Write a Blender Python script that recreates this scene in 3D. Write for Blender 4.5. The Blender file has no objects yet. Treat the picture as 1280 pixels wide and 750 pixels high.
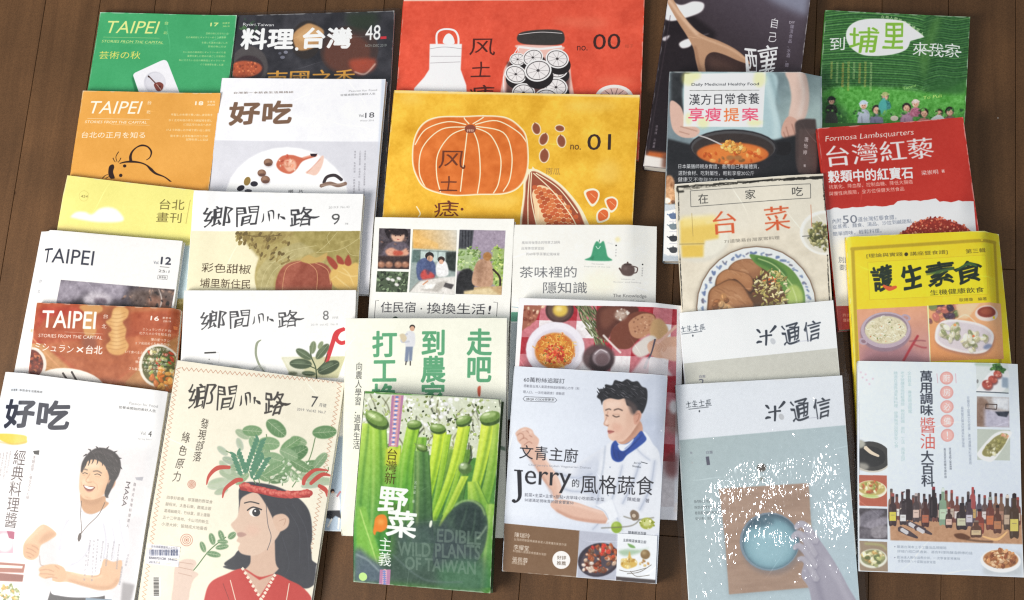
import bpy, bmesh, math, random
import numpy as np
from mathutils import Matrix, Vector

# ---------------------------------------------------------------- camera, world, lamps, exposure
scene = bpy.context.scene
cam_data = bpy.data.cameras.new('camera')
cam = bpy.data.objects.new('camera', cam_data)
scene.collection.objects.link(cam)
rot = Matrix(((0.98789997, -0.05130424, 0.14636092),
              (0.07966002, 0.97755909, -0.19501925),
              (-0.13307113, 0.20431862, 0.96981749)))
cam.matrix_world = Matrix.Translation((0, 0, 1.32)) @ rot.to_4x4()
cam_data.sensor_width = 36.0
cam_data.sensor_fit = 'HORIZONTAL'
cam_data.lens = 36.0 * 1567.15 / 1280.0
cam_data.clip_start = 0.05
cam_data.clip_end = 50
scene.camera = cam

world = bpy.data.worlds.new('World')
scene.world = world
world.use_nodes = True
bg = world.node_tree.nodes['Background']
bg.inputs['Color'].default_value = (0.86, 0.93, 1.0, 1)
bg.inputs['Strength'].default_value = 0.385

def area_lamp(name, loc, target, size, power, color):
    d = bpy.data.lights.new(name, 'AREA')
    d.shape = 'RECTANGLE'
    d.size, d.size_y = size
    d.energy = power
    d.color = color
    o = bpy.data.objects.new(name, d)
    scene.collection.objects.link(o)
    o.location = loc
    o.rotation_euler = (Vector(target) - Vector(loc)).to_track_quat('-Z', 'Y').to_euler()
    return o

area_lamp('window_light', (-1.5, -0.5, 1.15), (-0.25, 0.3, 0), (0.9, 0.9), 44, (1.0, 0.955, 0.89))
area_lamp('ceiling_lamp', (0.24, -0.26, 2.35), (0.05, 0.3, 0), (0.018, 0.018), 7, (0.97, 0.98, 1.0))

scene.view_settings.view_transform = 'Standard'
scene.view_settings.look = 'None'
scene.view_settings.exposure = 0.0
scene.view_settings.gamma = 1.0
scene.render.engine = 'CYCLES'
scene.cycles.max_bounces = 6
scene.cycles.transparent_max_bounces = 8
scene.cycles.use_denoising = False
scene.cycles.filter_width = 1.15

rng = np.random.default_rng(7)
random.seed(5)

# ---------------------------------------------------------------- node helpers
def new_mat(name):
    m = bpy.data.materials.new(name)
    m.use_nodes = True
    nt = m.node_tree
    return m, nt, nt.nodes['Principled BSDF']

def node(nt, kind, **kw):
    n = nt.nodes.new(kind)
    for k, v in kw.items():
        if isinstance(v, tuple) or k in n.inputs.keys() if False else False:
            pass
        setattr(n, k, v)
    return n

def wood_material():
    m, nt, b = new_mat('dark_wood')
    L = nt.links.new
    tc = node(nt, 'ShaderNodeTexCoord')
    oi = node(nt, 'ShaderNodeObjectInfo')
    mp = node(nt, 'ShaderNodeMapping')
    mp.inputs['Scale'].default_value = (60, 3.2, 10)
    add = node(nt, 'ShaderNodeVectorMath', operation='ADD')
    L(tc.outputs['Object'], add.inputs[0])
    sc = node(nt, 'ShaderNodeVectorMath', operation='SCALE')
    comb = node(nt, 'ShaderNodeCombineXYZ')
    L(oi.outputs['Random'], comb.inputs['X']); L(oi.outputs['Random'], comb.inputs['Y'])
    L(comb.outputs[0], sc.inputs[0]); sc.inputs['Scale'].default_value = 7.0
    L(sc.outputs[0], add.inputs[1])
    L(add.outputs[0], mp.inputs['Vector'])
    n1 = node(nt, 'ShaderNodeTexNoise'); n1.inputs['Scale'].default_value = 1.0
    n1.inputs['Detail'].default_value = 7; n1.inputs['Roughness'].default_value = 0.62; n1.inputs['Distortion'].default_value = 0.5
    L(mp.outputs[0], n1.inputs['Vector'])
    r1 = node(nt, 'ShaderNodeValToRGB')
    e = r1.color_ramp.elements
    e[0].position = 0.25; e[0].color = (0.078, 0.038, 0.0155, 1)
    e[1].position = 0.78; e[1].color = (0.134, 0.067, 0.028, 1)
    x = e.new(0.5); x.color = (0.103, 0.051, 0.0215, 1)
    L(n1.outputs['Fac'], r1.inputs['Fac'])
    # broad blotches of worn lacquer and a few dark knots
    n2 = node(nt, 'ShaderNodeTexNoise'); n2.inputs['Scale'].default_value = 9.0; n2.inputs['Detail'].default_value = 4
    L(tc.outputs['Object'], n2.inputs['Vector'])
    r2 = node(nt, 'ShaderNodeValToRGB')
    r2.color_ramp.elements[0].position = 0.3; r2.color_ramp.elements[0].color = (0.78, 0.78, 0.80, 1)
    r2.color_ramp.elements[1].position = 0.7; r2.color_ramp.elements[1].color = (1.16, 1.12, 1.08, 1)
    L(n2.outputs['Fac'], r2.inputs['Fac'])
    mul = node(nt, 'ShaderNodeMix', data_type='RGBA', blend_type='MULTIPLY'); mul.inputs[0].default_value = 1
    L(r1.outputs[0], mul.inputs[6]); L(r2.outputs[0], mul.inputs[7])
    v = node(nt, 'ShaderNodeTexVoronoi'); v.inputs['Scale'].default_value = 13
    L(add.outputs[0], v.inputs['Vector'])
    r3 = node(nt, 'ShaderNodeValToRGB')
    r3.color_ramp.elements[0].position = 0.02; r3.color_ramp.elements[0].color = (0.45, 0.4, 0.38, 1)
    r3.color_ramp.elements[1].position = 0.05; r3.color_ramp.elements[1].color = (1, 1, 1, 1)
    L(v.outputs['Distance'], r3.inputs['Fac'])
    mul2 = node(nt, 'ShaderNodeMix', data_type='RGBA', blend_type='MULTIPLY'); mul2.inputs[0].default_value = 1
    L(mul.outputs[2], mul2.inputs[6]); L(r3.outputs[0], mul2.inputs[7])
    # every plank a shade of its own
    hs = node(nt, 'ShaderNodeHueSaturation')
    mr = node(nt, 'ShaderNodeMapRange'); mr.inputs['To Min'].default_value = 0.92; mr.inputs['To Max'].default_value = 1.08
    L(oi.outputs['Random'], mr.inputs['Value']); L(mr.outputs[0], hs.inputs['Value'])
    L(mul2.outputs[2], hs.inputs['Color'])
    n5 = node(nt, 'ShaderNodeTexNoise'); n5.inputs['Scale'].default_value = 900.0; n5.inputs['Detail'].default_value = 2
    L(tc.outputs['Object'], n5.inputs['Vector'])
    r5 = node(nt, 'ShaderNodeMapRange'); r5.inputs['From Min'].default_value = .3; r5.inputs['From Max'].default_value = .7
    r5.inputs['To Min'].default_value = .8; r5.inputs['To Max'].default_value = 1.2
    L(n5.outputs['Fac'], r5.inputs['Value'])
    mul3 = node(nt, 'ShaderNodeMix', data_type='RGBA', blend_type='MULTIPLY'); mul3.inputs[0].default_value = 1
    L(hs.outputs[0], mul3.inputs[6]); L(r5.outputs[0], mul3.inputs[7])
    # pale flecks of dust and short scratches
    v2 = node(nt, 'ShaderNodeTexVoronoi'); v2.inputs['Scale'].default_value = 42
    mp2 = node(nt, 'ShaderNodeMapping'); mp2.inputs['Rotation'].default_value = (0, 0, 0.7); mp2.inputs['Scale'].default_value = (1, 0.55, 1)
    L(tc.outputs['Object'], mp2.inputs['Vector']); L(mp2.outputs[0], v2.inputs['Vector'])
    r6 = node(nt, 'ShaderNodeValToRGB')
    r6.color_ramp.elements[0].position = 0.018; r6.color_ramp.elements[0].color = (0.55, 0.5, 0.44, 1)
    r6.color_ramp.elements[1].position = 0.032; r6.color_ramp.elements[1].color = (0, 0, 0, 1)
    L(v2.outputs['Distance'], r6.inputs['Fac'])
    fl = node(nt, 'ShaderNodeMix', data_type='RGBA', blend_type='LIGHTEN'); fl.inputs[0].default_value = 0.55
    L(mul3.outputs[2], fl.inputs[6]); L(r6.outputs[0], fl.inputs[7])
    L(fl.outputs[2], b.inputs['Base Color'])
    rr = node(nt, 'ShaderNodeMapRange'); rr.inputs['To Min'].default_value = 0.42; rr.inputs['To Max'].default_value = 0.62
    L(n2.outputs['Fac'], rr.inputs['Value']); L(rr.outputs[0], b.inputs['Roughness'])
    b.inputs['Specular IOR Level'].default_value = 0.22
    bp = node(nt, 'ShaderNodeBump'); bp.inputs['Strength'].default_value = 0.25; bp.inputs['Distance'].default_value = 0.0006
    L(n1.outputs['Fac'], bp.inputs['Height']); L(bp.outputs[0], b.inputs['Normal'])
    return m

def flat_material(name, col, rough=0.6, noise=0.06, scale=300, stretch=(1, 1, 1)):
    m, nt, b = new_mat(name)
    L = nt.links.new
    tc = node(nt, 'ShaderNodeTexCoord'); mp = node(nt, 'ShaderNodeMapping'); mp.inputs['Scale'].default_value = stretch
    n = node(nt, 'ShaderNodeTexNoise'); n.inputs['Scale'].default_value = scale; n.inputs['Detail'].default_value = 3
    L(tc.outputs['Object'], mp.inputs['Vector']); L(mp.outputs[0], n.inputs['Vector'])
    r = node(nt, 'ShaderNodeValToRGB')
    r.color_ramp.elements[0].position = 0.3; r.color_ramp.elements[1].position = 0.7
    r.color_ramp.elements[0].color = tuple(c * (1 - noise) for c in col) + (1,)
    r.color_ramp.elements[1].color = tuple(min(1, c * (1 + noise)) for c in col) + (1,)
    L(n.outputs['Fac'], r.inputs['Fac']); L(r.outputs[0], b.inputs['Base Color'])
    b.inputs['Roughness'].default_value = rough
    b.inputs['Specular IOR Level'].default_value = 0.35
    return m

def print_material(name, image, rough=0.42, spec=0.35, wave=0.25):
    m, nt, b = new_mat(name)
    L = nt.links.new
    uv = node(nt, 'ShaderNodeUVMap', uv_map='print')
    im = node(nt, 'ShaderNodeTexImage', image=image, extension='EXTEND', interpolation='Cubic')
    L(uv.outputs[0], im.inputs['Vector']); L(im.outputs['Color'], b.inputs['Base Color'])
    b.inputs['Roughness'].default_value = rough
    b.inputs['Specular IOR Level'].default_value = spec
    tc = node(nt, 'ShaderNodeTexCoord')
    n = node(nt, 'ShaderNodeTexNoise'); n.inputs['Scale'].default_value = 22; n.inputs['Detail'].default_value = 3
    L(tc.outputs['Object'], n.inputs['Vector'])
    bp = node(nt, 'ShaderNodeBump'); bp.inputs['Strength'].default_value = wave; bp.inputs['Distance'].default_value = 0.002
    L(n.outputs['Fac'], bp.inputs['Height']); L(bp.outputs[0], b.inputs['Normal'])
    return m

def film_material(name='clear_film', strength=0.26, scale=230):
    m = bpy.data.materials.new(name); m.use_nodes = True
    nt = m.node_tree; L = nt.links.new
    nt.nodes.remove(nt.nodes['Principled BSDF'])
    out = nt.nodes['Material Output']
    tr = node(nt, 'ShaderNodeBsdfTransparent'); tr.inputs[0].default_value = (0.995, 1.0, 1.0, 1)
    gl = node(nt, 'ShaderNodeBsdfGlossy'); gl.inputs['Roughness'].default_value = 0.045
    gl.inputs['Color'].default_value = (1, 1, 1, 1)
    tc = node(nt, 'ShaderNodeTexCoord')
    mp = node(nt, 'ShaderNodeMapping'); mp.inputs['Scale'].default_value = (1, 0.38, 1); mp.inputs['Rotation'].default_value = (0, 0, -0.75)
    L(tc.outputs['Object'], mp.inputs['Vector'])
    n = node(nt, 'ShaderNodeTexNoise'); n.inputs['Scale'].default_value = scale; n.inputs['Detail'].default_value = 1; n.inputs['Distortion'].default_value = 0.8
    L(mp.outputs[0], n.inputs['Vector'])
    n2 = node(nt, 'ShaderNodeTexNoise'); n2.inputs['Scale'].default_value = 16; n2.inputs['Detail'].default_value = 1
    L(tc.outputs['Object'], n2.inputs['Vector'])
    ad = node(nt, 'ShaderNodeMath', operation='MULTIPLY_ADD'); ad.inputs[1].default_value = 11.0
    L(n2.outputs['Fac'], ad.inputs[0]); L(n.outputs['Fac'], ad.inputs[2])
    bp = node(nt, 'ShaderNodeBump'); bp.inputs['Strength'].default_value = strength; bp.inputs['Distance'].default_value = 0.0012
    L(ad.outputs[0], bp.inputs['Height']); L(bp.outputs[0], gl.inputs['Normal'])
    fr = node(nt, 'ShaderNodeLayerWeight'); fr.inputs['Blend'].default_value = 0.25
    pw = node(nt, 'ShaderNodeMath', operation='POWER'); pw.inputs[1].default_value = 3.0
    L(fr.outputs['Facing'], pw.inputs[0])
    mu = node(nt, 'ShaderNodeMath', operation='MULTIPLY_ADD'); mu.inputs[1].default_value = 0.3; mu.inputs[2].default_value = 0.024
    L(pw.outputs[0], mu.inputs[0])
    mx = node(nt, 'ShaderNodeMixShader')
    L(mu.outputs[0], mx.inputs[0]); L(tr.outputs[0], mx.inputs[1]); L(gl.outputs[0], mx.inputs[2])
    L(mx.outputs[0], out.inputs['Surface'])
    return m

# ---------------------------------------------------------------- floor: one base sheet, planks laid on it
def link_mesh(name, verts, faces, mats, parent=None, fmat=None, uvs=None, smooth=False):
    me = bpy.data.meshes.new(name)
    me.from_pydata(verts, [], faces)
    for m in mats: me.materials.append(m)
    if fmat is not None: me.polygons.foreach_set('material_index', fmat)
    if uvs is not None:
        uvl = me.uv_layers.new(name='print')
        vi = np.empty(len(me.loops), dtype=np.int32); me.loops.foreach_get('vertex_index', vi)
        uvl.data.foreach_set('uv', np.asarray(uvs, dtype=np.float32)[vi].ravel())
    if smooth: me.polygons.foreach_set('use_smooth', [True] * len(me.polygons))
    me.update()
    o = bpy.data.objects.new(name, me)
    scene.collection.objects.link(o)
    if parent is not None: o.parent = parent
    return o

wood = wood_material()
seam = flat_material('seam_dirt', (0.026, 0.016, 0.011), 0.9)
floor = link_mesh('floor', [(-1.9, -1.2, -0.0035), (1.4, -1.2, -0.0035), (1.4, 1.7, -0.0035), (-1.9, 1.7, -0.0035)], [(0, 1, 2, 3)], [seam])
floor['kind'] = 'structure'
PW = 0.0699776
plank_meshes = {}
def plank_mesh(length):
    if length in plank_meshes: return plank_meshes[length]
    bm = bmesh.new()
    bmesh.ops.create_cube(bm, size=1)
    bmesh.ops.scale(bm, vec=(PW - 0.0004, length - 0.0006, 0.0035), verts=bm.verts)
    top = [e for e in bm.edges if all(v.co.z > 0 for v in e.verts)]
    bmesh.ops.bevel(bm, geom=top, offset=0.0005, segments=1, affect='EDGES')
    me = bpy.data.meshes.new('plank'); bm.to_mesh(me); bm.free()
    me.materials.append(wood)
    plank_meshes[length] = me
    return me
x_first = -0.3767214
for n in range(-14, 18):
    xc = x_first + (n + 0.5) * PW
    cuts = [-1.1, 0.025 + (0.30 * ((n * 7) % 5) if n != 5 else 0) - (0.6 if n % 2 and n != 5 else 0), 1.6]
    cuts.insert(2, cuts[1] + 0.9) if cuts[1] + 0.9 < 1.45 else None
    if n == 5: cuts = [-1.1, 0.027, 0.927, 1.6]
    for a, b_ in zip(cuts[:-1], cuts[1:]):
        ln = round(b_ - a, 3)
        o = bpy.data.objects.new('plank', plank_mesh(ln))
        o.location = (xc, (a + b_) / 2, -0.00175)
        o.parent = floor
        scene.collection.objects.link(o)
G=0.004
GX0,GY0,GNX,GNY=-0.8,-0.35,400,300
def hull_cols(a):
    out=a.copy(); n=a.shape[0]
    for j in range(a.shape[1]):
        y=a[:,j]; st=[0]
        for i in range(1,n):
            while len(st)>1:
                p,q=st[-2],st[-1]
                if (y[q]-y[p])*(i-q)<=(y[i]-y[q])*(q-p): st.pop()
                else: break
            st.append(i)
        out[:,j]=np.interp(np.arange(n),st,y[st])
    return out
def blur(a,r):
    k=np.exp(-np.linspace(-2,2,2*r+1)**2); k/=k.sum()
    for ax in (0,1):
        p=np.pad(a,[(r,r) if i==ax else (0,0) for i in (0,1)],mode='edge')
        a=sum(k[i]*np.take(p,range(i,i+a.shape[ax]),axis=ax) for i in range(2*r+1))
    return a
class Field:
    def __init__(s): s.H=np.zeros((GNY,GNX)); s.T=0
    def sample(s,x,y):
        i=np.clip(((y-GY0)/G).round().astype(int),0,GNY-1); j=np.clip(((x-GX0)/G).round().astype(int),0,GNX-1)
        return s.H[i,j]
    def place(s,cx,cy,th,w,h,t,lift=0):
        """lay a limp slab (centre, turn, size, thickness) on what lies there: returns its underside heights, rows from head to foot"""
        nu,nv=int(round(w/.006))+1,int(round(h/.006))+1
        u=np.linspace(-.5,.5,nu)*w; v=np.linspace(.5,-.5,nv)*h
        e=.0025; c,n=np.cos(th),np.sin(th); b=np.zeros((nv,nu))
        for du in (-.003,0,.003):
            for dv in (-.003,0,.003):
                U,V=np.meshgrid(np.clip(u+du,-w/2+e,w/2-e),np.clip(v+dv,-h/2+e,h/2-e))
                b=np.maximum(b,s.sample(cx+U*c-V*n,cy+U*n+V*c))
        h0=b
        b=hull_cols(b)
        k=min(1,max(.5,t/.009)); b=np.maximum(blur(hull_cols(b.T).T*k+b*(1-k),3),h0)
        b=np.maximum(blur(b,1),h0)+.0006
        top=b+lift
        I,J=np.meshgrid(np.arange(GNY),np.arange(GNX),indexing='ij')
        X=GX0+J*G-cx; Y=GY0+I*G-cy
        U=X*c+Y*n; V=-X*n+Y*c
        m=(abs(U)<=w/2)&(abs(V)<=h/2)
        fu=(U[m]+w/2)/w*(nu-1); fv=(h/2-V[m])/h*(nv-1)
        i0=np.clip(fv.astype(int),0,nv-2); j0=np.clip(fu.astype(int),0,nu-2); a=fv-i0; d=fu-j0
        z=top[i0,j0]*(1-a)*(1-d)+top[i0+1,j0]*a*(1-d)+top[i0,j0+1]*(1-a)*d+top[i0+1,j0+1]*a*d
        s.H[m]=np.maximum(s.H[m],z+t)
        return b

# ---------------------------------------------------------------- the covers: centre x, y, turn, width, height, thickness (metres),
# and the corners of the cover on the drawing sheet that its print is laid out on
BOOKS = {
'A1':(-0.6359,0.4712,-0.0103,0.1715,0.2300,0.006,[(125.8, 15.6), (297.5, 20.6), (264.0, 256.9), (87.6, 247.6)]),
'B1':(-0.4496,0.4612,0.0479,0.1884,0.2600,0.006,[(296.7, 19.4), (493.2, 14.0), (478.3, 287.2), (274.7, 287.9)]),
'C1':(-0.2121,0.5187,0.0255,0.2766,0.1900,0.005,[(504.4, -0.2), (805.7, -2.5), (798.5, 200.0), (489.3, 196.8)]),
'D1':(0.0201,0.5239,-0.0813,0.1537,0.2263,0.014,[(839.7, -33.2), (1014.9, -17.7), (984.0, 228.4), (804.1, 208.0)]),
'E1':(0.1936,0.4917,-0.0366,0.1516,0.2200,0.009,[(1032.0, 12.8), (1212.3, 21.9), (1200.0, 268.0), (1014.3, 254.4)]),
'A2':(-0.6378,0.3709,0.0043,0.1700,0.2300,0.006,[(104.1, 113.7), (277.3, 117.9), (248.9, 363.2), (71.5, 354.6)]),
'B2':(-0.4557,0.3832,0.0171,0.1940,0.2474,0.007,[(277.9, 98.0), (482.9, 100.0), (461.3, 368.7), (250.6, 361.4)]),
'C2':(-0.2122,0.4029,0.0044,0.2766,0.1900,0.005,[(493.1, 113.3), (799.8, 120.4), (787.8, 332.1), (474.4, 318.6)]),
'D2':(0.0406,0.4190,0.0216,0.1624,0.2075,0.013,[(837.1, 89.9), (1027.2, 96.3), (1024.7, 331.1), (829.1, 326.1)]),
'E2':(0.2047,0.3644,0.1466,0.1515,0.2114,0.012,[(1021.0, 161.2), (1203.1, 147.5), (1237.5, 396.4), (1048.1, 412.9)]),
'A3':(-0.6401,0.3044,-0.0767,0.1772,0.1390,0.004,[(85.2, 219.7), (265.9, 241.0), (240.5, 393.8), (58.4, 369.0)]),
'B3':(-0.4638,0.2383,0.0263,0.1940,0.2600,0.006,[(244.4, 239.6), (455.4, 243.8), (436.1, 539.2), (221.5, 530.3)]),
'C3':(-0.2751,0.2335,0.0270,0.1551,0.2300,0.011,[(469.2, 271.9), (643.3, 274.5), (630.1, 540.4), (451.1, 533.2)]),
'G3':(-0.1196,0.2425,0.0410,0.1532,0.2100,0.012,[(642.8, 281.3), (820.9, 283.8), (816.9, 528.7), (634.3, 524.2)]),
'D3':(0.0579,0.2935,0.1108,0.1534,0.2150,0.010,[(843.5, 230.7), (1028.5, 218.4), (1046.9, 477.6), (858.5, 486.6)]),
'E3':(0.2350,0.2502,0.0997,0.1559,0.2006,0.011,[(1057.5, 296.5), (1247.9, 293.3), (1272.3, 536.7), (1072.2, 543.1)]),
'A4':(-0.6655,0.1941,-0.0413,0.1795,0.2350,0.006,[(52.2, 289.8), (230.3, 302.5), (191.3, 565.8), (2.6, 543.7)]),
'B4':(-0.4566,0.1285,0.0541,0.1947,0.2570,0.006,[(231.7, 363.7), (446.4, 363.5), (435.6, 664.3), (216.1, 659.1)]),
'C6':(-0.0984,0.1527,0.0196,0.1736,0.2221,0.012,[(648.9, 372.5), (855.2, 383.0), (846.2, 650.1), (635.6, 638.1)]),
'C4':(-0.2772,0.1200,0.0646,0.1731,0.2281,0.013,[(433.6, 398.9), (634.2, 398.1), (632.2, 672.4), (427.9, 669.6)]),
'D4':(0.0760,0.1397,0.1299,0.1563,0.2550,0.005,[(849.5, 391.6), (1040.6, 376.6), (1070.6, 692.8), (873.9, 702.7)]),
'A5':(-0.6485,0.1128,0.0089,0.1688,0.2350,0.006,[(46.8, 378.5), (227.8, 388.1), (198.5, 656.4), (16.7, 643.2)]),
'E4':(0.2450,0.1140,0.0431,0.1548,0.2076,0.013,[(1072.8, 451.4), (1271.3, 455.7), (1278.6, 721.8), (1074.3, 714.1)]),
'C7':(-0.1055,0.0826,0.0015,0.1579,0.2090,0.014,[(643.1, 457.8), (834.3, 470.0), (820.6, 729.9), (627.6, 714.0)]),
'D5':(0.0797,0.0630,0.1146,0.1671,0.2550,0.005,[(844.7, 481.8), (1051.9, 470.2), (1077.6, 793.4), (864.3, 799.2)]),
'A6':(-0.6724,0.0147,-0.0607,0.2019,0.2600,0.007,[(7.6, 465.1), (212.5, 490.7), (161.1, 794.3), (-54.9, 758.9)]),
'B5':(-0.4712,0.0372,-0.0679,0.1899,0.2600,0.007,[(223.0, 450.7), (432.1, 479.0), (384.1, 787.9), (172.1, 752.4)]),
'C5':(-0.2664,0.0526,0.0030,0.1444,0.1955,0.019,[(456.5, 489.2), (627.2, 500.0), (612.9, 741.7), (441.4, 727.3)]),
}

# ---------------------------------------------------------------- lettering: outlines of the default font
_tc = bpy.data.curves.new('lettering', 'FONT'); _tc.resolution_u = 3
_to = bpy.data.objects.new('lettering', _tc)
scene.collection.objects.link(_to)
_cache = {}
def outline(s):
    """edges (n,4) of the filled outlines of a string and their bounds"""
    if s in _cache: return _cache[s]
    _tc.body = s
    dg = bpy.context.evaluated_depsgraph_get(); dg.update()
    ev = _to.evaluated_get(dg); me = ev.to_mesh()
    co = np.empty(len(me.vertices) * 3, dtype=np.float64); me.vertices.foreach_get('co', co); co = co.reshape(-1, 3)[:, :2]
    n = len(me.loops); vi = np.empty(n, dtype=np.int64); me.loops.foreach_get('vertex_index', vi)
    ls = np.empty(len(me.polygons), dtype=np.int64); me.polygons.foreach_get('loop_start', ls)
    lt = np.empty(len(me.polygons), dtype=np.int64); me.polygons.foreach_get('loop_total', lt)
    nx = np.arange(n) + 1
    nx[ls + lt - 1] = ls
    a, b = vi, vi[nx]
    key = np.minimum(a, b) * (len(co) + 1) + np.maximum(a, b)
    _, inv, cnt = np.unique(key, return_inverse=True, return_counts=True)
    k = cnt[inv] == 1
    E = np.hstack([co[a[k]], co[b[k]]]) if n else np.zeros((0, 4))
    ev.to_mesh_clear()
    bb = (E[:, [0, 2]].min(), E[:, [1, 3]].min(), E[:, [0, 2]].max(), E[:, [1, 3]].max()) if len(E) else (0, 0, 1, 1)
    _cache[s] = (E, bb)
    return _cache[s]
_r = outline('國')[1]
EMX, EMY, EMH = (_r[0] + _r[2]) / 2, (_r[1] + _r[3]) / 2, (_r[3] - _r[1]) / 0.90

def coverage(E, x0, y0, x1, y1, S=4):
    """how much of each pixel of a window the closed outlines E cover"""
    w, h = x1 - x0, y1 - y0
    acc = np.zeros(h * S * (w + 2))
    xa, ya, xb, yb = E[:, 0] - x0, (E[:, 1] - y0) * S, E[:, 2] - x0, (E[:, 3] - y0) * S
    sg = np.where(yb > ya, 1.0, -1.0); f = yb < ya
    xa, xb = np.where(f, xb, xa), np.where(f, xa, xb); ya, yb = np.where(f, yb, ya), np.where(f, ya, yb)
    r0 = np.clip(np.ceil(ya - .5), 0, h * S).astype(int); r1 = np.clip(np.ceil(yb - .5), 0, h * S).astype(int)
    c = r1 - r0; k = c > 0
    if not k.any(): return np.zeros((h, w))
    xa, xb, ya, yb, sg, r0, c = (q[k] for q in (xa, xb, ya, yb, sg, r0, c))
    i = np.repeat(np.arange(len(c)), c); r = np.arange(c.sum()) - np.repeat(np.cumsum(c) - c, c) + r0[i]
    x = xa[i] + (r + .5 - ya[i]) / (yb[i] - ya[i]) * (xb[i] - xa[i])
    x = np.clip(x, 0, w); xi = x.astype(int); fr = x - xi
    base = r * (w + 2) + xi
    acc += np.bincount(base, sg[i] * (1 - fr), len(acc)) + np.bincount(base + 1, sg[i] * fr, len(acc))[:len(acc)]
    a = np.abs(np.cumsum(acc.reshape(h * S, w + 2), axis=1))[:, :w]
    return np.minimum(a, 1).reshape(h, S, w).mean(axis=1)

def soften(m, r):
    r = int(round(r))
    if r < 1: return m
    for _ in (0, 1):
        for ax in (0, 1):
            p = np.pad(m, [(r + 1, r) if k == ax else (0, 0) for k in (0, 1)])
            c = np.cumsum(p, axis=ax)
            n = m.shape[ax]
            m = (np.take(c, range(2 * r + 1, 2 * r + 1 + n), axis=ax) - np.take(c, range(0, n), axis=ax)) / (2 * r + 1)
    return m
def shifted(m, dx, dy):
    o = np.zeros_like(m); h, w = m.shape
    o[max(0, dy):h + min(0, dy), max(0, dx):w + min(0, dx)] = m[max(0, -dy):h + min(0, -dy), max(0, -dx):w + min(0, -dx)]
    return o
def vnoise(h, w, s, seed, oct=3):
    g = np.random.default_rng(seed); out = np.zeros((h, w)); am = 1; tot = 0
    for _ in range(oct):
        gh, gw = int(h / s) + 3, int(w / s) + 3
        a = g.random((gh, gw)); y = np.arange(h) / s; x = np.arange(w) / s
        yi, xi = y.astype(int), x.astype(int); fy, fx = y - yi, x - xi
        fy, fx = (fy * fy * (3 - 2 * fy))[:, None], (fx * fx * (3 - 2 * fx))[None]
        v = (a[yi][:, xi] * (1 - fx) + a[yi][:, xi + 1] * fx) * (1 - fy) + (a[yi + 1][:, xi] * (1 - fx) + a[yi + 1][:, xi + 1] * fx) * fy
        out += (v - .5) * am; tot += am; am *= .6; s = max(1.0, s / 2)
    return out / tot * 2
def col(c):
    if isinstance(c, str):
        c = c.lstrip('#'); c = c if len(c) == 6 else ''.join(x + x for x in c); return np.array([int(c[i:i + 2], 16) for i in (0, 2, 4)]) / 255.0
    return np.array(c, dtype=float)
def spline(pts, closed, n=8):
    P = np.array(pts, dtype=float); m = len(P); out = []
    rngs = range(m) if closed else range(m - 1)
    for i in rngs:
        if closed: p0, p1, p2, p3 = P[i - 1], P[i], P[(i + 1) % m], P[(i + 2) % m]
        else: p0, p1, p2, p3 = P[max(i - 1, 0)], P[i], P[i + 1], P[min(i + 2, m - 1)]
        for k in range(n):
            t = k / n
            out.append(.5 * ((2 * p1) + (p2 - p0) * t + (2 * p0 - 5 * p1 + 4 * p2 - p3) * t * t + (3 * p1 - p0 - 3 * p2 + p3) * t ** 3))
    if not closed: out.append(P[-1])
    return np.array(out)

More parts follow.
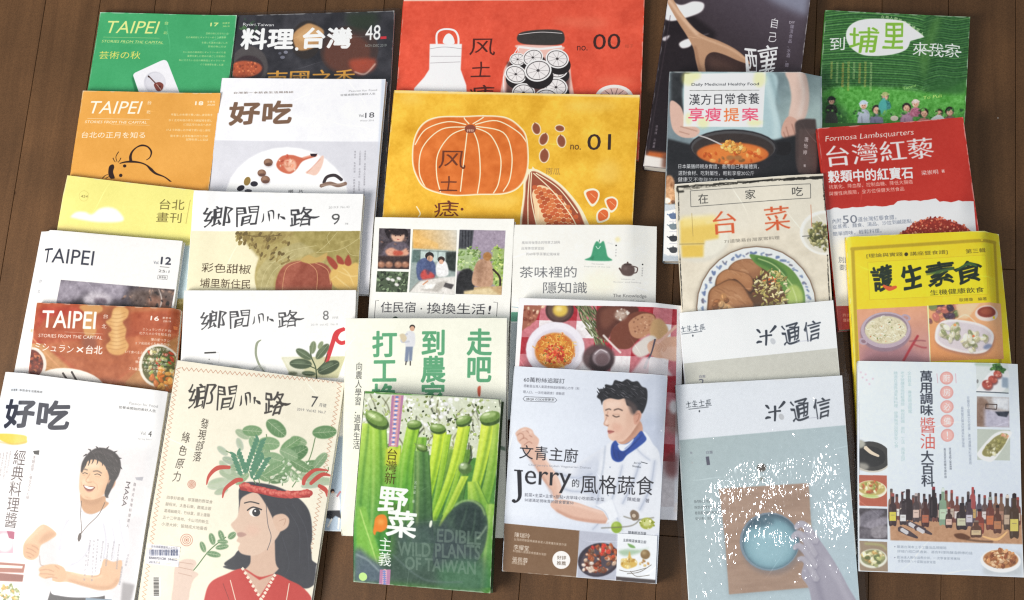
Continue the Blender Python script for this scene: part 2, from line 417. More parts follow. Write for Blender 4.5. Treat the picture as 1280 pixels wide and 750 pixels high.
RES = 2800
class Art:
    """a printed cover: shapes and lettering laid out on a sheet and brought square by the cover's four corners"""
    def __init__(s, key, bgc):
        q = BOOKS[key]; s.w, s.h = q[3], q[4]
        s.W, s.Hh = int(s.w * RES), int(s.h * RES)
        s.img = np.ones((s.Hh, s.W, 3)) * col(bgc)
        src = q[6]; dst = [(0, 0), (s.W, 0), (s.W, s.Hh), (0, s.Hh)]
        A = []; b = []
        for (x, y), (u, v) in zip(src, dst):
            A += [[x, y, 1, 0, 0, 0, -u * x, -u * y], [0, 0, 0, x, y, 1, -v * x, -v * y]]; b += [u, v]
        s.M = np.append(np.linalg.solve(np.array(A), np.array(b)), 1).reshape(3, 3)
        s.k = (0, 0, 1); s.clip = None; s.seed = sum(ord(c) for c in key) * 31; s.grain = .012
    def z(s, ox=0, oy=0, k=1): s.k = (ox, oy, k); return s
    def m(s, P):
        P = np.atleast_2d(np.array(P, dtype=float)); P = P / s.k[2] + np.array(s.k[:2])
        q = np.hstack([P, np.ones((len(P), 1))]) @ s.M.T
        return q[:, :2] / q[:, 2:]
    def u(s, r=1.0): return r / s.k[2] * RES / 1180.0       # a length on the sheet, in print pixels
    def fill(s, mask, x0, y0, c, a=1.0):
        if s.clip is not None: mask = mask * s.clip[y0:y0 + mask.shape[0], x0:x0 + mask.shape[1]]
        r = s.img[y0:y0 + mask.shape[0], x0:x0 + mask.shape[1]]
        mk = (mask * a)[..., None]; r += (c - r) * mk
    def mask(s, E, soft=0, pad=2):
        pad = pad + int(soft * 2) + 1
        x0 = max(0, int(E[:, [0, 2]].min()) - pad); x1 = min(s.W, int(E[:, [0, 2]].max()) + pad + 1)
        y0 = max(0, int(E[:, [1, 3]].min()) - pad); y1 = min(s.Hh, int(E[:, [1, 3]].max()) + pad + 1)
        if x1 <= x0 or y1 <= y0: return None
        m = coverage(E, x0, y0, x1, y1)
        if soft: m = soften(m, soft)
        return m, x0, y0
    @staticmethod
    def loop(P): return np.hstack([P, np.roll(P, -1, axis=0)])
    def poly(s, pts, c, a=1.0, so=0, sm=False):
        P = s.m(spline(pts, True) if sm else pts)
        r = s.mask(s.loop(P), s.u(so))
        if r: s.fill(*r, col(c), a)
        return s
    def blob(s, pts, c, a=1.0, so=0): return s.poly(pts, c, a, so, True)
    def rect(s, x0, y0, x1, y1, c, a=1.0, so=0): return s.poly([(x0, y0), (x1, y0), (x1, y1), (x0, y1)], c, a, so)
    def ring(s, x, y, rx, ry, ang=0, n=28):
        t = np.linspace(0, 2 * np.pi, n, endpoint=False); g = math.radians(ang)
        X, Y = rx * np.cos(t), ry * np.sin(t)
        return np.stack([x + X * math.cos(g) - Y * math.sin(g), y + X * math.sin(g) + Y * math.cos(g)], 1)
    def ell(s, x, y, rx, ry, c, ang=0, a=1.0, so=0): return s.poly(s.ring(x, y, rx, ry, ang), c, a, so)
    def line(s, pts, w, c, a=1.0, so=0, sm=True, taper=0):
        P = s.m(spline(pts, False, 6) if sm and len(pts) > 2 else pts); n = len(P)
        wd = s.u(1 if isinstance(w, (list, tuple)) else w) / 2 * np.ones(n)
        if taper: wd = wd * (1 - taper * np.abs(np.linspace(-1 if taper > 0 else 0, 1, n)) ** 1.5)
        if isinstance(w, (list, tuple)): wd = s.u(1) / 2 * np.interp(np.linspace(0, 1, n), np.linspace(0, 1, len(w)), w)
        T = np.gradient(P, axis=0); T /= np.linalg.norm(T, axis=1)[:, None] + 1e-9
        N = np.stack([-T[:, 1], T[:, 0]], 1) * wd[:, None]
        e = T * wd[:, None] * .6
        Q = np.vstack([P[:1] - e[:1], P + N, P[-1:] + e[-1:], (P - N)[::-1]])
        r = s.mask(s.loop(Q), s.u(so))
        if r: s.fill(*r, col(c), a)
        return s
    def frame(s, pts, w, c, a=1.0):
        for i in range(len(pts)): s.line([pts[i], pts[(i + 1) % len(pts)]], w, c, a)
        return s
    def within(s, pts=None, sm=False, so=0):
        if pts is None: s.clip = None; return s
        P = s.m(spline(pts, True) if sm else pts); s.clip = None
        r = s.mask(s.loop(P), s.u(so)); full = np.zeros((s.Hh, s.W))
        if r: full[r[2]:r[2] + r[0].shape[0], r[1]:r[1] + r[0].shape[1]] = r[0]
        s.clip = full; return s
    def grad(s, pts, c0, p0, c1, p1, a=1.0, so=0, sm=False):
        P = s.m(spline(pts, True) if sm else pts); r = s.mask(s.loop(P), s.u(so))
        if not r: return s
        mk, x0, y0 = r; A, B = s.m(p0)[0], s.m(p1)[0]; d = B - A
        Y, X = np.mgrid[y0:y0 + mk.shape[0], x0:x0 + mk.shape[1]]
        t = np.clip(((X - A[0]) * d[0] + (Y - A[1]) * d[1]) / (d @ d), 0, 1)[..., None]
        s.fill(mk, x0, y0, col(c0) * (1 - t) + col(c1) * t, a); return s
    def mottle(s, pts, amp, scale, tint=(1, 1, 1), sm=False, sx=1.0):
        P = s.m(spline(pts, True) if sm else pts); r = s.mask(s.loop(P), 1)
        if not r: return s
        mk, x0, y0 = r; s.seed += 1; h, w = mk.shape
        if sx != 1.0:
            v = vnoise(h, int(w / sx) + 2, s.u(scale), s.seed); v = v[:, (np.arange(w) / sx).astype(int)]
        else: v = vnoise(h, w, s.u(scale), s.seed)
        reg = s.img[y0:y0 + h, x0:x0 + w]; s.fill(mk, x0, y0, np.clip(reg + v[..., None] * amp * np.array(tint), 0, 1)); return s
    def scatter(s, pts, n, pal, r0, r1, asp=1.0, ang=None, a=1.0, sm=True, so=0, shade=0):
        """many small pieces of food, leaf or grain strewn inside an outline"""
        P = spline(pts, True) if sm else np.array(pts, dtype=float)
        s.seed += 1; g = random.Random(s.seed); x0, y0 = P.min(0); x1, y1 = P.max(0); k = 0; tries = 0
        X, Y = P[:, 0], P[:, 1]; X2, Y2 = np.roll(X, -1), np.roll(Y, -1)
        while k < n and tries < n * 8:
            tries += 1; x, y = g.uniform(x0, x1), g.uniform(y0, y1)
            cr = ((Y > y) != (Y2 > y)) & (x < (X2 - X) * (y - Y) / (Y2 - Y + 1e-12) + X)
            if cr.sum() % 2 == 0: continue
            k += 1; r = g.uniform(r0, r1); an = g.uniform(0, 180) if ang is None else ang + g.uniform(-18, 18)
            c = col(pal[g.randrange(len(pal))]) * g.uniform(.9, 1.08)
            if shade: s.poly(s.ring(x + r * .2, y + r * .35, r, r / asp, an, 8), c * .55, a * shade)
            s.poly(s.ring(x, y, r, r / asp, an, 8), np.clip(c, 0, 1), a, so)
            if r > 3.2 and asp < 4: s.poly(s.ring(x - r * .22, y - r * .25, r * .42, r * .24 / asp, an, 6), np.clip(c * 1.25 + .06, 0, 1), a * .7, 0)
        return s
    def _ink(s, E, c, a, st, em):
        bold, serif = 0.0, False
        for f in st.split():
            if f[0] == 'b': bold = float(f[1:] or .04) * em
            if f == 'serif': serif = True
        r = s.mask(E, pad=4 + int(bold * 2))
        if not r: return
        m, x0, y0 = r
        if serif:
            k = em * .017
            if k >= .95:
                n = max(1, int(round(k))); m2 = np.minimum(np.minimum(m, shifted(m, 0, n)), shifted(m, 0, -n))
                m2 = np.maximum(m2, m * .36)
                m2 = np.maximum(m2, shifted(m2, 1, 0) * .8)
                m = m2
        if bold >= .4:
            R = bold * .55; m2 = m
            for q in range(12):
                t = q * math.pi / 6; dx, dy = R * math.cos(t), R * math.sin(t); ix, iy = int(round(dx)), int(round(dy))
                m2 = np.maximum(m2, shifted(m, ix, iy) * min(1, R / max(.5, math.hypot(ix, iy))) if (ix or iy) else m * 1)
            m = m2
        s.fill(m, x0, y0, col(c), a)
    def text(s, t, x0, y0, x1, y1, h, c, st='', a=1.0):
        """a line of lettering from the middle of its left end to the middle of its right end, h high"""
        E, b = outline(t); A, B = s.m([(x0, y0), (x1, y1)])
        d = B - A; L = np.linalg.norm(d); hh = s.u(h); d = d / L; n = np.array([-d[1], d[0]])
        def f(x, y):
            X = (x - b[0]) / (b[2] - b[0]) * L; Y = (.5 - (y - b[1]) / (b[3] - b[1])) * hh
            if 'brush' in st or 'hand' in st:
                k = .05 if 'brush' in st else .022
                X = X + hh * k * np.sin(Y / hh * 5 + X / hh * 3.1) + hh * .5 * k * np.sin(X / hh * 13 + 1); Y = Y + hh * k * 1.3 * np.sin(X / hh * 4.3 + .7) + hh * .5 * k * np.sin(Y / hh * 11)
            if 'slant' in st: X = X - Y * .22
            return A[0] + d[0] * X + n[0] * Y, A[1] + d[1] * X + n[1] * Y
        xa, ya = f(E[:, 0], E[:, 1]); xb, yb = f(E[:, 2], E[:, 3])
        s._ink(np.stack([xa, ya, xb, yb], 1), c, a, ' '.join(q for q in st.split() if q not in ('brush', 'hand', 'slant')), hh); return s
    def vtext(s, t, x0, y0, x1, y1, w, c, st='', a=1.0):
        """upright lettering running down from the middle of its top to the middle of its foot"""
        A, B = s.m([(x0, y0), (x1, y1)]); d = B - A; L = np.linalg.norm(d); d = d / L; cell = L / len(t)
        em = s.u(w); ey = min(em * 1.25, cell * 1.02) / EMH; ex = em / EMH
        U = np.array([d[1], -d[0]]); big = []
        for i, ch in enumerate(t):
            if ch in ' 　': continue
            E, _ = outline(ch); o = A + d * cell * (i + .5)
            def f(x, y):
                if ord(ch) < 0x2000: xx = x - (_[0] + _[2]) / 2; yy = y - (_[1] + _[3]) / 2
                else: xx, yy = x - EMX, y - EMY
                X, Y = xx * ex, -yy * ey
                if 'brush' in st or 'hand' in st:
                    X, Y = X + em * .035 * np.sin(Y / em * 6 + i * 2.1), Y + em * .05 * np.sin(X / em * 5 + i * 1.3) - X * .08
                return o[0] + U[0] * X + d[0] * Y, o[1] + U[1] * X + d[1] * Y
            xa, ya = f(E[:, 0], E[:, 1]); xb, yb = f(E[:, 2], E[:, 3]); big.append(np.stack([xa, ya, xb, yb], 1))
        if big: s._ink(np.vstack(big), c, a, ' '.join(q for q in st.split() if q not in ('brush', 'hand')), em)
        return s
    def arc_text(s, t, cx, cy, r, a0, a1, h, c):
        for i, ch in enumerate(t):
            g = math.radians(a0 + (a1 - a0) * i / max(1, len(t) - 1)); x, y = cx + r * math.cos(g), cy + r * math.sin(g)
            tx, ty = -math.sin(g) * h / 2, math.cos(g) * h / 2
            if a1 < a0: tx, ty = -tx, -ty
            s.text(ch, x - tx, y - ty, x + tx, y + ty, h, c)
        return s
    def image(s, name, gain):
        g = np.random.default_rng(s.seed); im = np.clip(s.img + g.normal(0, .010, (s.Hh, s.W, 1)) + vnoise(s.Hh, s.W, 7, s.seed, 2)[..., None] * s.grain, 0, 1)
        # rubbed edges and corners
        d = np.minimum(np.minimum(np.arange(s.W), np.arange(s.W)[::-1])[None] + 0 * np.zeros((s.Hh, 1)), np.minimum(np.arange(s.Hh), np.arange(s.Hh)[::-1])[:, None])
        cd = np.minimum(np.arange(s.W), np.arange(s.W)[::-1])[None] + np.minimum(np.arange(s.Hh), np.arange(s.Hh)[::-1])[:, None]
        nz = vnoise(s.Hh, s.W, 26, s.seed + 5, 3) + .5
        wr = np.clip(1.1 - d / (1.0 + 3.2 * np.clip(nz, 0, 1) ** 2), 0, 1) * np.clip(nz * 1.2 - .35, 0, .5) + np.clip(1 - cd / 8.0, 0, 1) * .4
        im = im + (np.array([.90, .89, .87]) - im) * np.clip(wr, 0, .8)[..., None]
        # faint handling creases
        for _ in range(5):
            x0, y0 = g.uniform(0, s.W), g.uniform(0, s.Hh); an = g.uniform(0, 3.14); ln = g.uniform(20, 90)
            Y, X = np.mgrid[max(0, int(y0 - ln)):min(s.Hh, int(y0 + ln)), max(0, int(x0 - ln)):min(s.W, int(x0 + ln))]
            a_ = (X - x0) * np.cos(an) + (Y - y0) * np.sin(an); b_ = -(X - x0) * np.sin(an) + (Y - y0) * np.cos(an) + 4 * np.sin(a_ / 25)
            k_ = np.exp(-(b_ / 1.3) ** 2) * np.clip(1 - abs(a_) / ln, 0, 1) * .10
            im[Y[0, 0] if Y.size else 0:(Y[-1, 0] + 1 if Y.size else 0), X[0, 0] if X.size else 0:(X[0, -1] + 1 if X.size else 0)] += (k_[..., None] if Y.size else 0)
        im = np.clip(im, 0, 1)
        lum = im @ np.array([.3, .59, .11]); im = lum[..., None] * .04 + im * .96; im = .01 + im * .99
        lin = np.where(im <= .04045, im / 12.92, ((im + .055) / 1.055) ** 2.4)
        lin = np.clip(lin / gain, .006, .86)
        im = np.where(lin <= .0031308, lin * 12.92, 1.055 * lin ** (1 / 2.4) - .055)
        out = np.ones((s.Hh, s.W, 4), dtype=np.float32); out[..., :3] = im[::-1]
        bi = bpy.data.images.new(name, s.W, s.Hh, alpha=False)
        bi.pixels.foreach_set(out.ravel()); bi.update(); bi.pack()
        return bi

# ---------------------------------------------------------------- magazines and books as limp slabs
field = Field()
paper = flat_material('page_edges', (0.66, 0.63, 0.57), 0.85, 0.16, 260, (0.3, 0.3, 14))
film = film_material()
def slab(name, u, v, zlo, zhi, mats, parent, uv=None):
    """a closed sheet of some thickness over a grid; material 0 above, 1 below and round the rim"""
    nv, nu = zlo.shape; U, V = np.meshgrid(u, v)
    lo = np.stack([U, V, zlo], -1).reshape(-1, 3); hi = np.stack([U, V, zhi], -1).reshape(-1, 3)
    N = nu * nv; idx = np.arange(N).reshape(nv, nu)
    a, b, c, d = idx[1:, :-1].ravel(), idx[1:, 1:].ravel(), idx[:-1, 1:].ravel(), idx[:-1, :-1].ravel()
    top = np.stack([a, b, c, d], 1) + N; bot = np.stack([d, c, b, a], 1)
    rim = np.concatenate([idx[-1, :], idx[::-1, -1][1:], idx[0, ::-1][1:], idx[:, 0][1:-1]])
    R = len(rim); k0 = 2 * N + np.arange(R); k1 = np.roll(k0, -1); side = np.stack([k0, k1, k1 + R, k0 + R], 1)
    faces = np.vstack([top, bot, side]); fm = [0] * len(top) + [1] * (len(bot) + len(side))
    uvs = None
    if uv is not None:
        a = np.stack([(U - u[0]) / (u[-1] - u[0]), (V - v[-1]) / (v[0] - v[-1])], -1).reshape(-1, 2); uvs = np.vstack([a, a, a[rim], a[rim]])
    o = link_mesh(name, np.vstack([lo, hi, lo[rim], hi[rim]]).tolist(), faces.tolist(), mats, parent, fm, uvs)
    sm = [True] * (len(top) + len(bot)) + [False] * len(side); o.data.polygons.foreach_set('use_smooth', sm)
    return o
def publication(key, kind, label, category, group, image, edge, gloss=.42, hard=False, spec=.35, sleeve=False, wrap=None):
    cx, cy, th, w, h, t, quad = BOOKS[key]
    nu, nv = int(round(w / .006)) + 1, int(round(h / .006)) + 1
    u = np.linspace(-.5, .5, nu) * w; v = np.linspace(.5, -.5, nv) * h
    U, V = np.meshgrid(u, v); g = random.Random(key)
    lift = np.zeros_like(U)
    if not hard:
        lift += g.uniform(.0003, .0012) * np.clip(U / w + .5, 0, 1) ** 5 * (1 + .5 * np.sin(V * 40 + g.random() * 6))
        lift += g.uniform(.0002, .0009) * np.clip(-V / h + .5, 0, 1) ** 7
        lift += g.uniform(.0006, .0022 if kind == 'magazine' else .0009) * np.clip(V / h + .5, 0, 1) ** 9 * np.clip(U / w + .5, 0, 1) ** 5
        lift += g.uniform(.0002, .0012 if kind == 'magazine' else .0004) * np.clip(V / h + .5, 0, 1) ** 12
        if key in ('A6', 'B5', 'E4', 'C7'): lift += g.uniform(.0015, .003) * np.clip(-V / h + .5, 0, 1) ** 8 * np.clip(U / w + .5, 0, 1) ** 6
        lift += .0002 * np.sin(U * 55 + g.random() * 6) * np.sin(V * 33 + g.random() * 6) + .0002
    b = field.place(cx, cy, th, w, h, t, lift)
    root = bpy.data.objects.new(kind, None); scene.collection.objects.link(root)
    root.location = (cx, cy, float(b.min())); root.rotation_euler = (0, 0, th); b = b - b.min()
    root.empty_display_size = .05
    root['label'] = label; root['category'] = category
    if group: root['group'] = group
    ct = .0022 if hard else .0005
    front = print_material(kind + '_print', image, gloss, spec)
    back = flat_material(kind + '_edge', col2lin(edge), gloss, .04)
    slab('front_cover', u, v, b + t - ct + lift * .85, b + t + lift, [front, back], root, True)
    slab('back_cover', u, v, b, b + ct, [back, back], root)
    ins = .003 if hard else .0006
    u2, v2 = np.linspace(u[0] + (.001 if hard else .0006), u[-1] - ins, nu), np.linspace(v[0] - ins, v[-1] + ins, nv)
    slab('page_block', u2, v2, b + ct, b + t - ct + lift * .8, [paper, paper], root)
    # spine: a rounded strip down the left edge joining both covers
    vs, fs = [], []; seg = 6; bulge = .0016 if hard else .0007
    for i in range(nv):
        for j in range(seg + 1):
            q = j / seg; vs.append((u[0] - bulge * math.sin(math.pi * q) - .0001, v[i], b[i, 0] + (t + lift[i, 0]) * q))
        for j in range(seg + 1):
            q = j / seg; vs.append((u[0] + .0005, v[i], b[i, 0] + (t + lift[i, 0]) * q))
    S = 2 * (seg + 1)
    for i in range(nv - 1):
        for j in range(seg):
            p = i * S + j; fs.append((p, p + S, p + S + 1, p + 1))
            p += seg + 1; fs.append((p + 1, p + S + 1, p + S, p))
        for j in (0, seg):
            p = i * S + j; q = p + seg + 1; fs.append((p, q, q + S, p + S) if j == 0 else (p + S, q + S, q, p))
    for i in (0, nv - 1):
        for j in range(seg):
            p = i * S + j; fs.append((p, p + 1, p + seg + 2, p + seg + 1) if i == 0 else (p + seg + 1, p + seg + 2, p + 1, p))
    link_mesh('spine', vs, fs, [back], root, smooth=True)
    if sleeve:
        m = .007
        us = np.concatenate([[u[0] - m], u, [u[-1] + m]]); vv = np.concatenate([[v[0] + m * .6], v, [v[-1] - m]])
        bb = np.pad(b, 1, mode='edge'); tt = np.pad(lift + t, 1, constant_values=0)
        tt[tt == 0] = t * .5 + .0002
        tt[1:-1, 1:-1] += .0007
        bb[0], bb[-1], bb[:, 0], bb[:, -1] = bb[0] + t * .3, bb[-1] + t * .3, bb[:, 0] + t * .3, bb[:, -1] + t * .3
        vs = np.stack([*np.meshgrid(us, vv), bb + tt], -1)
        jit = np.random.default_rng(len(key) + ord(key[1])).normal(0, 1, (vs.shape[0], vs.shape[1]))
        vs[..., 2] += np.where(np.pad(np.ones_like(b), 1) > 0, np.abs(jit) * .00008, 0)
        N = vs.shape[1]; ix = np.arange(vs.shape[0] * N).reshape(vs.shape[0], N)
        fs = np.stack([ix[1:, :-1].ravel(), ix[1:, 1:].ravel(), ix[:-1, 1:].ravel(), ix[:-1, :-1].ravel()], 1)
        o = link_mesh('plastic_sleeve', vs.reshape(-1, 3).tolist(), fs.tolist(), [film], root, smooth=True)
        md = o.modifiers.new('subdivision', 'SUBSURF'); md.levels = md.render_levels = 1
    if wrap: wrap(root, u, v, b + t + lift, w, h)
    return root
def col2lin(c):
    c = col(c); return tuple(float(x) for x in np.where(c <= .04045, c / 12.92, ((c + .055) / 1.055) ** 2.4))

# ================================================================ the prints
SKIN, SKIN_D = '#e3b596', '#c08d6c'
def lines(A, rows, c, h, txt, st=''):
    """rows of small lettering: (x0, y0, x1, y1) cut from a running text to suit their length"""
    k = 0
    for r in rows:
        n = max(2, int(round(math.hypot(r[2] - r[0], r[3] - r[1]) / h * .98)))
        s_ = (txt * 4)[k:k + n]; k += n
        A.text(s_, *r, h, c, st)

def art_A1():
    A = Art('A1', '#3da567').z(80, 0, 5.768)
    A.mottle([(150, 80), (1260, 80), (1200, 1500), (0, 1500)], .03, 300)
    Y = '#dfe68c'
    A.text('TAIPEI', 307, 195, 682, 200, 104, Y, 'b.015 slant')
    A.text('台', 728, 168, 756, 168, 28, Y).text('北', 718, 237, 748, 237, 26, Y)
    A.line([(285, 268), (690, 276)], 2.5, Y, .7).line([(420, 314), (720, 320)], 2, Y, .5)
    A.text('STORIES FROM THE CAPITAL', 275, 297, 718, 307, 22, Y, 'b.06 slant')
    A.text('芸術の秋', 256, 398, 552, 398, 66, '#e9df66', 'serif b.02')
    A.text('17', 1060, 180, 1118, 181, 28, Y, 'b.12').text('秋季号', 1148, 172, 1200, 173, 16, Y).text('2019', 1148, 194, 1198, 195, 12, Y)
    lines(A, [(1025, 243, 1190, 246), (880, 270, 1172, 273), (995, 308, 1182, 312), (1040, 336, 1170, 339), (860, 376, 1168, 380), (890, 404, 1165, 408), (830, 434, 1162, 439), (985, 465, 1150, 468)], '#cfe39a', 17, '芸術の秋に行きたい台北の美術館とギャラリーめぐり音楽祭を楽しむ週末の過ごし方')
    card = [(508, 572), (499, 545), (503, 532), (516, 522), (700, 438), (722, 432), (740, 438), (750, 452), (850, 710), (570, 750)]
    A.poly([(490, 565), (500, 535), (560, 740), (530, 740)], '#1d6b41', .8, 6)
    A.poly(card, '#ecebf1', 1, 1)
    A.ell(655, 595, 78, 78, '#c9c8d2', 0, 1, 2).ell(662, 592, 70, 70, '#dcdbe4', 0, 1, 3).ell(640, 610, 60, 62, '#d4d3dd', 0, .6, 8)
    A.line([(614, 552), (672, 612)], 9, '#5b3a35').ell(612, 552, 9, 6, '#3b2422', 45)
    A.blob([(650, 605), (690, 592), (718, 612), (708, 648), (680, 658), (660, 640)], '#7c3d35').ell(690, 625, 9, 9, '#4a211f').line([(668, 606), (702, 650)], 4, '#d8c8c0')
    A.ell(460, 672, 18, 12, '#cfd8c8').rect(560, 760, 980, 1200, '#e8e4ea').blob([(300, 900), (600, 820), (700, 1000), (420, 1100)], '#d8883c')
    return A
def art_A2():
    A = Art('A2', '#eca748').z(60, 100, 4.6875)
    A.mottle([(200, 60), (1050, 60), (950, 1200), (0, 1200)], .04, 200)
    W = '#fdf6e6'
    A.text('TAIPEI', 245, 162, 548, 164, 84, W, 'b.018 slant').text('台', 586, 135, 610, 135, 25, W).text('北', 580, 190, 604, 190, 23, W)
    A.line([(235, 228), (600, 234)], 2, W, .8).line([(375, 264), (600, 269)], 2, W, .6)
    A.text('STORIES FROM THE CAPITAL', 222, 248, 584, 252, 18, W, 'b.06 slant')
    A.text('台北の正月を知る', 203, 325, 575, 327, 42, W, 'serif b.02')
    A.text('18', 868, 140, 914, 141, 24, W, 'b.12').text('冬季号', 938, 133, 985, 134, 14, W).text('2020', 938, 150, 984, 151, 11, W)
    lines(A, [(725, 206, 970, 210), (712, 239, 968, 243), (800, 264, 962, 268), (700, 296, 958, 300), (722, 332, 942, 335), (815, 353, 946, 356)], '#fff0cc', 16, '年越しの市場で買い出し迪化街を歩く正月料理の作り方縁起物を探しに旧正月の台北へ出かけよう')
    K = '#2b1606'
    A.line([(428, 494), (460, 486), (500, 484), (548, 490), (585, 505), (612, 530), (640, 554), (690, 574), (725, 600), (752, 630), (760, 660)], [6, 10, 14, 9, 8, 18, 13, 7, 9, 7, 6], K)
    A.line([(494, 484), (490, 455), (500, 425), (525, 400), (556, 388), (590, 396), (612, 425), (605, 458), (584, 474)], [20, 18, 12, 8, 12, 9, 11, 7, 4], K)
    A.blob([(362, 540), (368, 510), (388, 500), (396, 515), (390, 545), (400, 580), (385, 590), (366, 570)], K)
    A.ell(457, 509, 10, 9, K).ell(435, 565, 10, 10, K)
    for q in ([(412, 484), (405, 455), (420, 425)], [(402, 486), (394, 475), (388, 462)], [(418, 488), (428, 475), (434, 462)], [(360, 560), (345, 565), (328, 582)], [(366, 572), (352, 580), (345, 590)]): A.line(q, 3.5, K, .9, 0, True, -.8)
    A.blob([(150, 620), (940, 660), (900, 1100), (60, 1050)], '#e9a040')
    return A
def art_A3():
    A = Art('A3', '#f8f088').z(0, 210, 2.677)
    A.mottle([(180, 20), (800, 60), (700, 700), (0, 500)], .025, 120)
    A.grad([(100, 180), (760, 260), (640, 520), (100, 420)], '#f8f088', (400, 200), '#f7d98a', (380, 262), .8, 14)
    A.poly([(60, 262), (780, 262), (780, 452), (60, 430)], '#cfe6ef', 1, 3).poly([(60, 430), (780, 443), (780, 600), (60, 600)], '#cdb66a', 1, 2)
    A.mottle([(540, 440), (780, 440), (700, 560), (500, 560)], .25, 14)
    A.blob([(244, 163), (262, 150), (290, 150), (312, 158), (340, 138), (372, 134), (400, 146), (416, 180), (330, 184), (250, 170)], '#ffffff', .95, 3)
    A.frame([tuple(p) for p in A.ring(285, 96, 16, 18, 0, 12)], 1, '#c9b860', .8).text('424', 275, 97, 298, 98, 9, '#8c7c40')
    A.text('台北', 538, 124, 622, 126, 38, '#75682e', 'serif').text('畫刊', 528, 167, 612, 170, 36, '#75682e', 'serif')
    A.line([(641, 110), (627, 190)], 3, '#b1a052', .7)
    return A
def art_A4():
    A = Art('A4', '#fbfaf9').z(0, 210, 2.677)
    A.text('TAIPEI', 155, 295, 326, 306, 52, '#2f3344').text('台', 138, 377, 150, 377, 12, '#8a8f9c').text('北', 132, 411, 144, 411, 12, '#8a8f9c')
    A.text('Vol.', 520, 316, 538, 317, 11, '#555a68', 'b.05').text('12', 545, 310, 578, 312, 25, '#2f3344', 'b.08')
    A.line([(541, 330), (572, 332)], 1.5, '#444').text('25:1', 536, 343, 572, 346, 9, '#555').frame([(534, 357), (566, 359), (564, 371), (532, 369)], 1, '#555')
    A.text('春季號', 537, 363, 561, 365, 8, '#555')
    ph = [(218, 376), (589, 403), (520, 760), (140, 720)]
    A.within(ph).poly(ph, '#3c3540')
    A.blob([(205, 380), (420, 370), (410, 440), (300, 420), (210, 470)], '#aca3b2', .85, 12).ell(335, 440, 46, 26, '#dcd4dd', 0, .9, 8).ell(345, 445, 22, 12, '#5f5160', 0, .9, 4)
    A.blob([(440, 410), (592, 400), (590, 480), (480, 480)], '#6f5a50', .8, 10).blob([(500, 430), (560, 440), (590, 520), (520, 500)], '#a06a52', .7, 7)
    A.line([(536, 402), (545, 432), (538, 462), (510, 466), (498, 472)], 5, '#e6dcd6', .95, 1, True, .5)
    A.scatter([(430, 400), (590, 410), (580, 480), (430, 470)], 40, ['#241a1c', '#8f7264', '#4c3a3a'], 3, 9, 2, so=1)
    A.mottle(ph, .14, 16).within()
    A.text('春日', 108, 540, 118, 541, 12, '#c9a24a')
    return A
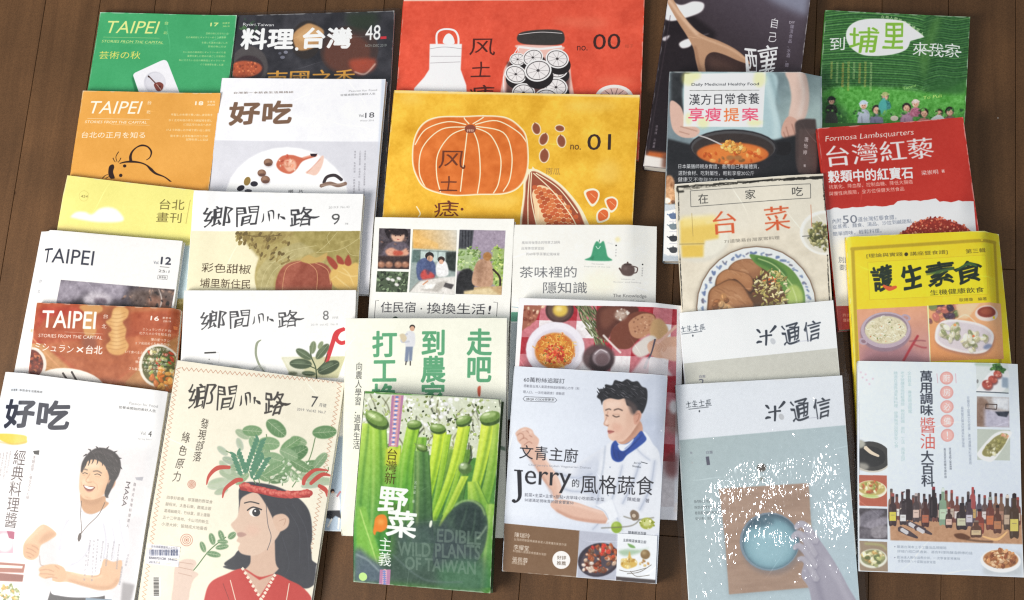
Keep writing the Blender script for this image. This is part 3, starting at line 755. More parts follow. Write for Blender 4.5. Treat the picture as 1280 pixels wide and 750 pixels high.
def art_A5():
    A = Art('A5', '#b9683a').z(0, 210, 2.677)
    A.blob([(120, 455), (300, 455), (260, 600), (90, 620)], '#b9301f', .9, 24)
    A.poly([(60, 590), (180, 590), (330, 760), (40, 760)], '#c58a52', 1, 1).poly([(600, 560), (430, 720), (400, 800), (640, 800)], '#b67a44', 1, 1)
    for k in range(9): A.line([(70 + k * 6, 640 + k * 14), (270 + k * 5, 700 + k * 12)], 1.5, '#8f5a30', .5)
    A.poly([(112, 560), (160, 500), (620, 480), (606, 560), (380, 732), (300, 728)], '#b4512a', 1, 4).grad([(160, 590), (600, 560), (380, 728), (320, 726)], '#c26a3a', (400, 560), '#a8562c', (360, 720), .8, 3)
    A.line([(112, 572), (215, 680), (312, 728), (380, 726)], 5, '#dc9a66', .8, 1)
    A.mottle([(90, 450), (620, 470), (560, 800), (40, 780)], .1, 30)
    for p, c in (([(272, 462), (345, 458), (350, 500), (318, 510), (320, 560), (296, 600), (280, 540), (292, 500)], '#a4542e'), ([(365, 470), (440, 465), (436, 560), (400, 640), (360, 600)], '#8c4422')): A.blob(p, c, .6, 10)
    G1 = '#dba460'
    A.blob([(272, 468), (300, 458), (342, 462), (352, 480), (330, 495), (322, 520), (330, 550), (312, 575), (290, 560), (285, 520), (292, 492)], G1, .85, 2)
    A.blob([(390, 474), (420, 468), (440, 482), (436, 505), (420, 520), (432, 545), (428, 575), (440, 600), (425, 625), (400, 632), (375, 624), (362, 600), (378, 580), (370, 560), (382, 545), (362, 520), (380, 505)], G1, 1, 2)
    A.blob([(385, 490), (410, 480), (420, 510), (405, 540), (412, 600), (385, 610), (388, 560)], '#efc484', .7, 6)
    for yy in range(490, 620, 13): A.line([(368, yy), (400, yy + 6), (430, yy - 2)], 2, '#a06a34', .6, 1)
    A.ell(306, 590, 26, 24, '#8f4e38', 0, .8, 6)
    # bowls of sauce and of salad
    A.ell(108, 660, 52, 58, '#e8dfd4', 0, 1, 1).ell(104, 660, 45, 50, '#6e2a1c', 0, 1, 1).scatter(A.ring(104, 660, 40, 46), 60, ['#8a3520', '#4c1a12', '#a64a2c', '#c4744a'], 3, 8, 1.4, so=1)
    A.ell(540, 668, 66, 72, '#ece4d6', 0, 1, 1).ell(542, 668, 58, 64, '#5c5a2c', 0, 1, 1)
    A.scatter(A.ring(545, 660, 52, 50), 70, ['#5f7a34', '#8ea048', '#3d5426', '#b9b06a', '#c2401f', '#e6d9b0'], 4, 11, 1.8, so=.6, shade=.5)
    A.scatter([(520, 690), (600, 680), (590, 745), (530, 740)], 26, ['#e8923a', '#f0a94e', '#d8742a'], 8, 14, 1.6, so=.6, shade=.5)
    A.ell(240, 735, 120, 60, '#f2ece4', 8, 1, 1).line([(215, 690), (235, 720)], 7, '#3a3230').line([(245, 686), (262, 716)], 7, '#3a3230')
    W = '#fdf8f2'
    A.text('TAIPEI', 145, 507, 328, 514, 60, W, 'b.03').text('台', 354, 500, 370, 500, 16, W).text('北', 348, 534, 364, 534, 16, W)
    A.text('STORIES FROM THE CAPITAL', 133, 563, 350, 573, 12, W, 'b.06').line([(222, 552), (352, 560)], 1, W, .7)
    A.text('ミシュラン', 120, 600, 252, 612, 26, W, 'serif b.03').text('×', 262, 612, 286, 613, 20, W).text('台北', 294, 612, 350, 614, 30, W, 'b.04')
    A.text('16', 516, 508, 544, 511, 15, W, 'b.1').text('夏季号', 556, 508, 586, 510, 8, W).text('2019', 558, 519, 585, 521, 7, W)
    lines(A, [(488, 545, 582, 551), (476, 558, 580, 565), (516, 580, 578, 584), (462, 591, 578, 598), (498, 610, 574, 616), (428, 620, 570, 632), (470, 642, 568, 650), (462, 654, 566, 664), (492, 671, 562, 677), (440, 676, 560, 690)], W, 10, 'ミシュランガイド台北グルメの今を知る自慢の星つきシェフ名店めぐり台湾の小さな屋台まで歩いて食べる')
    return A
def art_A6():
    A = Art('A6', '#fbfbfc').z(0, 450, 2.5)
    A.grad([(0, 30), (320, 60), (200, 240), (0, 260)], '#e4ecf8', (40, 60), '#fbfbfc', (220, 200), .9, 20)
    A.poly([(270, 262), (520, 270), (420, 760), (100, 760)], '#ecebee', .6, 20)
    N = '#23283c'
    A.text('台灣第一本飲食生活風格誌', 48, 95, 152, 104, 8, '#333')
    A.text('好吃', 28, 165, 230, 176, 92, N, 'b.07 hand')
    A.text('Passion for Food', 416, 136, 502, 146, 9, '#999').text('從餐桌開始的美好人生', 383, 148, 496, 160, 9, '#444', 'b.03')
    A.text('Vol.', 448, 226, 466, 228, 11, '#888').text('4', 472, 228, 482, 229, 18, '#333', 'b.04').text('Spring 2011', 440, 244, 480, 247, 6, '#999')
    A.poly([(0, 228), (90, 234), (100, 248), (96, 258), (50, 262), (0, 242)], '#efd254', 1, 1, True).line([(0, 252), (60, 262), (98, 256)], 5, '#c9a648', .6, 2)
    A.vtext('經典料理醬', 80, 280, 40, 522, 44, '#4a3a3c', 'serif')
    A.vtext('洗鍋返現，嚼出舌尖心味', 122, 296, 96, 432, 11, '#7a6a6c').poly([(118, 282), (138, 280), (136, 294), (122, 292)], '#333')
    for k, (x, y0, y1) in enumerate(((48, 282, 350), (36, 284, 372), (24, 286, 360), (12, 288, 380), (2, 290, 380))): A.vtext('乾燥香草與辛香料的醬料魔法書完全收錄'[k:k + 10], x, y0, x - 14, y1, 8, '#9a8f92')
    # the cook in a white shirt
    A.z(20, 540, 3.571)
    WALL = '#e7e1e2'
    A.poly([(150, 60), (590, 70), (520, 760), (60, 760), (110, 300)], WALL, .55, 22).poly([(470, 380), (600, 360), (560, 760), (420, 760)], '#d5d4da', .5, 12)
    A.blob([(190, 470), (110, 500), (90, 640), (160, 700), (190, 600)], '#cfc8cb', .6, 14)
    S1, S2, S3 = '#f6f6fa', '#d3d3de', '#bdbdcb'
    A.poly([(160, 700), (260, 730), (330, 735), (400, 715), (400, 760), (140, 760)], '#2d2c34', 1, 1)
    A.blob([(250, 285), (300, 275), (330, 345), (400, 340), (425, 310), (480, 340), (502, 400), (512, 480), (500, 560), (440, 560), (430, 640), (410, 720), (300, 735), (200, 728), (158, 705), (190, 600), (196, 470), (170, 440), (132, 405), (180, 330), (215, 300)], S1, 1, 1)
    for q, w_, a_ in (([(196, 450), (200, 540), (180, 640)], 9, .8), ([(250, 380), (215, 440), (205, 520)], 12, .7), ([(290, 520), (250, 590), (200, 620)], 10, .6), ([(400, 400), (410, 480), (396, 560)], 14, .7), ([(340, 500), (300, 560), (250, 590)], 14, .7), ([(470, 380), (480, 450), (500, 520)], 10, .6), ([(200, 690), (300, 712), (400, 700)], 10, .7), ([(230, 640), (300, 680), (390, 690)], 8, .6), ([(440, 420), (450, 500), (440, 560)], 8, .8), ([(300, 300), (260, 340), (230, 400)], 8, .6)): A.line(q, w_, S2, a_, 5).line(q, w_ * .35, S3, a_ * .7, 2)
    A.line([(134, 406), (170, 436), (190, 446)], 3, S3, .8, 1).line([(398, 552), (440, 572), (486, 566)], 4, S3, .8, 1).line([(300, 345), (350, 360), (410, 325)], 4, S3, .7, 1.5)
    K1, K2, K3 = '#e3b48c', '#bd8a62', '#f2cfa8'
    # raised forearm at the left with its fist
    A.blob([(134, 406), (190, 446), (160, 475), (120, 500), (108, 545), (80, 566), (48, 556), (40, 530), (46, 490), (80, 450)], K1, 1, 1).blob([(150, 440), (188, 448), (130, 490), (110, 480)], K2, .6, 6).line([(60, 480), (100, 440), (132, 415)], 12, K3, .7, 6)
    A.blob([(50, 500), (80, 492), (108, 505), (110, 530), (100, 552), (70, 560), (44, 545)], '#dba87e', 1, 2)
    for q in ([(58, 512), (80, 520), (98, 532)], [(52, 530), (72, 536), (88, 548)], [(80, 500), (100, 510), (108, 520)], [(60, 548), (76, 556)]): A.line(q, 2.6, '#a06a48', .8, 1)
    # forearm across the body, fingers round a cup rim
    A.blob([(400, 560), (440, 572), (478, 566), (474, 620), (460, 670), (430, 696), (370, 700), (300, 680), (240, 665), (190, 664), (170, 650), (180, 620), (230, 615), (300, 630), (370, 632), (385, 600)], K1, 1, 1)
    A.line([(240, 655), (330, 682), (420, 688), (462, 650)], 12, K2, .7, 6).line([(250, 622), (330, 640), (390, 636)], 9, K3, .8, 4).line([(385, 600), (378, 632), (340, 642)], 4, K2, .7, 2)
    A.blob([(108, 606), (130, 590), (180, 584), (220, 600), (230, 640), (210, 664), (170, 660), (165, 645), (135, 650), (108, 636), (112, 622)], '#dfae84', 1, 1)
    for q in ([(112, 612), (145, 608), (176, 618)], [(112, 628), (145, 628), (178, 634)], [(136, 646), (165, 642), (190, 648)], [(180, 590), (200, 606)]): A.line(q, 2.8, '#a8734f', .85, 1)
    A.line([(88, 618), (96, 640), (112, 650)], 6, '#f4f0ea').line([(88, 618), (96, 642), (114, 652)], 1.5, '#b8aeb0').line([(112, 545), (116, 585), (130, 592)], 3, '#8c7468', .8, 1)
    # neck, head
    A.blob([(300, 270), (330, 290), (370, 288), (408, 278), (412, 300), (425, 312), (396, 338), (352, 358), (318, 350), (303, 320)], '#cf9c72', 1, 1).blob([(305, 280), (350, 300), (400, 275), (380, 310), (330, 315)], '#b07e58', .45, 6)
    A.line([(304, 300), (300, 360), (302, 430), (296, 450)], 3, '#5d4c44').line([(408, 306), (380, 360), (330, 410), (300, 446)], 3, '#5d4c44').blob([(290, 448), (300, 444), (300, 465), (290, 482), (284, 470)], '#4a3c38', 1, .5)
    A.blob([(312, 140), (340, 118), (400, 120), (430, 150), (438, 200), (428, 240), (400, 275), (365, 292), (330, 294), (306, 282), (296, 250), (298, 200), (304, 165)], '#edc29a', 1, 1)
    A.blob([(410, 170), (432, 180), (430, 240), (400, 276), (370, 290), (395, 250), (415, 210)], '#d2a07a', .45, 8).blob([(320, 140), (370, 130), (390, 150), (330, 160)], '#f8dcbc', .8, 8).ell(320, 216, 14, 10, '#f6d4b2', 0, .8, 5).ell(378, 222, 16, 11, '#f0c6a0', 0, .8, 5)
    A.blob([(424, 214), (440, 202), (456, 210), (450, 234), (430, 252), (420, 244)], '#d8a07a', 1, 1).line([(432, 216), (444, 214), (438, 236)], 2.4, '#9c6444', .8, 1)
    A.blob([(305, 165), (312, 130), (335, 95), (370, 70), (410, 68), (448, 82), (474, 110), (480, 150), (468, 190), (450, 215), (440, 205), (426, 212), (422, 240), (412, 262), (424, 285), (408, 278), (414, 240), (428, 200), (418, 160), (400, 135), (370, 118), (340, 122), (322, 145), (310, 175)], '#2a2427', 1, .8)
    A.blob([(440, 200), (452, 214), (430, 262), (416, 285), (408, 262), (420, 235)], '#2a2427', 1, .8)
    for hx, hy, ex, ey in ((318, 128, 308, 170), (330, 118, 318, 158), (344, 112, 336, 146), (360, 110, 352, 138), (378, 112, 374, 140), (396, 120, 398, 146), (412, 134, 416, 162), (424, 150, 426, 180)): A.line([(hx, hy), ((hx + ex) / 2 + 3, (hy + ey) / 2), (ex, ey)], [9, 6, 1.5], '#2a2427', .95, .6)
    for hx, hy, ex, ey in ((330, 96, 316, 104), (350, 78, 338, 72), (380, 68, 372, 60), (420, 70, 430, 60), (452, 86, 466, 80), (472, 112, 484, 112), (478, 150, 486, 160)): A.line([(hx, hy), (ex, ey)], [8, 2], '#2a2427', .9, .6)
    A.line([(350, 92), (400, 82), (440, 100)], 9, '#6a6062', .45, 5)
    A.scatter([(330, 100), (400, 74), (460, 100), (472, 170), (440, 190), (420, 140), (370, 115)], 60, ['#4a4244', '#1c181a', '#5e5556'], 5, 15, 7, 50, .7, so=.6)
    A.line([(306, 168), (318, 160), (334, 164)], 3.6, '#3a2c28', .9, .8).line([(358, 170), (378, 168), (396, 178)], 3.6, '#3a2c28', .9, .8)
    A.line([(312, 180), (322, 176), (334, 181)], 3, '#2c1f1c', 1, .6).line([(364, 184), (378, 181), (392, 188)], 3, '#2c1f1c', 1, .6).line([(312, 186), (324, 186)], 2, '#b88662', .8, 1).line([(366, 192), (386, 194)], 2, '#b88662', .8, 1)
    A.line([(344, 180), (332, 200), (326, 212), (336, 218), (352, 216)], 2.6, '#b07a56', .85, 1.2).ell(334, 208, 6, 7, '#f6d2ac', 0, .7, 2)
    A.blob([(314, 230), (330, 234), (352, 236), (366, 240), (350, 256), (332, 256), (320, 246)], '#8f4638', 1, .6).blob([(318, 232), (340, 237), (360, 241), (344, 248), (326, 243)], '#fbf7f0', 1, .5).line([(322, 248), (336, 260), (356, 254)], 3.5, '#c47c66', .9, 1)
    A.line([(356, 214), (374, 230), (376, 250)], 2, '#b98460', .7, 1.4).line([(306, 216), (306, 234)], 2, '#b98460', .6, 1.2).line([(320, 282), (345, 290)], 4, '#b98460', .6, 3)
    A.z(0, 450, 2.5)
    A.poly([(0, 530), (48, 530), (48, 600), (0, 600)], '#cfa2b4', .9, 1).ell(22, 566, 26, 30, '#e8e2e2', 0, 1, 3).poly([(30, 530), (54, 532), (52, 556), (36, 552)], '#b1446c')
    A.text('MASA', 409, 376, 394, 452, 15, '#4a4044', 'serif').vtext('融合式台灣料理達人', 430, 376, 404, 520, 9, '#6a6064').poly([(430, 362), (456, 360), (452, 372), (434, 370)], '#b8b8c0')
    for k, (x, y0, y1) in enumerate(((312, 552, 660), (300, 555, 690), (288, 556, 640), (328, 560, 626), (345, 565, 640), (362, 560, 620), (378, 568, 650), (386, 640, 700), (276, 600, 690), (406, 600, 640))):
        A.vtext('職人採訪傳統釀造吃飯這件事從醬料開始家的滋味'[k * 2:k * 2 + 11], x, y0, x - 10, y1, 7, '#8b8690')
    A.poly([(0, 628), (84, 634), (78, 662), (0, 660)], '#a85f4c', 1, 1).poly([(0, 636), (76, 640), (74, 648), (0, 646)], '#efe4d8').poly([(0, 662), (78, 668), (74, 690), (0, 688)], '#8c4538', 1, 1)
    A.scatter([(0, 705), (40, 700), (66, 730), (60, 760), (0, 760)], 60, ['#9aa658', '#c8c88a', '#6f8038', '#e4dfb4', '#d6a23c'], 3, 8, 1.6, so=.6, shade=.4)
    A.poly([(270, 740), (352, 745), (350, 760), (268, 760)], '#7a90a4').poly([(386, 690), (424, 698), (410, 760), (380, 750)], '#8e8a8e', .8, 3)
    return A
def art_B1():
    A = Art('B1', '#2d2b31').z(270, 0, 3.0)
    A.mottle([(60, 20), (690, 20), (660, 900), (0, 900)], .10, 60)
    A.ell(125, 250, 70, 78, '#4a4444', 0, 1, 3).ell(122, 258, 58, 50, '#33262a', 0, 1, 2).blob([(60, 245), (100, 228), (160, 238), (172, 262), (140, 285), (70, 290)], '#b0502f', 1, 3)
    A.scatter([(66, 240), (160, 238), (165, 275), (80, 285)], 50, ['#c45c34', '#8e3a22', '#d8774a'], 2, 6, 1.3, so=.8)
    A.ell(340, 150, 58, 72, '#2a221f', 10, 1, 3).blob([(290, 130), (330, 95), (360, 90), (405, 118), (380, 170), (330, 190), (300, 180)], '#b98a58', 1, 3).blob([(300, 140), (350, 105), (390, 125), (350, 160)], '#d3a772', .7, 6)
    A.ell(500, 190, 110, 92, '#3c2a26', -8, 1, 3).ell(492, 200, 88, 70, '#5c3326', -8, 1, 6).blob([(500, 230), (560, 220), (600, 225), (590, 262), (530, 280)], '#b5462c', .8, 8).line([(520, 270), (560, 278), (598, 240)], 5, '#e8cfc0', .9, 2)
    A.scatter([(90, 90), (130, 70), (160, 120), (110, 150)], 18, ['#3d5a3a', '#4e7047', '#2c4030'], 5, 11, 2, so=1)
    A.ell(548, 70, 60, 45, '#24301f', 0, .9, 14).ell(250, 215, 9, 6, '#6a6a78').ell(262, 196, 8, 6, '#7a7a88').ell(240, 200, 6, 5, '#5a5a66')
    A.line([(410, 140), (620, 138)], 1.5, '#7a8a86', .6)
    A.text('Ryori.Taiwan', 102, 93, 217, 95, 17, '#fff', 'b.04')
    W = '#ffffff'
    A.text('料理', 97, 146, 290, 146, 88, W, 'b.075').ell(303, 184, 6.5, 6.5, W).text('台灣', 328, 144, 508, 142, 86, W, 'b.075')
    A.text('48', 561, 124, 617, 122, 64, '#f4f4f4', 'b.02').poly([(617, 138), (640, 137), (640, 147), (617, 148)], '#c62a34')
    A.text('NOV-DEC 2019', 560, 172, 640, 171, 12, '#9aa29c')
    A.text('南國之香', 192, 300, 520, 294, 80, '#d89a3a', 'serif b.03')
    return A
def art_B2():
    A = Art('B2', '#dcdce4').z(270, 0, 3.0)
    A.poly([(0, 290), (660, 280), (650, 536), (0, 530)], '#f6f6fb', 1, 1)
    A.mottle([(0, 290), (650, 290), (620, 1100), (0, 1100)], .02, 60)
    A.poly([(624, 290), (660, 290), (640, 1110), (588, 1110)], '#ccd6e8', .8, 3)
    B = '#7b5c48'
    A.text('台灣第一本飲食生活風格誌', 68, 350, 292, 347, 9, '#6a5a50', 'b.03')
    A.text('好吃', 54, 428, 286, 424, 96, B, 'b.075 hand')
    A.text('Passion for Food', 500, 344, 606, 340, 8, '#999').text('從餐桌開始的美好人生', 468, 359, 600, 354, 9, '#777', 'b.03')
    A.text('Vol.', 538, 437, 558, 436, 12, '#666', 'serif').text('18', 562, 436, 596, 434, 22, '#4a4a50', 'b.05').text('Winter 2014', 542, 456, 594, 455, 7, '#999')
    A.ell(270, 760, 232, 205, '#fbfbfd', 0, 1, 2)
    def mush(x, y, r):
        A.ell(x + 2, y + 5, r, r * .85, '#c2bcc2', 0, .8, 4).ell(x, y, r, r * .85, '#86614e').ell(x - r * .2, y - r * .25, r * .6, r * .45, '#a58068', 0, .8, 2).ell(x + r * .1, y + r * .45, r * .75, r * .35, '#5c4038', 0, .8, 1)
    for q in ((200, 613, 17), (176, 653, 16), (190, 678, 17)): mush(*q)
    A.ell(122, 684, 12, 17, '#92763c', 20).ell(148, 694, 14, 10, '#2c2a34', 0).ell(98, 710, 15, 10, '#26252f', -25).ell(126, 720, 14, 6, '#4b4a55')
    A.blob([(230, 620), (250, 590), (290, 585), (330, 595), (372, 582), (380, 590), (330, 608), (305, 640), (280, 656), (245, 645)], '#cf6a4e', 1, 1).blob([(262, 606), (295, 604), (305, 630), (280, 648), (262, 632)], '#f0b79c', 1, 3).line([(330, 596), (372, 584)], 7, '#e8a088', .9, 1).poly([(356, 580), (384, 580), (376, 592), (360, 590)], '#33242a')
    A.scatter([(235, 600), (300, 590), (300, 640), (250, 645)], 16, ['#e89a7a', '#b8503a', '#f6cdb4'], 4, 9, 1.7, so=1)
    A.blob([(340, 650), (370, 628), (398, 590), (408, 594), (400, 630), (380, 660), (356, 658)], '#efc9b8', 1, 1).line([(345, 652), (395, 600)], 3, '#d88f78', .8, 1)
    A.line([(408, 690), (420, 668), (450, 662), (476, 680)], 13, '#3a3134').line([(396, 702), (430, 692), (462, 700), (492, 692)], 15, '#8a6e60').line([(400, 700), (440, 697), (484, 694)], 5, '#b39a88', .8, 1)
    for k, (x, y0, y1) in enumerate(((563, 568, 740), (544, 568, 740), (525, 568, 740))): A.vtext('冬季限定　滋味職人的家宴菜單　在地食材　私房料理　一鍋熱湯暖暖吃'[k * 8:k * 8 + 18], x, y0, x - 4, y1, 8, '#8a8890')
    A.text('嚼   片', 276, 722, 332, 722, 14, '#555')
    return A
def country_title(A, x0, y0, x1, y1, h, c):
    """the brush-written masthead of the country magazine"""
    dx, dy = x1 - x0, y1 - y0
    f = lambda a, b: (x0 + dx * a + b * 0, y0 + dy * a + b)
    hh = h
    A.text('鄉', *f(0, 2), *f(.25, 2), hh * .95, c, 'brush').text('間', *f(.28, 0), *f(.47, 0), hh * .88, c, 'brush')
    A.line([f(.52, -hh * .12), f(.515, hh * .15), f(.50, hh * .25)], [2, h * .07, 1], c).line([f(.555, -hh * .22), f(.565, -hh * .05), f(.57, hh * .2)], [1, h * .09, 2], c).line([f(.555, -hh * .2), f(.60, -hh * .22), f(.605, hh * .1)], [2, h * .08, 2], c)
    A.line([f(.65, -hh * .1), f(.645, hh * .12)], [h * .1, 2], c).line([f(.66, 0), f(.69, hh * .06), f(.705, hh * .12)], [2, h * .12, 2], c)
    A.text('路', *f(.74, 2), *f(.94, 2), hh * .85, c, 'brush b.015').line([f(.86, -hh * .02), f(.95, hh * .04), f(1.0, -hh * .01)], [h * .05, h * .10, 2], c)

def art_B3():
    A = Art('B3', '#fdfdfd').z(210, 230, 3.0)
    L = [(60, 180), (730, 182), (700, 950), (0, 950)]
    A.poly(L, '#f4ecc8', 1, 1).within(L)
    A.poly([(262, 176), (740, 176), (740, 560), (420, 560), (345, 430), (330, 350), (345, 280), (300, 230)], '#ad9a5a', 1, 5)
    A.blob([(345, 430), (330, 340), (360, 262), (440, 210), (560, 170), (760, 160), (760, 430), (760, 560), (400, 560)], '#b5a463', 1, 1)
    A.blob([(345, 420), (340, 330), (420, 250), (520, 220), (570, 250), (470, 290), (410, 340), (390, 430)], '#b8ab72', 1, 2).blob([(480, 180), (730, 180), (730, 290), (640, 300), (560, 260)], '#a29350', .9, 4)
    A.mottle([(330, 180), (740, 180), (740, 420), (330, 420)], .09, 18)
    for q in ([(350, 410), (370, 330), (450, 260), (560, 235)], [(360, 420), (400, 330), (480, 270)], [(560, 262), (600, 230), (640, 184)], [(560, 262), (650, 250), (720, 210)], [(380, 300), (420, 290), (470, 260)], [(610, 230), (600, 205), (612, 185)], [(670, 245), (690, 270), (725, 275)]): A.line(q, 2, '#d6cb95', .75)
    g = random.Random(4)
    for k in range(120):
        x = 262 + g.random() * 200; y = 186 + g.random() * (36 + (x - 262) * .5)
        if x < 300: y = min(y, 240)
        A.ell(x, y, g.uniform(7, 12), g.uniform(3.5, 5.5), ['#8f7a42', '#a08c50', '#6f5c30', '#b3a264'][g.randrange(4)], g.uniform(100, 160))
    A.line([(262, 186), (330, 200), (430, 196)], 3, '#6f5c30').line([(300, 196), (340, 250), (352, 290)], 3, '#8f7a42')
    A.blob([(408, 430), (410, 360), (440, 310), (500, 292), (560, 296), (600, 310), (620, 350), (612, 430), (600, 520), (430, 520)], '#9a4a36', 1, 1)
    A.blob([(440, 312), (500, 294), (490, 330), (450, 400), (440, 440), (425, 400)], '#b0604a', .7, 5).mottle([(410, 290), (620, 290), (620, 420), (410, 420)], .06, 14)
    for q in ([(500, 294), (448, 320), (432, 400), (440, 440)], [(520, 294), (560, 330), (560, 400), (550, 440)], [(545, 296), (600, 325), (612, 380)]): A.line(q, 2.6, '#d9a070', .9)
    A.blob([(500, 290), (530, 270), (560, 280), (600, 262), (590, 290), (545, 302), (520, 300)], '#c8a75e', 1, 1)
    A.blob([(610, 340), (650, 300), (680, 310), (710, 300), (730, 330), (730, 400), (650, 400), (620, 380)], '#e0b863', 1, 2)
    for q in ([(606, 300), (600, 275), (622, 285), (640, 310), (630, 325)], [(640, 300), (636, 272), (655, 282), (664, 305)], [(665, 300), (680, 270), (692, 300), (680, 312)]): A.blob(q, '#a5402c', 1, 1)
    for q in ([(640, 330), (690, 350), (725, 345)], [(630, 350), (660, 375), (690, 398)], [(655, 318), (680, 340), (700, 385)], [(640, 345), (612, 365)]): A.line(q, 5, '#f0d28a', .9, 1, True, .6)
    A.within(None)
    country_title(A, 136, 124, 572, 126, 92, '#3b3b40')
    A.text('9', 618, 136, 648, 134, 44, '#555', 'hand b.02').text('月號', 668, 154, 680, 154, 8, '#888').text('2019.9  No.43', 606, 92, 684, 90, 9, '#aaa')
    A.text('彩色甜椒', 130, 316, 314, 324, 38, '#4a3a28', 'hand b.02').text('埔里新住民', 124, 374, 312, 380, 38, '#4a3a28', 'hand b.02')
    A.poly([(0, 400), (760, 400), (720, 1100), (-40, 1100)], '#e7deb4', .4, 10)
    return A
def art_B4():
    A = Art('B4', '#fdfdfc').z(210, 230, 3.0)
    country_title(A, 124, 510, 514, 506, 80, '#4a4a4e')
    A.text('8', 584, 495, 606, 494, 36, '#777', 'serif').text('月號', 618, 504, 642, 503, 9, '#aaa').text('2019  vol.42  No.8', 538, 530, 640, 528, 8, '#bbb')
    A.line([(140, 635), (182, 633)], 6, '#333').line([(182, 634), (194, 636), (193, 672)], 1.5, '#c8c8c8').line([(148, 674), (170, 674)], 1.5, '#888').ell(157, 659, 2, 2, '#444')
    for x in (90, 245, 165, 340): A.blob([(x - 24, 696), (x - 6, 684), (x + 16, 682), (x + 30, 696)], '#c3c8c0', .7, 3)
    A.line([(352, 586), (336, 600), (332, 640), (345, 680), (364, 705)], [3, 10, 9, 8, 3], '#9aa38a').line([(320, 700), (345, 682), (358, 706)], 3, '#bbb')
    A.poly([(428, 652), (670, 648), (640, 730), (465, 725)], '#d4d2a6', 1, 1).poly([(428, 652), (500, 650), (520, 726), (465, 722)], '#ecebd2', 1, 4).ell(470, 712, 18, 7, '#60694e', 0, .8, 2)
    R = '#d8343c'
    A.line([(664, 546), (634, 560), (620, 600), (597, 668)], [14, 16, 17, 18], R).line([(664, 546), (645, 556), (634, 580), (650, 598), (668, 596)], 15, R).ell(650, 580, 8, 9, '#fff')
    A.line([(560, 740), (556, 690), (540, 650), (536, 610)], 5, '#4a5a3c').line([(556, 694), (520, 680), (480, 676)], 4, '#4a5a3c').line([(560, 700), (590, 670), (600, 640)], 4, '#4a5a3c')
    def leaf(x, y, rx, ry, ang, c):
        A.poly(A.ring(x, y, rx, ry, ang), c, 1, 1)
        t = math.radians(ang); A.line([(x - rx * .9 * math.cos(t), y - rx * .9 * math.sin(t)), (x + rx * .9 * math.cos(t), y + rx * .9 * math.sin(t))], 1.6, '#a9b79a', .8)
        A.ell(x - ry * .3, y - ry * .3, rx * .6, ry * .35, '#7e9172', ang, .5, 3)
    for q in ((500, 676, 42, 19, 3, '#46583f'), (512, 640, 34, 15, 32, '#586a4c'), (546, 615, 24, 12, -80, '#7c8b66'), (582, 630, 36, 15, -50, '#5a6a4c'), (605, 690, 44, 22, -25, '#3f5038'), (530, 712, 26, 9, 4, '#4d5d42'), (575, 606, 16, 8, -60, '#8a9a70')): leaf(*q)
    A.z(400, 560, 3.946)
    A.poly([(-40, -40), (140, -60), (140, 470), (-60, 470)], '#b8cbe0', 1, 3).poly([(-60, 460), (140, 460), (140, 480), (-60, 480)], '#b8c3d0')
    A.ell(64, 214, 10, 12, '#3a2a2c').ell(66, 222, 8, 9, '#e8b49a').poly([(48, 232), (92, 232), (100, 310), (40, 312)], '#f7f7fa', 1, 1, True).line([(86, 240), (104, 215)], 9, '#c9848c')
    A.poly([(34, 310), (100, 308), (108, 350), (78, 334), (60, 352), (32, 344)], '#2b2c34', 1, 1).line([(60, 350), (40, 390)], 9, '#f0ece8').line([(96, 346), (92, 400)], 9, '#f0ece8')
    return A
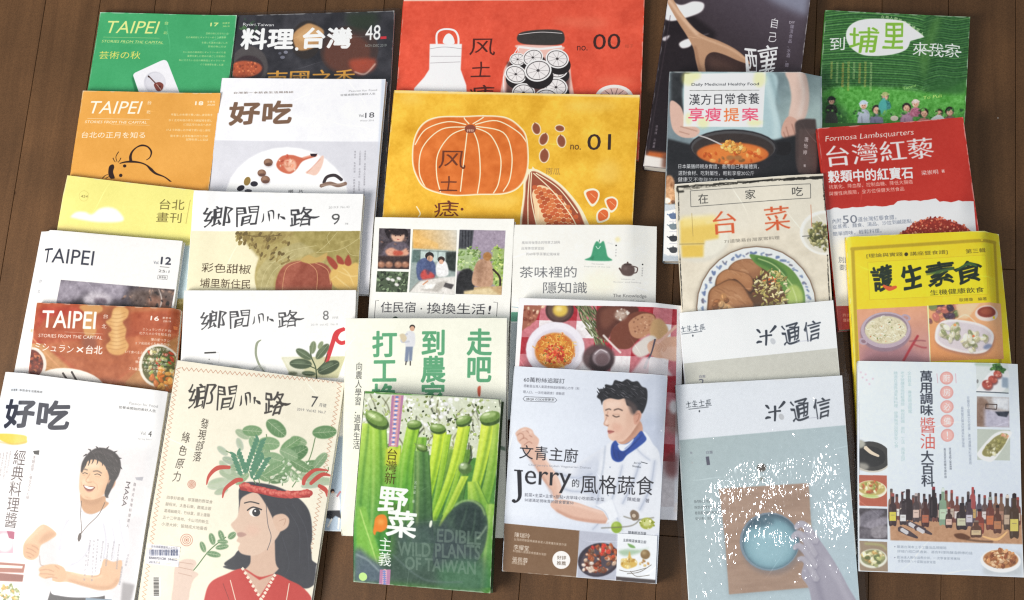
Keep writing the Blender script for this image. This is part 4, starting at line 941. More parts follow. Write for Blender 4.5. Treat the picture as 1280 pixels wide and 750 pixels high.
def art_B5():
    A = Art('B5', '#f7f1dc').z(180, 440, 2.419)
    A.mottle([(0, 0), (640, 0), (560, 800), (-80, 800)], .018, 60)
    # red zigzag stitching round the edge
    def zig(p, q, n, r):
        p, q = np.array(p, float), np.array(q, float); d = (q - p) / n; t = np.array([-d[1], d[0]]); t = t / np.linalg.norm(t) * r
        P = [tuple(p + d * i + (t if i % 2 else -t)) for i in range(n + 1)]; A.line(P, 2.1, '#b0603f', .9, 0, False)
    zig((118, 52), (596, 92), 66, 5); zig((108, 48), (-14, 830), 112, 6); zig((598, 92), (462, 830), 106, 6)
    country_title(A, 136, 128, 446, 158, 88, '#35312e')
    A.text('7', 508, 150, 528, 153, 33, '#444', 'hand b.02').text('月號', 532, 161, 554, 164, 11, '#666').text('2019  Vol.42  No.7', 465, 174, 552, 184, 8, '#777')
    A.vtext('發現部落', 190, 202, 160, 335, 26, '#423a30', 'brush b.02').vtext('綠色原力', 134, 240, 98, 398, 27, '#423a30', 'brush b.02')
    def seal(x, y, r):
        for k in (1, .68, .38): A.frame([tuple(p) for p in A.ring(x, y, r * k, r * k, 0, 14)], 2.2, '#c8826c', .9)
        A.ell(x, y, r * .18, r * .18, '#c8826c')
    seal(147, 401, 12); seal(131, 569, 18)
    for k in range(5):
        y = 440 + k * 20; t = ('四季好節奏，部落鹽的野菜食', '腳程米，太魯石樂，聽風古歌', '葛楊編織河，竹絲葉，原土建築', '五十二甲濕地，卡山河的新生', '小澄大婷：留錢成大地最香')[k]
        A.text(t, 72 - k * 4, y, 210 - k * 4, y + 15, 11, '#8a8072')
    # girl with leaves in her hair
    H = '#30333d'
    A.blob([(292, 410), (370, 400), (450, 430), (500, 480), (510, 560), (500, 620), (545, 660), (500, 700), (420, 700), (330, 640), (270, 650), (244, 640), (280, 610), (300, 560)], H, 1, 1)
    A.blob([(300, 415), (350, 420), (330, 480), (290, 500)], H).blob([(290, 600), (270, 640), (240, 650), (290, 660), (360, 640), (380, 600)], H, 1, 1)
    SK = '#e2c3ad'
    A.blob([(330, 590), (390, 540), (400, 640), (420, 670), (350, 690), (300, 670), (322, 640)], '#dcb9a2', 1, 1)
    A.blob([(300, 440), (345, 425), (372, 460), (400, 500), (415, 540), (380, 590), (340, 615), (300, 612), (286, 596), (292, 580), (282, 572), (286, 556), (268, 530), (266, 520), (284, 500), (290, 470)], SK, 1, 1)
    A.blob([(292, 425), (340, 425), (372, 465), (400, 520), (392, 470), (350, 410), (300, 408)], H, 1, 1).line([(370, 450), (376, 520), (386, 560), (374, 600)], 2, '#4a4a54', .8)
    A.blob([(392, 500), (420, 490), (440, 505), (436, 530), (412, 544), (398, 530)], '#dfbca4', 1, 1).line([(410, 512), (430, 506), (424, 526)], 2, '#b98f78', .8)
    A.ell(337, 486, 17, 13, '#f8f4ee', 0).ell(341, 486, 12, 12, '#26262c').ell(338, 482, 3, 3, '#fff').line([(314, 480), (332, 470), (358, 478)], 4, '#2a2a30').line([(305, 458), (325, 454), (350, 460)], 3.5, '#3a3638')
    A.blob([(284, 548), (300, 546), (312, 553), (298, 560), (286, 558)], '#b88f84', .9, 1).ell(330, 540, 22, 16, '#eab8a4', 0, .4, 8)
    A.blob([(440, 560), (500, 580), (512, 640), (546, 658), (500, 714), (430, 700), (380, 690), (420, 640)], H, 1, 1)
    for q in ([(430, 470), (470, 540), (470, 640)], [(450, 460), (492, 540), (500, 660)], [(420, 560), (440, 640), (420, 690)]): A.line(q, 1.6, '#4c525e', .5)
    RD = '#c93a34'
    A.blob([(180, 760), (200, 700), (250, 672), (300, 655), (350, 680), (400, 672), (440, 690), (480, 712), (512, 760), (500, 860), (160, 860)], RD, 1, 1)
    A.poly([(300, 655), (350, 740), (396, 672), (350, 690)], '#d8b09a', 1, 1)
    for p, q in (((300, 656), (362, 760)), ((396, 676), (350, 760))):
        for k in range(9):
            x, y = p[0] + (q[0] - p[0]) * k / 8, p[1] + (q[1] - p[1]) * k / 8; A.poly([(x - 6, y), (x, y - 6), (x + 6, y), (x, y + 6)], '#f4e6d2')
    A.line([(262, 690), (280, 760)], 3, '#efd9c4').line([(440, 700), (430, 760)], 3, '#efd9c4').line([(240, 700), (262, 760)], 2, '#8f2420')
    A.line([(296, 408), (350, 418), (420, 432), (503, 430)], 22, '#a82a28')
    g = random.Random(8)
    for k in range(26):
        t = k / 25; x = 298 + 205 * t; y = 404 + 28 * math.sin(t * 2.2); A.ell(x, y + g.uniform(-4, 4), 9.5, 9, ['#cf4640', '#bb3632', '#d8584c'][k % 3]).ell(x - 3, y - 4 + g.uniform(-4, 4), 5, 4, '#e88070', 0, .8, 1)
    def leaf(x, y, rx, ry, ang, c, v='#b8c8a4'):
        P = A.ring(x, y, rx, ry, ang, 20); t = math.radians(ang); cx, sx = math.cos(t), math.sin(t)
        P = np.array([(p[0] + (abs((p[0] - x) * cx + (p[1] - y) * sx) / rx) ** 6 * 0, p[1]) for p in P])
        A.poly(P, c, 1, .6); A.ell(x - ry * .2 * cx, y - ry * .3, rx * .7, ry * .4, '#8fae84', ang, .35, 3)
        A.line([(x - rx * .95 * cx, y - rx * .95 * sx), (x + rx * cx, y + rx * sx)], 1.5, v, .9)
        for k in (-.5, -.1, .3, .6):
            bx, by = x + rx * k * cx, y + rx * k * sx
            for sg in (-1, 1): A.line([(bx, by), (bx + rx * .25 * cx - sg * ry * .6 * sx, by + rx * .25 * sx + sg * ry * .6 * cx)], 1, v, .6)
    for q in ((240, 300, 20, 10, 40, '#b9c6b2'), (292, 280, 20, 10, 70, '#bcc8b4'), (262, 330, 24, 11, 20, '#a9b8a4'), (246, 400, 30, 15, -30, '#c4cfba'), (236, 422, 22, 10, -20, '#b4c0a8'), (210, 410, 16, 8, 10, '#c4cfba')): leaf(*q)
    for q in ([(352, 400), (340, 340), (330, 262)], [(380, 400), (385, 330), (372, 250)], [(420, 405), (430, 340), (440, 270)], [(450, 410), (500, 330), (520, 260)], [(480, 410), (550, 370), (560, 350)], [(340, 400), (300, 330), (250, 300)]): A.line(q, 3, '#6a8a5c')
    for q in ((300, 250, 24, 12, 30, '#a3b795'), (278, 350, 26, 12, -20, '#93ab88'), (365, 300, 28, 15, -60, '#7fa276'), (470, 270, 26, 13, 20, '#88a97c'), (490, 380, 28, 12, 10, '#9fb590'), (360, 375, 26, 13, 35, '#6f9866'), (410, 385, 30, 13, -15, '#587f50'), (450, 370, 26, 12, 40, '#7c9f70'), (330, 240, 30, 17, 4, '#6f9a66'), (402, 232, 36, 22, 40, '#5f8c58'), (380, 278, 33, 20, 5, '#7da673'), (338, 282, 28, 15, 60, '#8bb084'), (445, 282, 36, 17, -35, '#6d9a62'), (462, 310, 40, 22, -30, '#4f7f4c'), (548, 244, 37, 20, -4, '#5c8b55'), (505, 345, 34, 16, -10, '#5c8a54'), (395, 325, 34, 20, 15, '#86ab7c'), (430, 345, 34, 18, -50, '#6f9a66'), (520, 400, 44, 12, -10, '#b6c4ae')): leaf(*q)
    for (x, y, an, n) in ((330, 330, -70, 9), (296, 350, -110, 7), (345, 360, -60, 7)):
        t = math.radians(an)
        for k in range(n):
            d = k * 11 - 20; bx, by = x + d * math.cos(t), y + d * math.sin(t)
            for sg in (-1, 1): A.ell(bx - sg * 9 * math.sin(t), by + sg * 9 * math.cos(t), 12, 4.5, '#4e8a6a', an + sg * 40)
    A.scatter([(400, 340), (500, 330), (480, 410), (400, 400)], 30, ['#cfdcc0', '#a8c09a', '#e4ecd4'], 5, 9, 2, so=.5)
    for q in ((262, 372, 34, 15, 20, '#a9bb9c'), (248, 350, 26, 11, 50, '#bccab0'), (225, 395, 30, 13, -15, '#bfcbb2'), (520, 375, 34, 13, -25, '#9db491'), (548, 392, 36, 12, 5, '#b5c4a8'), (535, 330, 30, 14, -50, '#7fa276'), (475, 345, 32, 16, 30, '#66905c'), (395, 355, 34, 17, -30, '#719b68'), (440, 310, 30, 16, 25, '#86a97c'), (300, 385, 26, 10, -40, '#8fae84')): leaf(*q)
    for q in ([(192, 402), (200, 375), (225, 352), (262, 350)], [(240, 442), (248, 415), (280, 390), (300, 388)], [(560, 360), (520, 358), (490, 382), (484, 402)], [(568, 376), (540, 372), (505, 400)], [(556, 440), (552, 420), (530, 405)]): A.line(q, [3, 10, 14, 10], '#c9473a')
    A.line([(132, 680), (160, 650), (200, 600), (250, 560)], 3, '#4f7a48')
    for q in ((268, 556, 14, 9, -40), (236, 556, 17, 8, 70), (208, 566, 18, 9, 75), (180, 590, 17, 8, 70), (238, 590, 20, 8, -10), (212, 612, 22, 9, 10), (240, 574, 16, 7, 5)): leaf(*q, '#5f8a5c')
    A.blob([(90, 700), (96, 650), (120, 628), (150, 628), (160, 640), (150, 660), (166, 672), (150, 690), (140, 720), (130, 760), (86, 760)], '#e6cdbd', 1, 1)
    for q in ([(110, 636), (150, 642)], [(104, 650), (148, 660)], [(104, 668), (146, 678)]): A.line(q, 1.8, '#bf9a88', .8)
    return A
def art_C1():
    A = Art('C1', '#e04e34').z(490, 0, 2.5848)
    A.mottle([(0, -20), (860, -20), (840, 560), (-20, 560)], .07, 60, (1, .7, .6)).mottle([(0, -20), (860, -20), (840, 560), (-20, 560)], .03, 9)
    A.line([(36, 2), (830, -4)], 5, '#f3d9c8', .9, 1)
    for q in ((640, 75, 60, 16), (720, 262, 70, 12), (560, 70, 40, 12)): A.ell(*q, '#ea7355', 0, .5, 12)
    W = '#efeaec'
    A.line([(145, 150), (145, 110), (165, 95), (200, 98), (214, 120), (214, 152)], 7, W)
    A.blob([(166, 140), (170, 118), (184, 108), (198, 120), (200, 142)], W).poly([(122, 142), (226, 142), (222, 225), (240, 275), (246, 400), (60, 400), (72, 285), (104, 250), (120, 225)], W, 1, 1)
    for q in ([(122, 158), (170, 152), (226, 158)], [(126, 182), (222, 182)], [(124, 204), (220, 200)]): A.line(q, 2, '#8a8488', .7)
    D = '#2a2020'
    A.text('风', 250, 150, 334, 152, 62, '#4c1712', 'hand').text('土', 254, 224, 320, 224, 56, '#4c1712', 'hand').text('痣', 250, 304, 330, 304, 66, '#4c1712', 'hand').ell(330, 303, 4, 4, '#4c1712')
    # the jar of slices
    A.blob([(405, 160), (420, 190), (380, 200), (358, 250), (362, 420), (578, 420), (578, 240), (566, 190), (545, 170), (550, 150), (410, 145)], '#e9b8ac', 1, 1).frame([(410, 150), (378, 200), (360, 250), (366, 400)], 3, W)
    A.poly([(372, 200), (560, 180), (574, 250), (570, 380), (366, 380)], '#4a2a28', .85, 3)
    A.line([(412, 152), (480, 158), (548, 150)], 8, '#f2e7e6')
    A.blob([(404, 120), (420, 104), (480, 96), (540, 98), (556, 112), (554, 138), (520, 146), (440, 144), (410, 136)], '#34302f', 1, 1).line([(410, 112), (480, 104), (550, 108)], 2.5, '#d8cfcf')
    def slice_(x, y, r, an=0):
        A.ell(x + 4, y + r * .5, r * 1.04, r * .85, '#1c1618', an).ell(x, y, r, r * .82, '#efe9e8', an).ell(x, y, r * .88, r * .7, '#4a4546', an).ell(x, y, r * .82, r * .64, '#e9e3e2', an)
        for k in range(9):
            t = k * math.pi * 2 / 9; A.line([(x, y), (x + r * .76 * math.cos(t), y + r * .6 * math.sin(t))], 1.5, '#8a8484', .8)
        A.ell(x, y, r * .12, r * .1, '#3a3436')
    for q in ((406, 192, 26), (455, 186, 34, -20), (534, 226, 34), (534, 190, 38, 10), (400, 240, 36, 20), (530, 282, 38, 10), (425, 300, 38), (472, 228, 44, -10), (500, 318, 40, 5), (385, 330, 26)): slice_(*q)
    A.ell(718, 316, 62, 42, '#efe6e2').ell(718, 318, 50, 34, '#e2b8ae')
    for k in range(14):
        t = k * math.pi * 2 / 14; A.line([(718, 318), (718 + 48 * math.cos(t), 318 + 32 * math.sin(t))], 2.2, '#6c5452')
    A.text('no.', 598, 156, 632, 156, 17, '#4c1712').text('00', 650, 136, 738, 134, 56, '#3a1a18')
    A.text('梅子', 752, 150, 780, 150, 14, '#b8452e')
    return A
def art_C2():
    A = Art('C2', '#eeb62c').z(490, 0, 2.5848)
    A.mottle([(-40, 290), (820, 290), (820, 900), (-60, 900)], .10, 70, (.8, 1, 1)).mottle([(-40, 290), (820, 290), (820, 900), (-60, 900)], .04, 9)
    A.line([(10, 298), (400, 305), (800, 316)], 7, '#f3dfa8', .85, 2)
    for q in ((640, 345, 90, 16), (60, 320, 40, 18), (330, 650, 90, 26), (700, 560, 40, 40)): A.ell(*q, '#f7d268', 0, .5, 14)
    W = '#fbe8c4'; O = '#dc6e24'
    out = [(66, 520), (72, 450), (100, 400), (150, 378), (235, 376), (300, 374), (370, 380), (415, 410), (438, 450), (442, 540), (420, 600), (370, 628), (280, 632), (190, 634), (110, 612), (78, 570)]
    A.blob(out, W); A.blob([(252 + (x - 252) * .975, 505 + (y - 505) * .965) for x, y in out], O, 1, 1)
    A.within([(252 + (x - 252) * .97, 505 + (y - 505) * .96) for x, y in out], True).mottle([(60, 370), (450, 370), (450, 640), (60, 640)], .08, 40)
    for q in ([(240, 412), (160, 420), (100, 480), (90, 560), (112, 612)], [(245, 416), (190, 440), (150, 500), (146, 570), (160, 630)], [(245, 418), (236, 500), (222, 620)], [(260, 418), (280, 470), (286, 560), (276, 632)], [(268, 414), (320, 440), (352, 510), (346, 590), (326, 630)], [(272, 410), (360, 430), (388, 500), (382, 580), (360, 620)], [(270, 404), (340, 392), (410, 430), (440, 470)], [(240, 404), (180, 395), (110, 420), (76, 470)], [(250, 402), (235, 385), (236, 376)], [(262, 402), (290, 385), (300, 376)]): A.line(q, 4, W)
    A.within()
    A.blob([(236, 415), (246, 406), (262, 406), (272, 416), (266, 430), (242, 430)], '#8a4430').text('冊', 242, 424, 266, 424, 9, '#e8c8b0')
    D = '#6a2e16'
    A.text('风', 152, 516, 240, 520, 64, D, 'hand').text('土', 154, 594, 214, 596, 52, D, 'hand').text('痣', 136, 676, 216, 676, 56, D, 'hand').ell(227, 677, 4.5, 4.5, D)
    for (x, y, r, an) in ((467, 418, 18, 75), (543, 417, 14, 10), (491, 452, 19, 110), (548, 459, 19, 80), (493, 506, 21, 95)):
        P = A.ring(x, y, r + 3, r * .68 + 3, an); A.poly(P, W); A.poly(A.ring(x, y, r, r * .66, an), '#8f4a30', 1, 1)
        t = math.radians(an); A.poly([(x - r * 1.25 * abs(math.cos(t)) * (1 if an < 90 else -1), y - r * 1.25 * math.sin(t)), (x - r * .5, y - r * .3), (x + r * .5, y - r * .3)], '#8f4a30')
    A.text('no.', 577, 478, 611, 479, 17, '#4a2a12').text('01', 632, 462, 708, 462, 56, '#33201a').text('南瓜', 498, 555, 544, 557, 24, '#a8803a', 'hand')
    # corn
    A.blob([(425, 620), (430, 575), (450, 548), (490, 560), (560, 610), (625, 700), (640, 800), (430, 800)], W).blob([(432, 620), (438, 580), (452, 556), (488, 568), (552, 614), (612, 700), (620, 800), (434, 800)], '#9c4a30', 1, 1)
    A.blob([(458, 660), (456, 620), (480, 600), (530, 625), (580, 690), (600, 800), (490, 800)], '#f6cfa0')
    g = random.Random(3)
    for i in range(11):
        for j in range(8):
            x, y = 462 + i * 5.5 + j * 15, 612 + i * 15 + j * 3 - abs(j - 3) * 1.5
            if x < 470 + i * 13.0 + 60 and x > 455: A.ell(x, y, 8.2, 7.4, ['#cc5f32', '#b9522a', '#d8743e'][g.randrange(3)])
    for q in ([(446, 560), (440, 640), (440, 730)], [(452, 560), (450, 640), (470, 740)], [(458, 562), (520, 620), (580, 700), (610, 760)], [(466, 562), (540, 612), (600, 690)]): A.line(q, 3.5, W)
    for q in ([(436, 570), (440, 545), (452, 556)], [(452, 556), (455, 540), (466, 552)]): A.poly(q, W)
    for q in (((648, 638), (624, 625), (650, 614), (668, 625), (664, 650), (645, 664)), ((708, 662), (690, 650), (712, 640), (728, 652), (724, 674), (706, 684)), ((678, 700), (664, 692), (682, 676), (700, 684), (698, 708), (668, 718))):
        P = list(q)[1:]; cx = sum(p[0] for p in P) / 5; cy = sum(p[1] for p in P) / 5
        A.blob([(cx + (x - cx) * 1.15, cy + (y - cy) * 1.15) for x, y in P], '#f7ecd2').blob([(cx + (x - cx) * .85, cy + (y - cy) * .85) for x, y in P], '#e2672f').line([(cx - 8, cy - 8), (cx + 8, cy + 6)], 2, '#f2b080')
    A.line([(80, 668), (92, 690), (86, 702)], 4, W)
    return A
def art_C3():
    A = Art('C3', '#f8f7f0').z(420, 260, 3.125)
    def photo(pts, c): A.within(pts).poly(pts, c)
    p = [(170, 80), (293, 83), (286, 240), (164, 238)]; photo(p, '#4a4248')
    A.mottle(p, .12, 22).blob([(196, 84), (275, 84), (280, 125), (262, 100), (218, 98), (208, 122)], '#241c20').ell(243, 112, 26, 24, '#e4b79c', 0, 1, 2).ell(243, 96, 30, 13, '#2a2024', 0, 1, 2).ell(234, 110, 2.5, 2, '#2a1a18').ell(253, 110, 2.5, 2, '#2a1a18').ell(244, 124, 5, 2, '#b8635a')
    A.blob([(190, 160), (215, 135), (270, 138), (292, 165), (290, 200), (185, 195)], '#645a66', 1, 3).blob([(194, 168), (220, 156), (250, 170), (276, 158), (286, 178), (262, 192), (210, 190)], '#e0a488', 1, 2).blob([(225, 170), (255, 168), (262, 182), (232, 188)], '#c2503c', .9, 2)
    A.poly([(164, 188), (290, 188), (286, 240), (164, 240)], '#3a2a28', .9, 2)
    for x in (178, 208, 244, 272): A.ell(x, 222, 15, 12, '#a9745a', 0, 1, 2).ell(x - 3, 216, 6, 4, '#d6a88c', 0, .8, 2)
    A.scatter(p, 16, ['#8a6a60', '#2a2426', '#a87c68'], 3, 7, 2, sm=False, a=.6, so=1).mottle(p, .08, 7)
    A.within(); p = [(162, 247), (285, 250), (278, 330), (156, 328)]; photo(p, '#4c5a44'); A.scatter(p, 90, ['#5f7254', '#3a4634', '#7f9270', '#2c3428'], 4, 10, 2, sm=False, so=.6)
    for q in ((222, 282), (238, 300), (205, 278), (246, 276)): A.ell(*q, 9, 6, '#ebe8e4', 20, 1, 1)
    A.within(); p = [(302, 84), (474, 88), (464, 340), (286, 330)]; photo(p, '#9aa8a4')
    A.grad([(300, 84), (476, 84), (476, 170), (300, 160)], '#e8b058', (310, 150), '#d8d2c4', (470, 84), 1, 4).poly([(300, 95), (400, 140), (400, 160), (300, 130)], '#f0c070', .8, 3)
    A.poly([(296, 160), (440, 168), (430, 210), (290, 215)], '#c3d4d0', 1, 2).poly([(300, 165), (330, 166), (330, 214), (296, 214)], '#47605a', .8, 2).poly([(430, 172), (472, 172), (468, 250), (428, 240)], '#2e3634', 1, 2)
    A.blob([(316, 260), (318, 215), (345, 196), (378, 205), (392, 240), (380, 280), (330, 285)], '#52608a', 1, 1).ell(366, 188, 17, 15, '#2a2224').ell(368, 198, 12, 12, '#d9a688').blob([(330, 262), (350, 240), (385, 262), (376, 282), (345, 285)], '#c84c48', 1, 2)
    A.blob([(390, 240), (398, 212), (420, 205), (436, 222), (438, 262), (400, 268)], '#efeeee', 1, 1).ell(412, 202, 14, 12, '#3a2c2a').ell(412, 211, 9, 9, '#e0b094')
    A.poly([(286, 330), (330, 285), (400, 272), (470, 268), (466, 342)], '#e6e2dc', 1, 2).poly([(330, 320), (400, 290), (440, 284), (400, 330)], '#b8b2aa', .8, 3).line([(340, 300), (360, 285)], 6, '#d8a080')
    for q in ([(304, 166), (440, 172)], [(330, 166), (326, 214)], [(366, 168), (364, 200)], [(400, 170), (398, 204)]): A.line(q, 2.4, '#46504c', .8, .8)
    A.poly([(428, 292), (462, 300), (452, 318), (420, 308)], '#3a3638', .9, 1).poly([(352, 300), (392, 296), (380, 316), (342, 318)], '#f6f4f0', 1, 1).line([(286, 330), (330, 286), (400, 273)], 3, '#8a8078', .8, 1).blob([(352, 210), (366, 206), (372, 240), (360, 262), (350, 240)], '#3f4a70', .6, 3)
    A.mottle(p, .08, 8)
    A.within(); p = [(484, 86), (664, 90), (648, 340), (468, 336)]; photo(p, '#9c8fa0')
    A.poly([(484, 86), (540, 88), (530, 170), (480, 165)], '#4a4c52', 1, 1)
    for x in (496, 508, 520, 530): A.line([(x, 90), (x - 3, 165)], 3, '#2a2a30')
    A.poly([(540, 90), (664, 92), (658, 170), (536, 165)], '#a596a8', 1, 2).poly([(480, 160), (560, 164), (556, 250), (474, 246)], '#a8bf8a', 1, 3).poly([(612, 160), (660, 160), (652, 310), (612, 300)], '#a4bc70', 1, 3)
    A.scatter([(480, 160), (560, 160), (550, 240), (476, 240)], 60, ['#8fb060', '#c6d89a', '#6e8c48'], 4, 9, 1.8, so=.6).scatter([(610, 160), (658, 165), (650, 300), (615, 290)], 60, ['#9cbc50', '#cfdc80', '#6a8a3c'], 4, 9, 1.8, so=.6)
    A.blob([(470, 340), (474, 270), (500, 240), (535, 250), (536, 340)], '#2a2a2c', 1, 2).blob([(536, 300), (540, 240), (560, 205), (600, 204), (614, 250), (606, 306)], '#c69a7c', 1, 1).ell(592, 190, 17, 17, '#b07a44', 0, 1, 1).line([(614, 240), (640, 270), (642, 305)], 8, '#3a2c24')
    A.poly([(540, 310), (650, 305), (648, 342), (536, 338)], '#c9a878', 1, 1).poly([(500, 325), (600, 312), (640, 340), (500, 342)], '#e4cfa0', 1, 2).blob([(548, 250), (560, 214), (580, 206), (575, 260), (560, 300)], '#8a624a', .5, 6).line([(585, 200), (588, 250), (580, 300)], 4, '#9a705a', .5, 3).mottle(p, .08, 8); A.within()
    A.line([(168, 362), (156, 362), (150, 436)], 2, '#555', 1, 0, False).line([(616, 368), (632, 370), (628, 425)], 2, '#555', 1, 0, False)
    A.text('住民宿', 176, 388, 312, 388, 44, '#45454a', 'serif').ell(334, 394, 3, 3, '#444').text('換換生活', 356, 391, 584, 396, 44, '#45454a', 'serif').text('!', 596, 398, 606, 399, 34, '#45454a')
    A.blob([(216, 436), (232, 424), (244, 432), (246, 445), (214, 445)], '#4a5a50').line([(250, 434), (380, 436)], 5, '#aab').poly([(560, 428), (690, 432), (690, 900), (540, 900)], '#a8c3a4', .5, 8)
    return A
def art_G3():
    A = Art('G3', '#f1efe8').z(620, 270, 3.572)
    A.mottle([(80, 40), (720, 40), (700, 900), (20, 900)], .015, 60)
    A.ell(470, 300, 90, 60, '#f5edd2', 0, .6, 30)
    lines(A, [(116, 121, 288, 121), (114, 146, 216, 147), (136, 171, 286, 174)], '#9a9a9c', 14, '風味背後隱含的物質之謎與台灣茶世家從前的60年學茶筆記')
    A.text('茶味裡的', 106, 252, 362, 254, 52, '#6a6c70', 'serif').text('隱知識', 212, 322, 408, 324, 52, '#6a6c70', 'serif')
    G = '#3f9a70'
    A.blob([(398, 200), (425, 185), (438, 140), (452, 118), (466, 128), (482, 118), (492, 150), (500, 185), (520, 204), (460, 206)], G, 1, 1).line([(448, 140), (458, 152), (468, 140)], 3, '#cfe8dc').line([(464, 112), (462, 124)], 3, '#2c6a4a').poly([(420, 195), (440, 180), (436, 204)], '#2f7f5a', .7, 2)
    A.text('The mountain', 428, 218, 484, 220, 7, '#aaa').text('fragrance of the tea', 395, 230, 512, 234, 7, '#a8b0ac')
    A.ell(545, 112, 11, 11, '#efe0a0', 0, .8, 5).line([(500, 125), (522, 132)], 4, '#c3c9cc', .6, 1).ell(538, 138, 3.5, 3.5, '#333').vtext('山中茶', 538, 150, 536, 190, 7, '#888').ell(655, 220, 3.5, 3.5, '#333').vtext('壺裡滋味', 655, 232, 652, 275, 7, '#888')
    T = '#5d4a46'
    A.blob([(562, 232), (572, 222), (606, 224), (620, 240), (616, 262), (600, 273), (572, 270), (560, 256)], T, 1, 1).line([(552, 238), (564, 256)], 8, T).line([(614, 230), (632, 236), (628, 256), (612, 260)], 5, T).ell(589, 222, 18, 5, '#4a3936').ell(589, 214, 4, 4, T).ell(580, 240, 9, 6, '#85706a', 0, .7, 4)
    A.text('teapot of', 560, 287, 620, 289, 7, '#aaa').text('flavour and feeling', 525, 300, 648, 302, 7, '#a8a8a8')
    A.text('The Knowledge', 524, 362, 672, 363, 20, '#777', 'serif').text('of  taste', 600, 383, 666, 384, 12, '#999')
    A.poly([(60, 430), (720, 432), (720, 475), (54, 472)], '#5fa286').line([(56, 405), (130, 412)], 3, '#8ab').poly([(40, 476), (720, 478), (700, 950), (10, 950)], '#b5bec0')
    return A
def art_C4():
    A = Art('C4', '#f7f7e6').z(420, 260, 3.125)
    A.mottle([(40, 430), (680, 430), (660, 1300), (20, 1300)], .012, 60)
    G = '#5ba777'
    A.vtext('走吧', 564, 476, 560, 688, 98, G, 'b.06').vtext('到農家', 384, 480, 382, 792, 98, G, 'b.06').vtext('打工換宿', 194, 486, 192, 900, 98, G, 'b.06')
    A.blob([(556, 706), (568, 700), (566, 738), (558, 735)], '#d4573c', 1, 1)
    A.vtext('向農人學習．過真生活', 96, 606, 84, 946, 27, '#4e4e4c', 'b.03')
    # a farm hand holding a chick
    A.ell(301, 468, 11, 10, '#3a302c').ell(301, 474, 9, 10, '#d9a98c').blob([(278, 490), (300, 484), (312, 500), (308, 545), (276, 545)], '#e0e1e6', 1, 1).line([(282, 494), (262, 510), (262, 526), (290, 524)], 8, '#c9ccd4').blob([(252, 500), (268, 494), (280, 512), (266, 528)], '#d8c8a8', 1, 1)
    A.poly([(276, 545), (304, 545), (300, 600), (289, 602), (289, 560), (285, 605), (272, 602)], '#7c8aa4', 1, 1).line([(278, 602), (276, 616)], 5, '#4a4444').line([(294, 602), (294, 618)], 5, '#4a4444')
    A.z(410, 470, 2.679).line([(560, 236), (600, 248)], 12, '#6f8a70', .9, 1).vtext('地方產業　青年', 108, 300, 104, 380, 9, '#888')
    return A
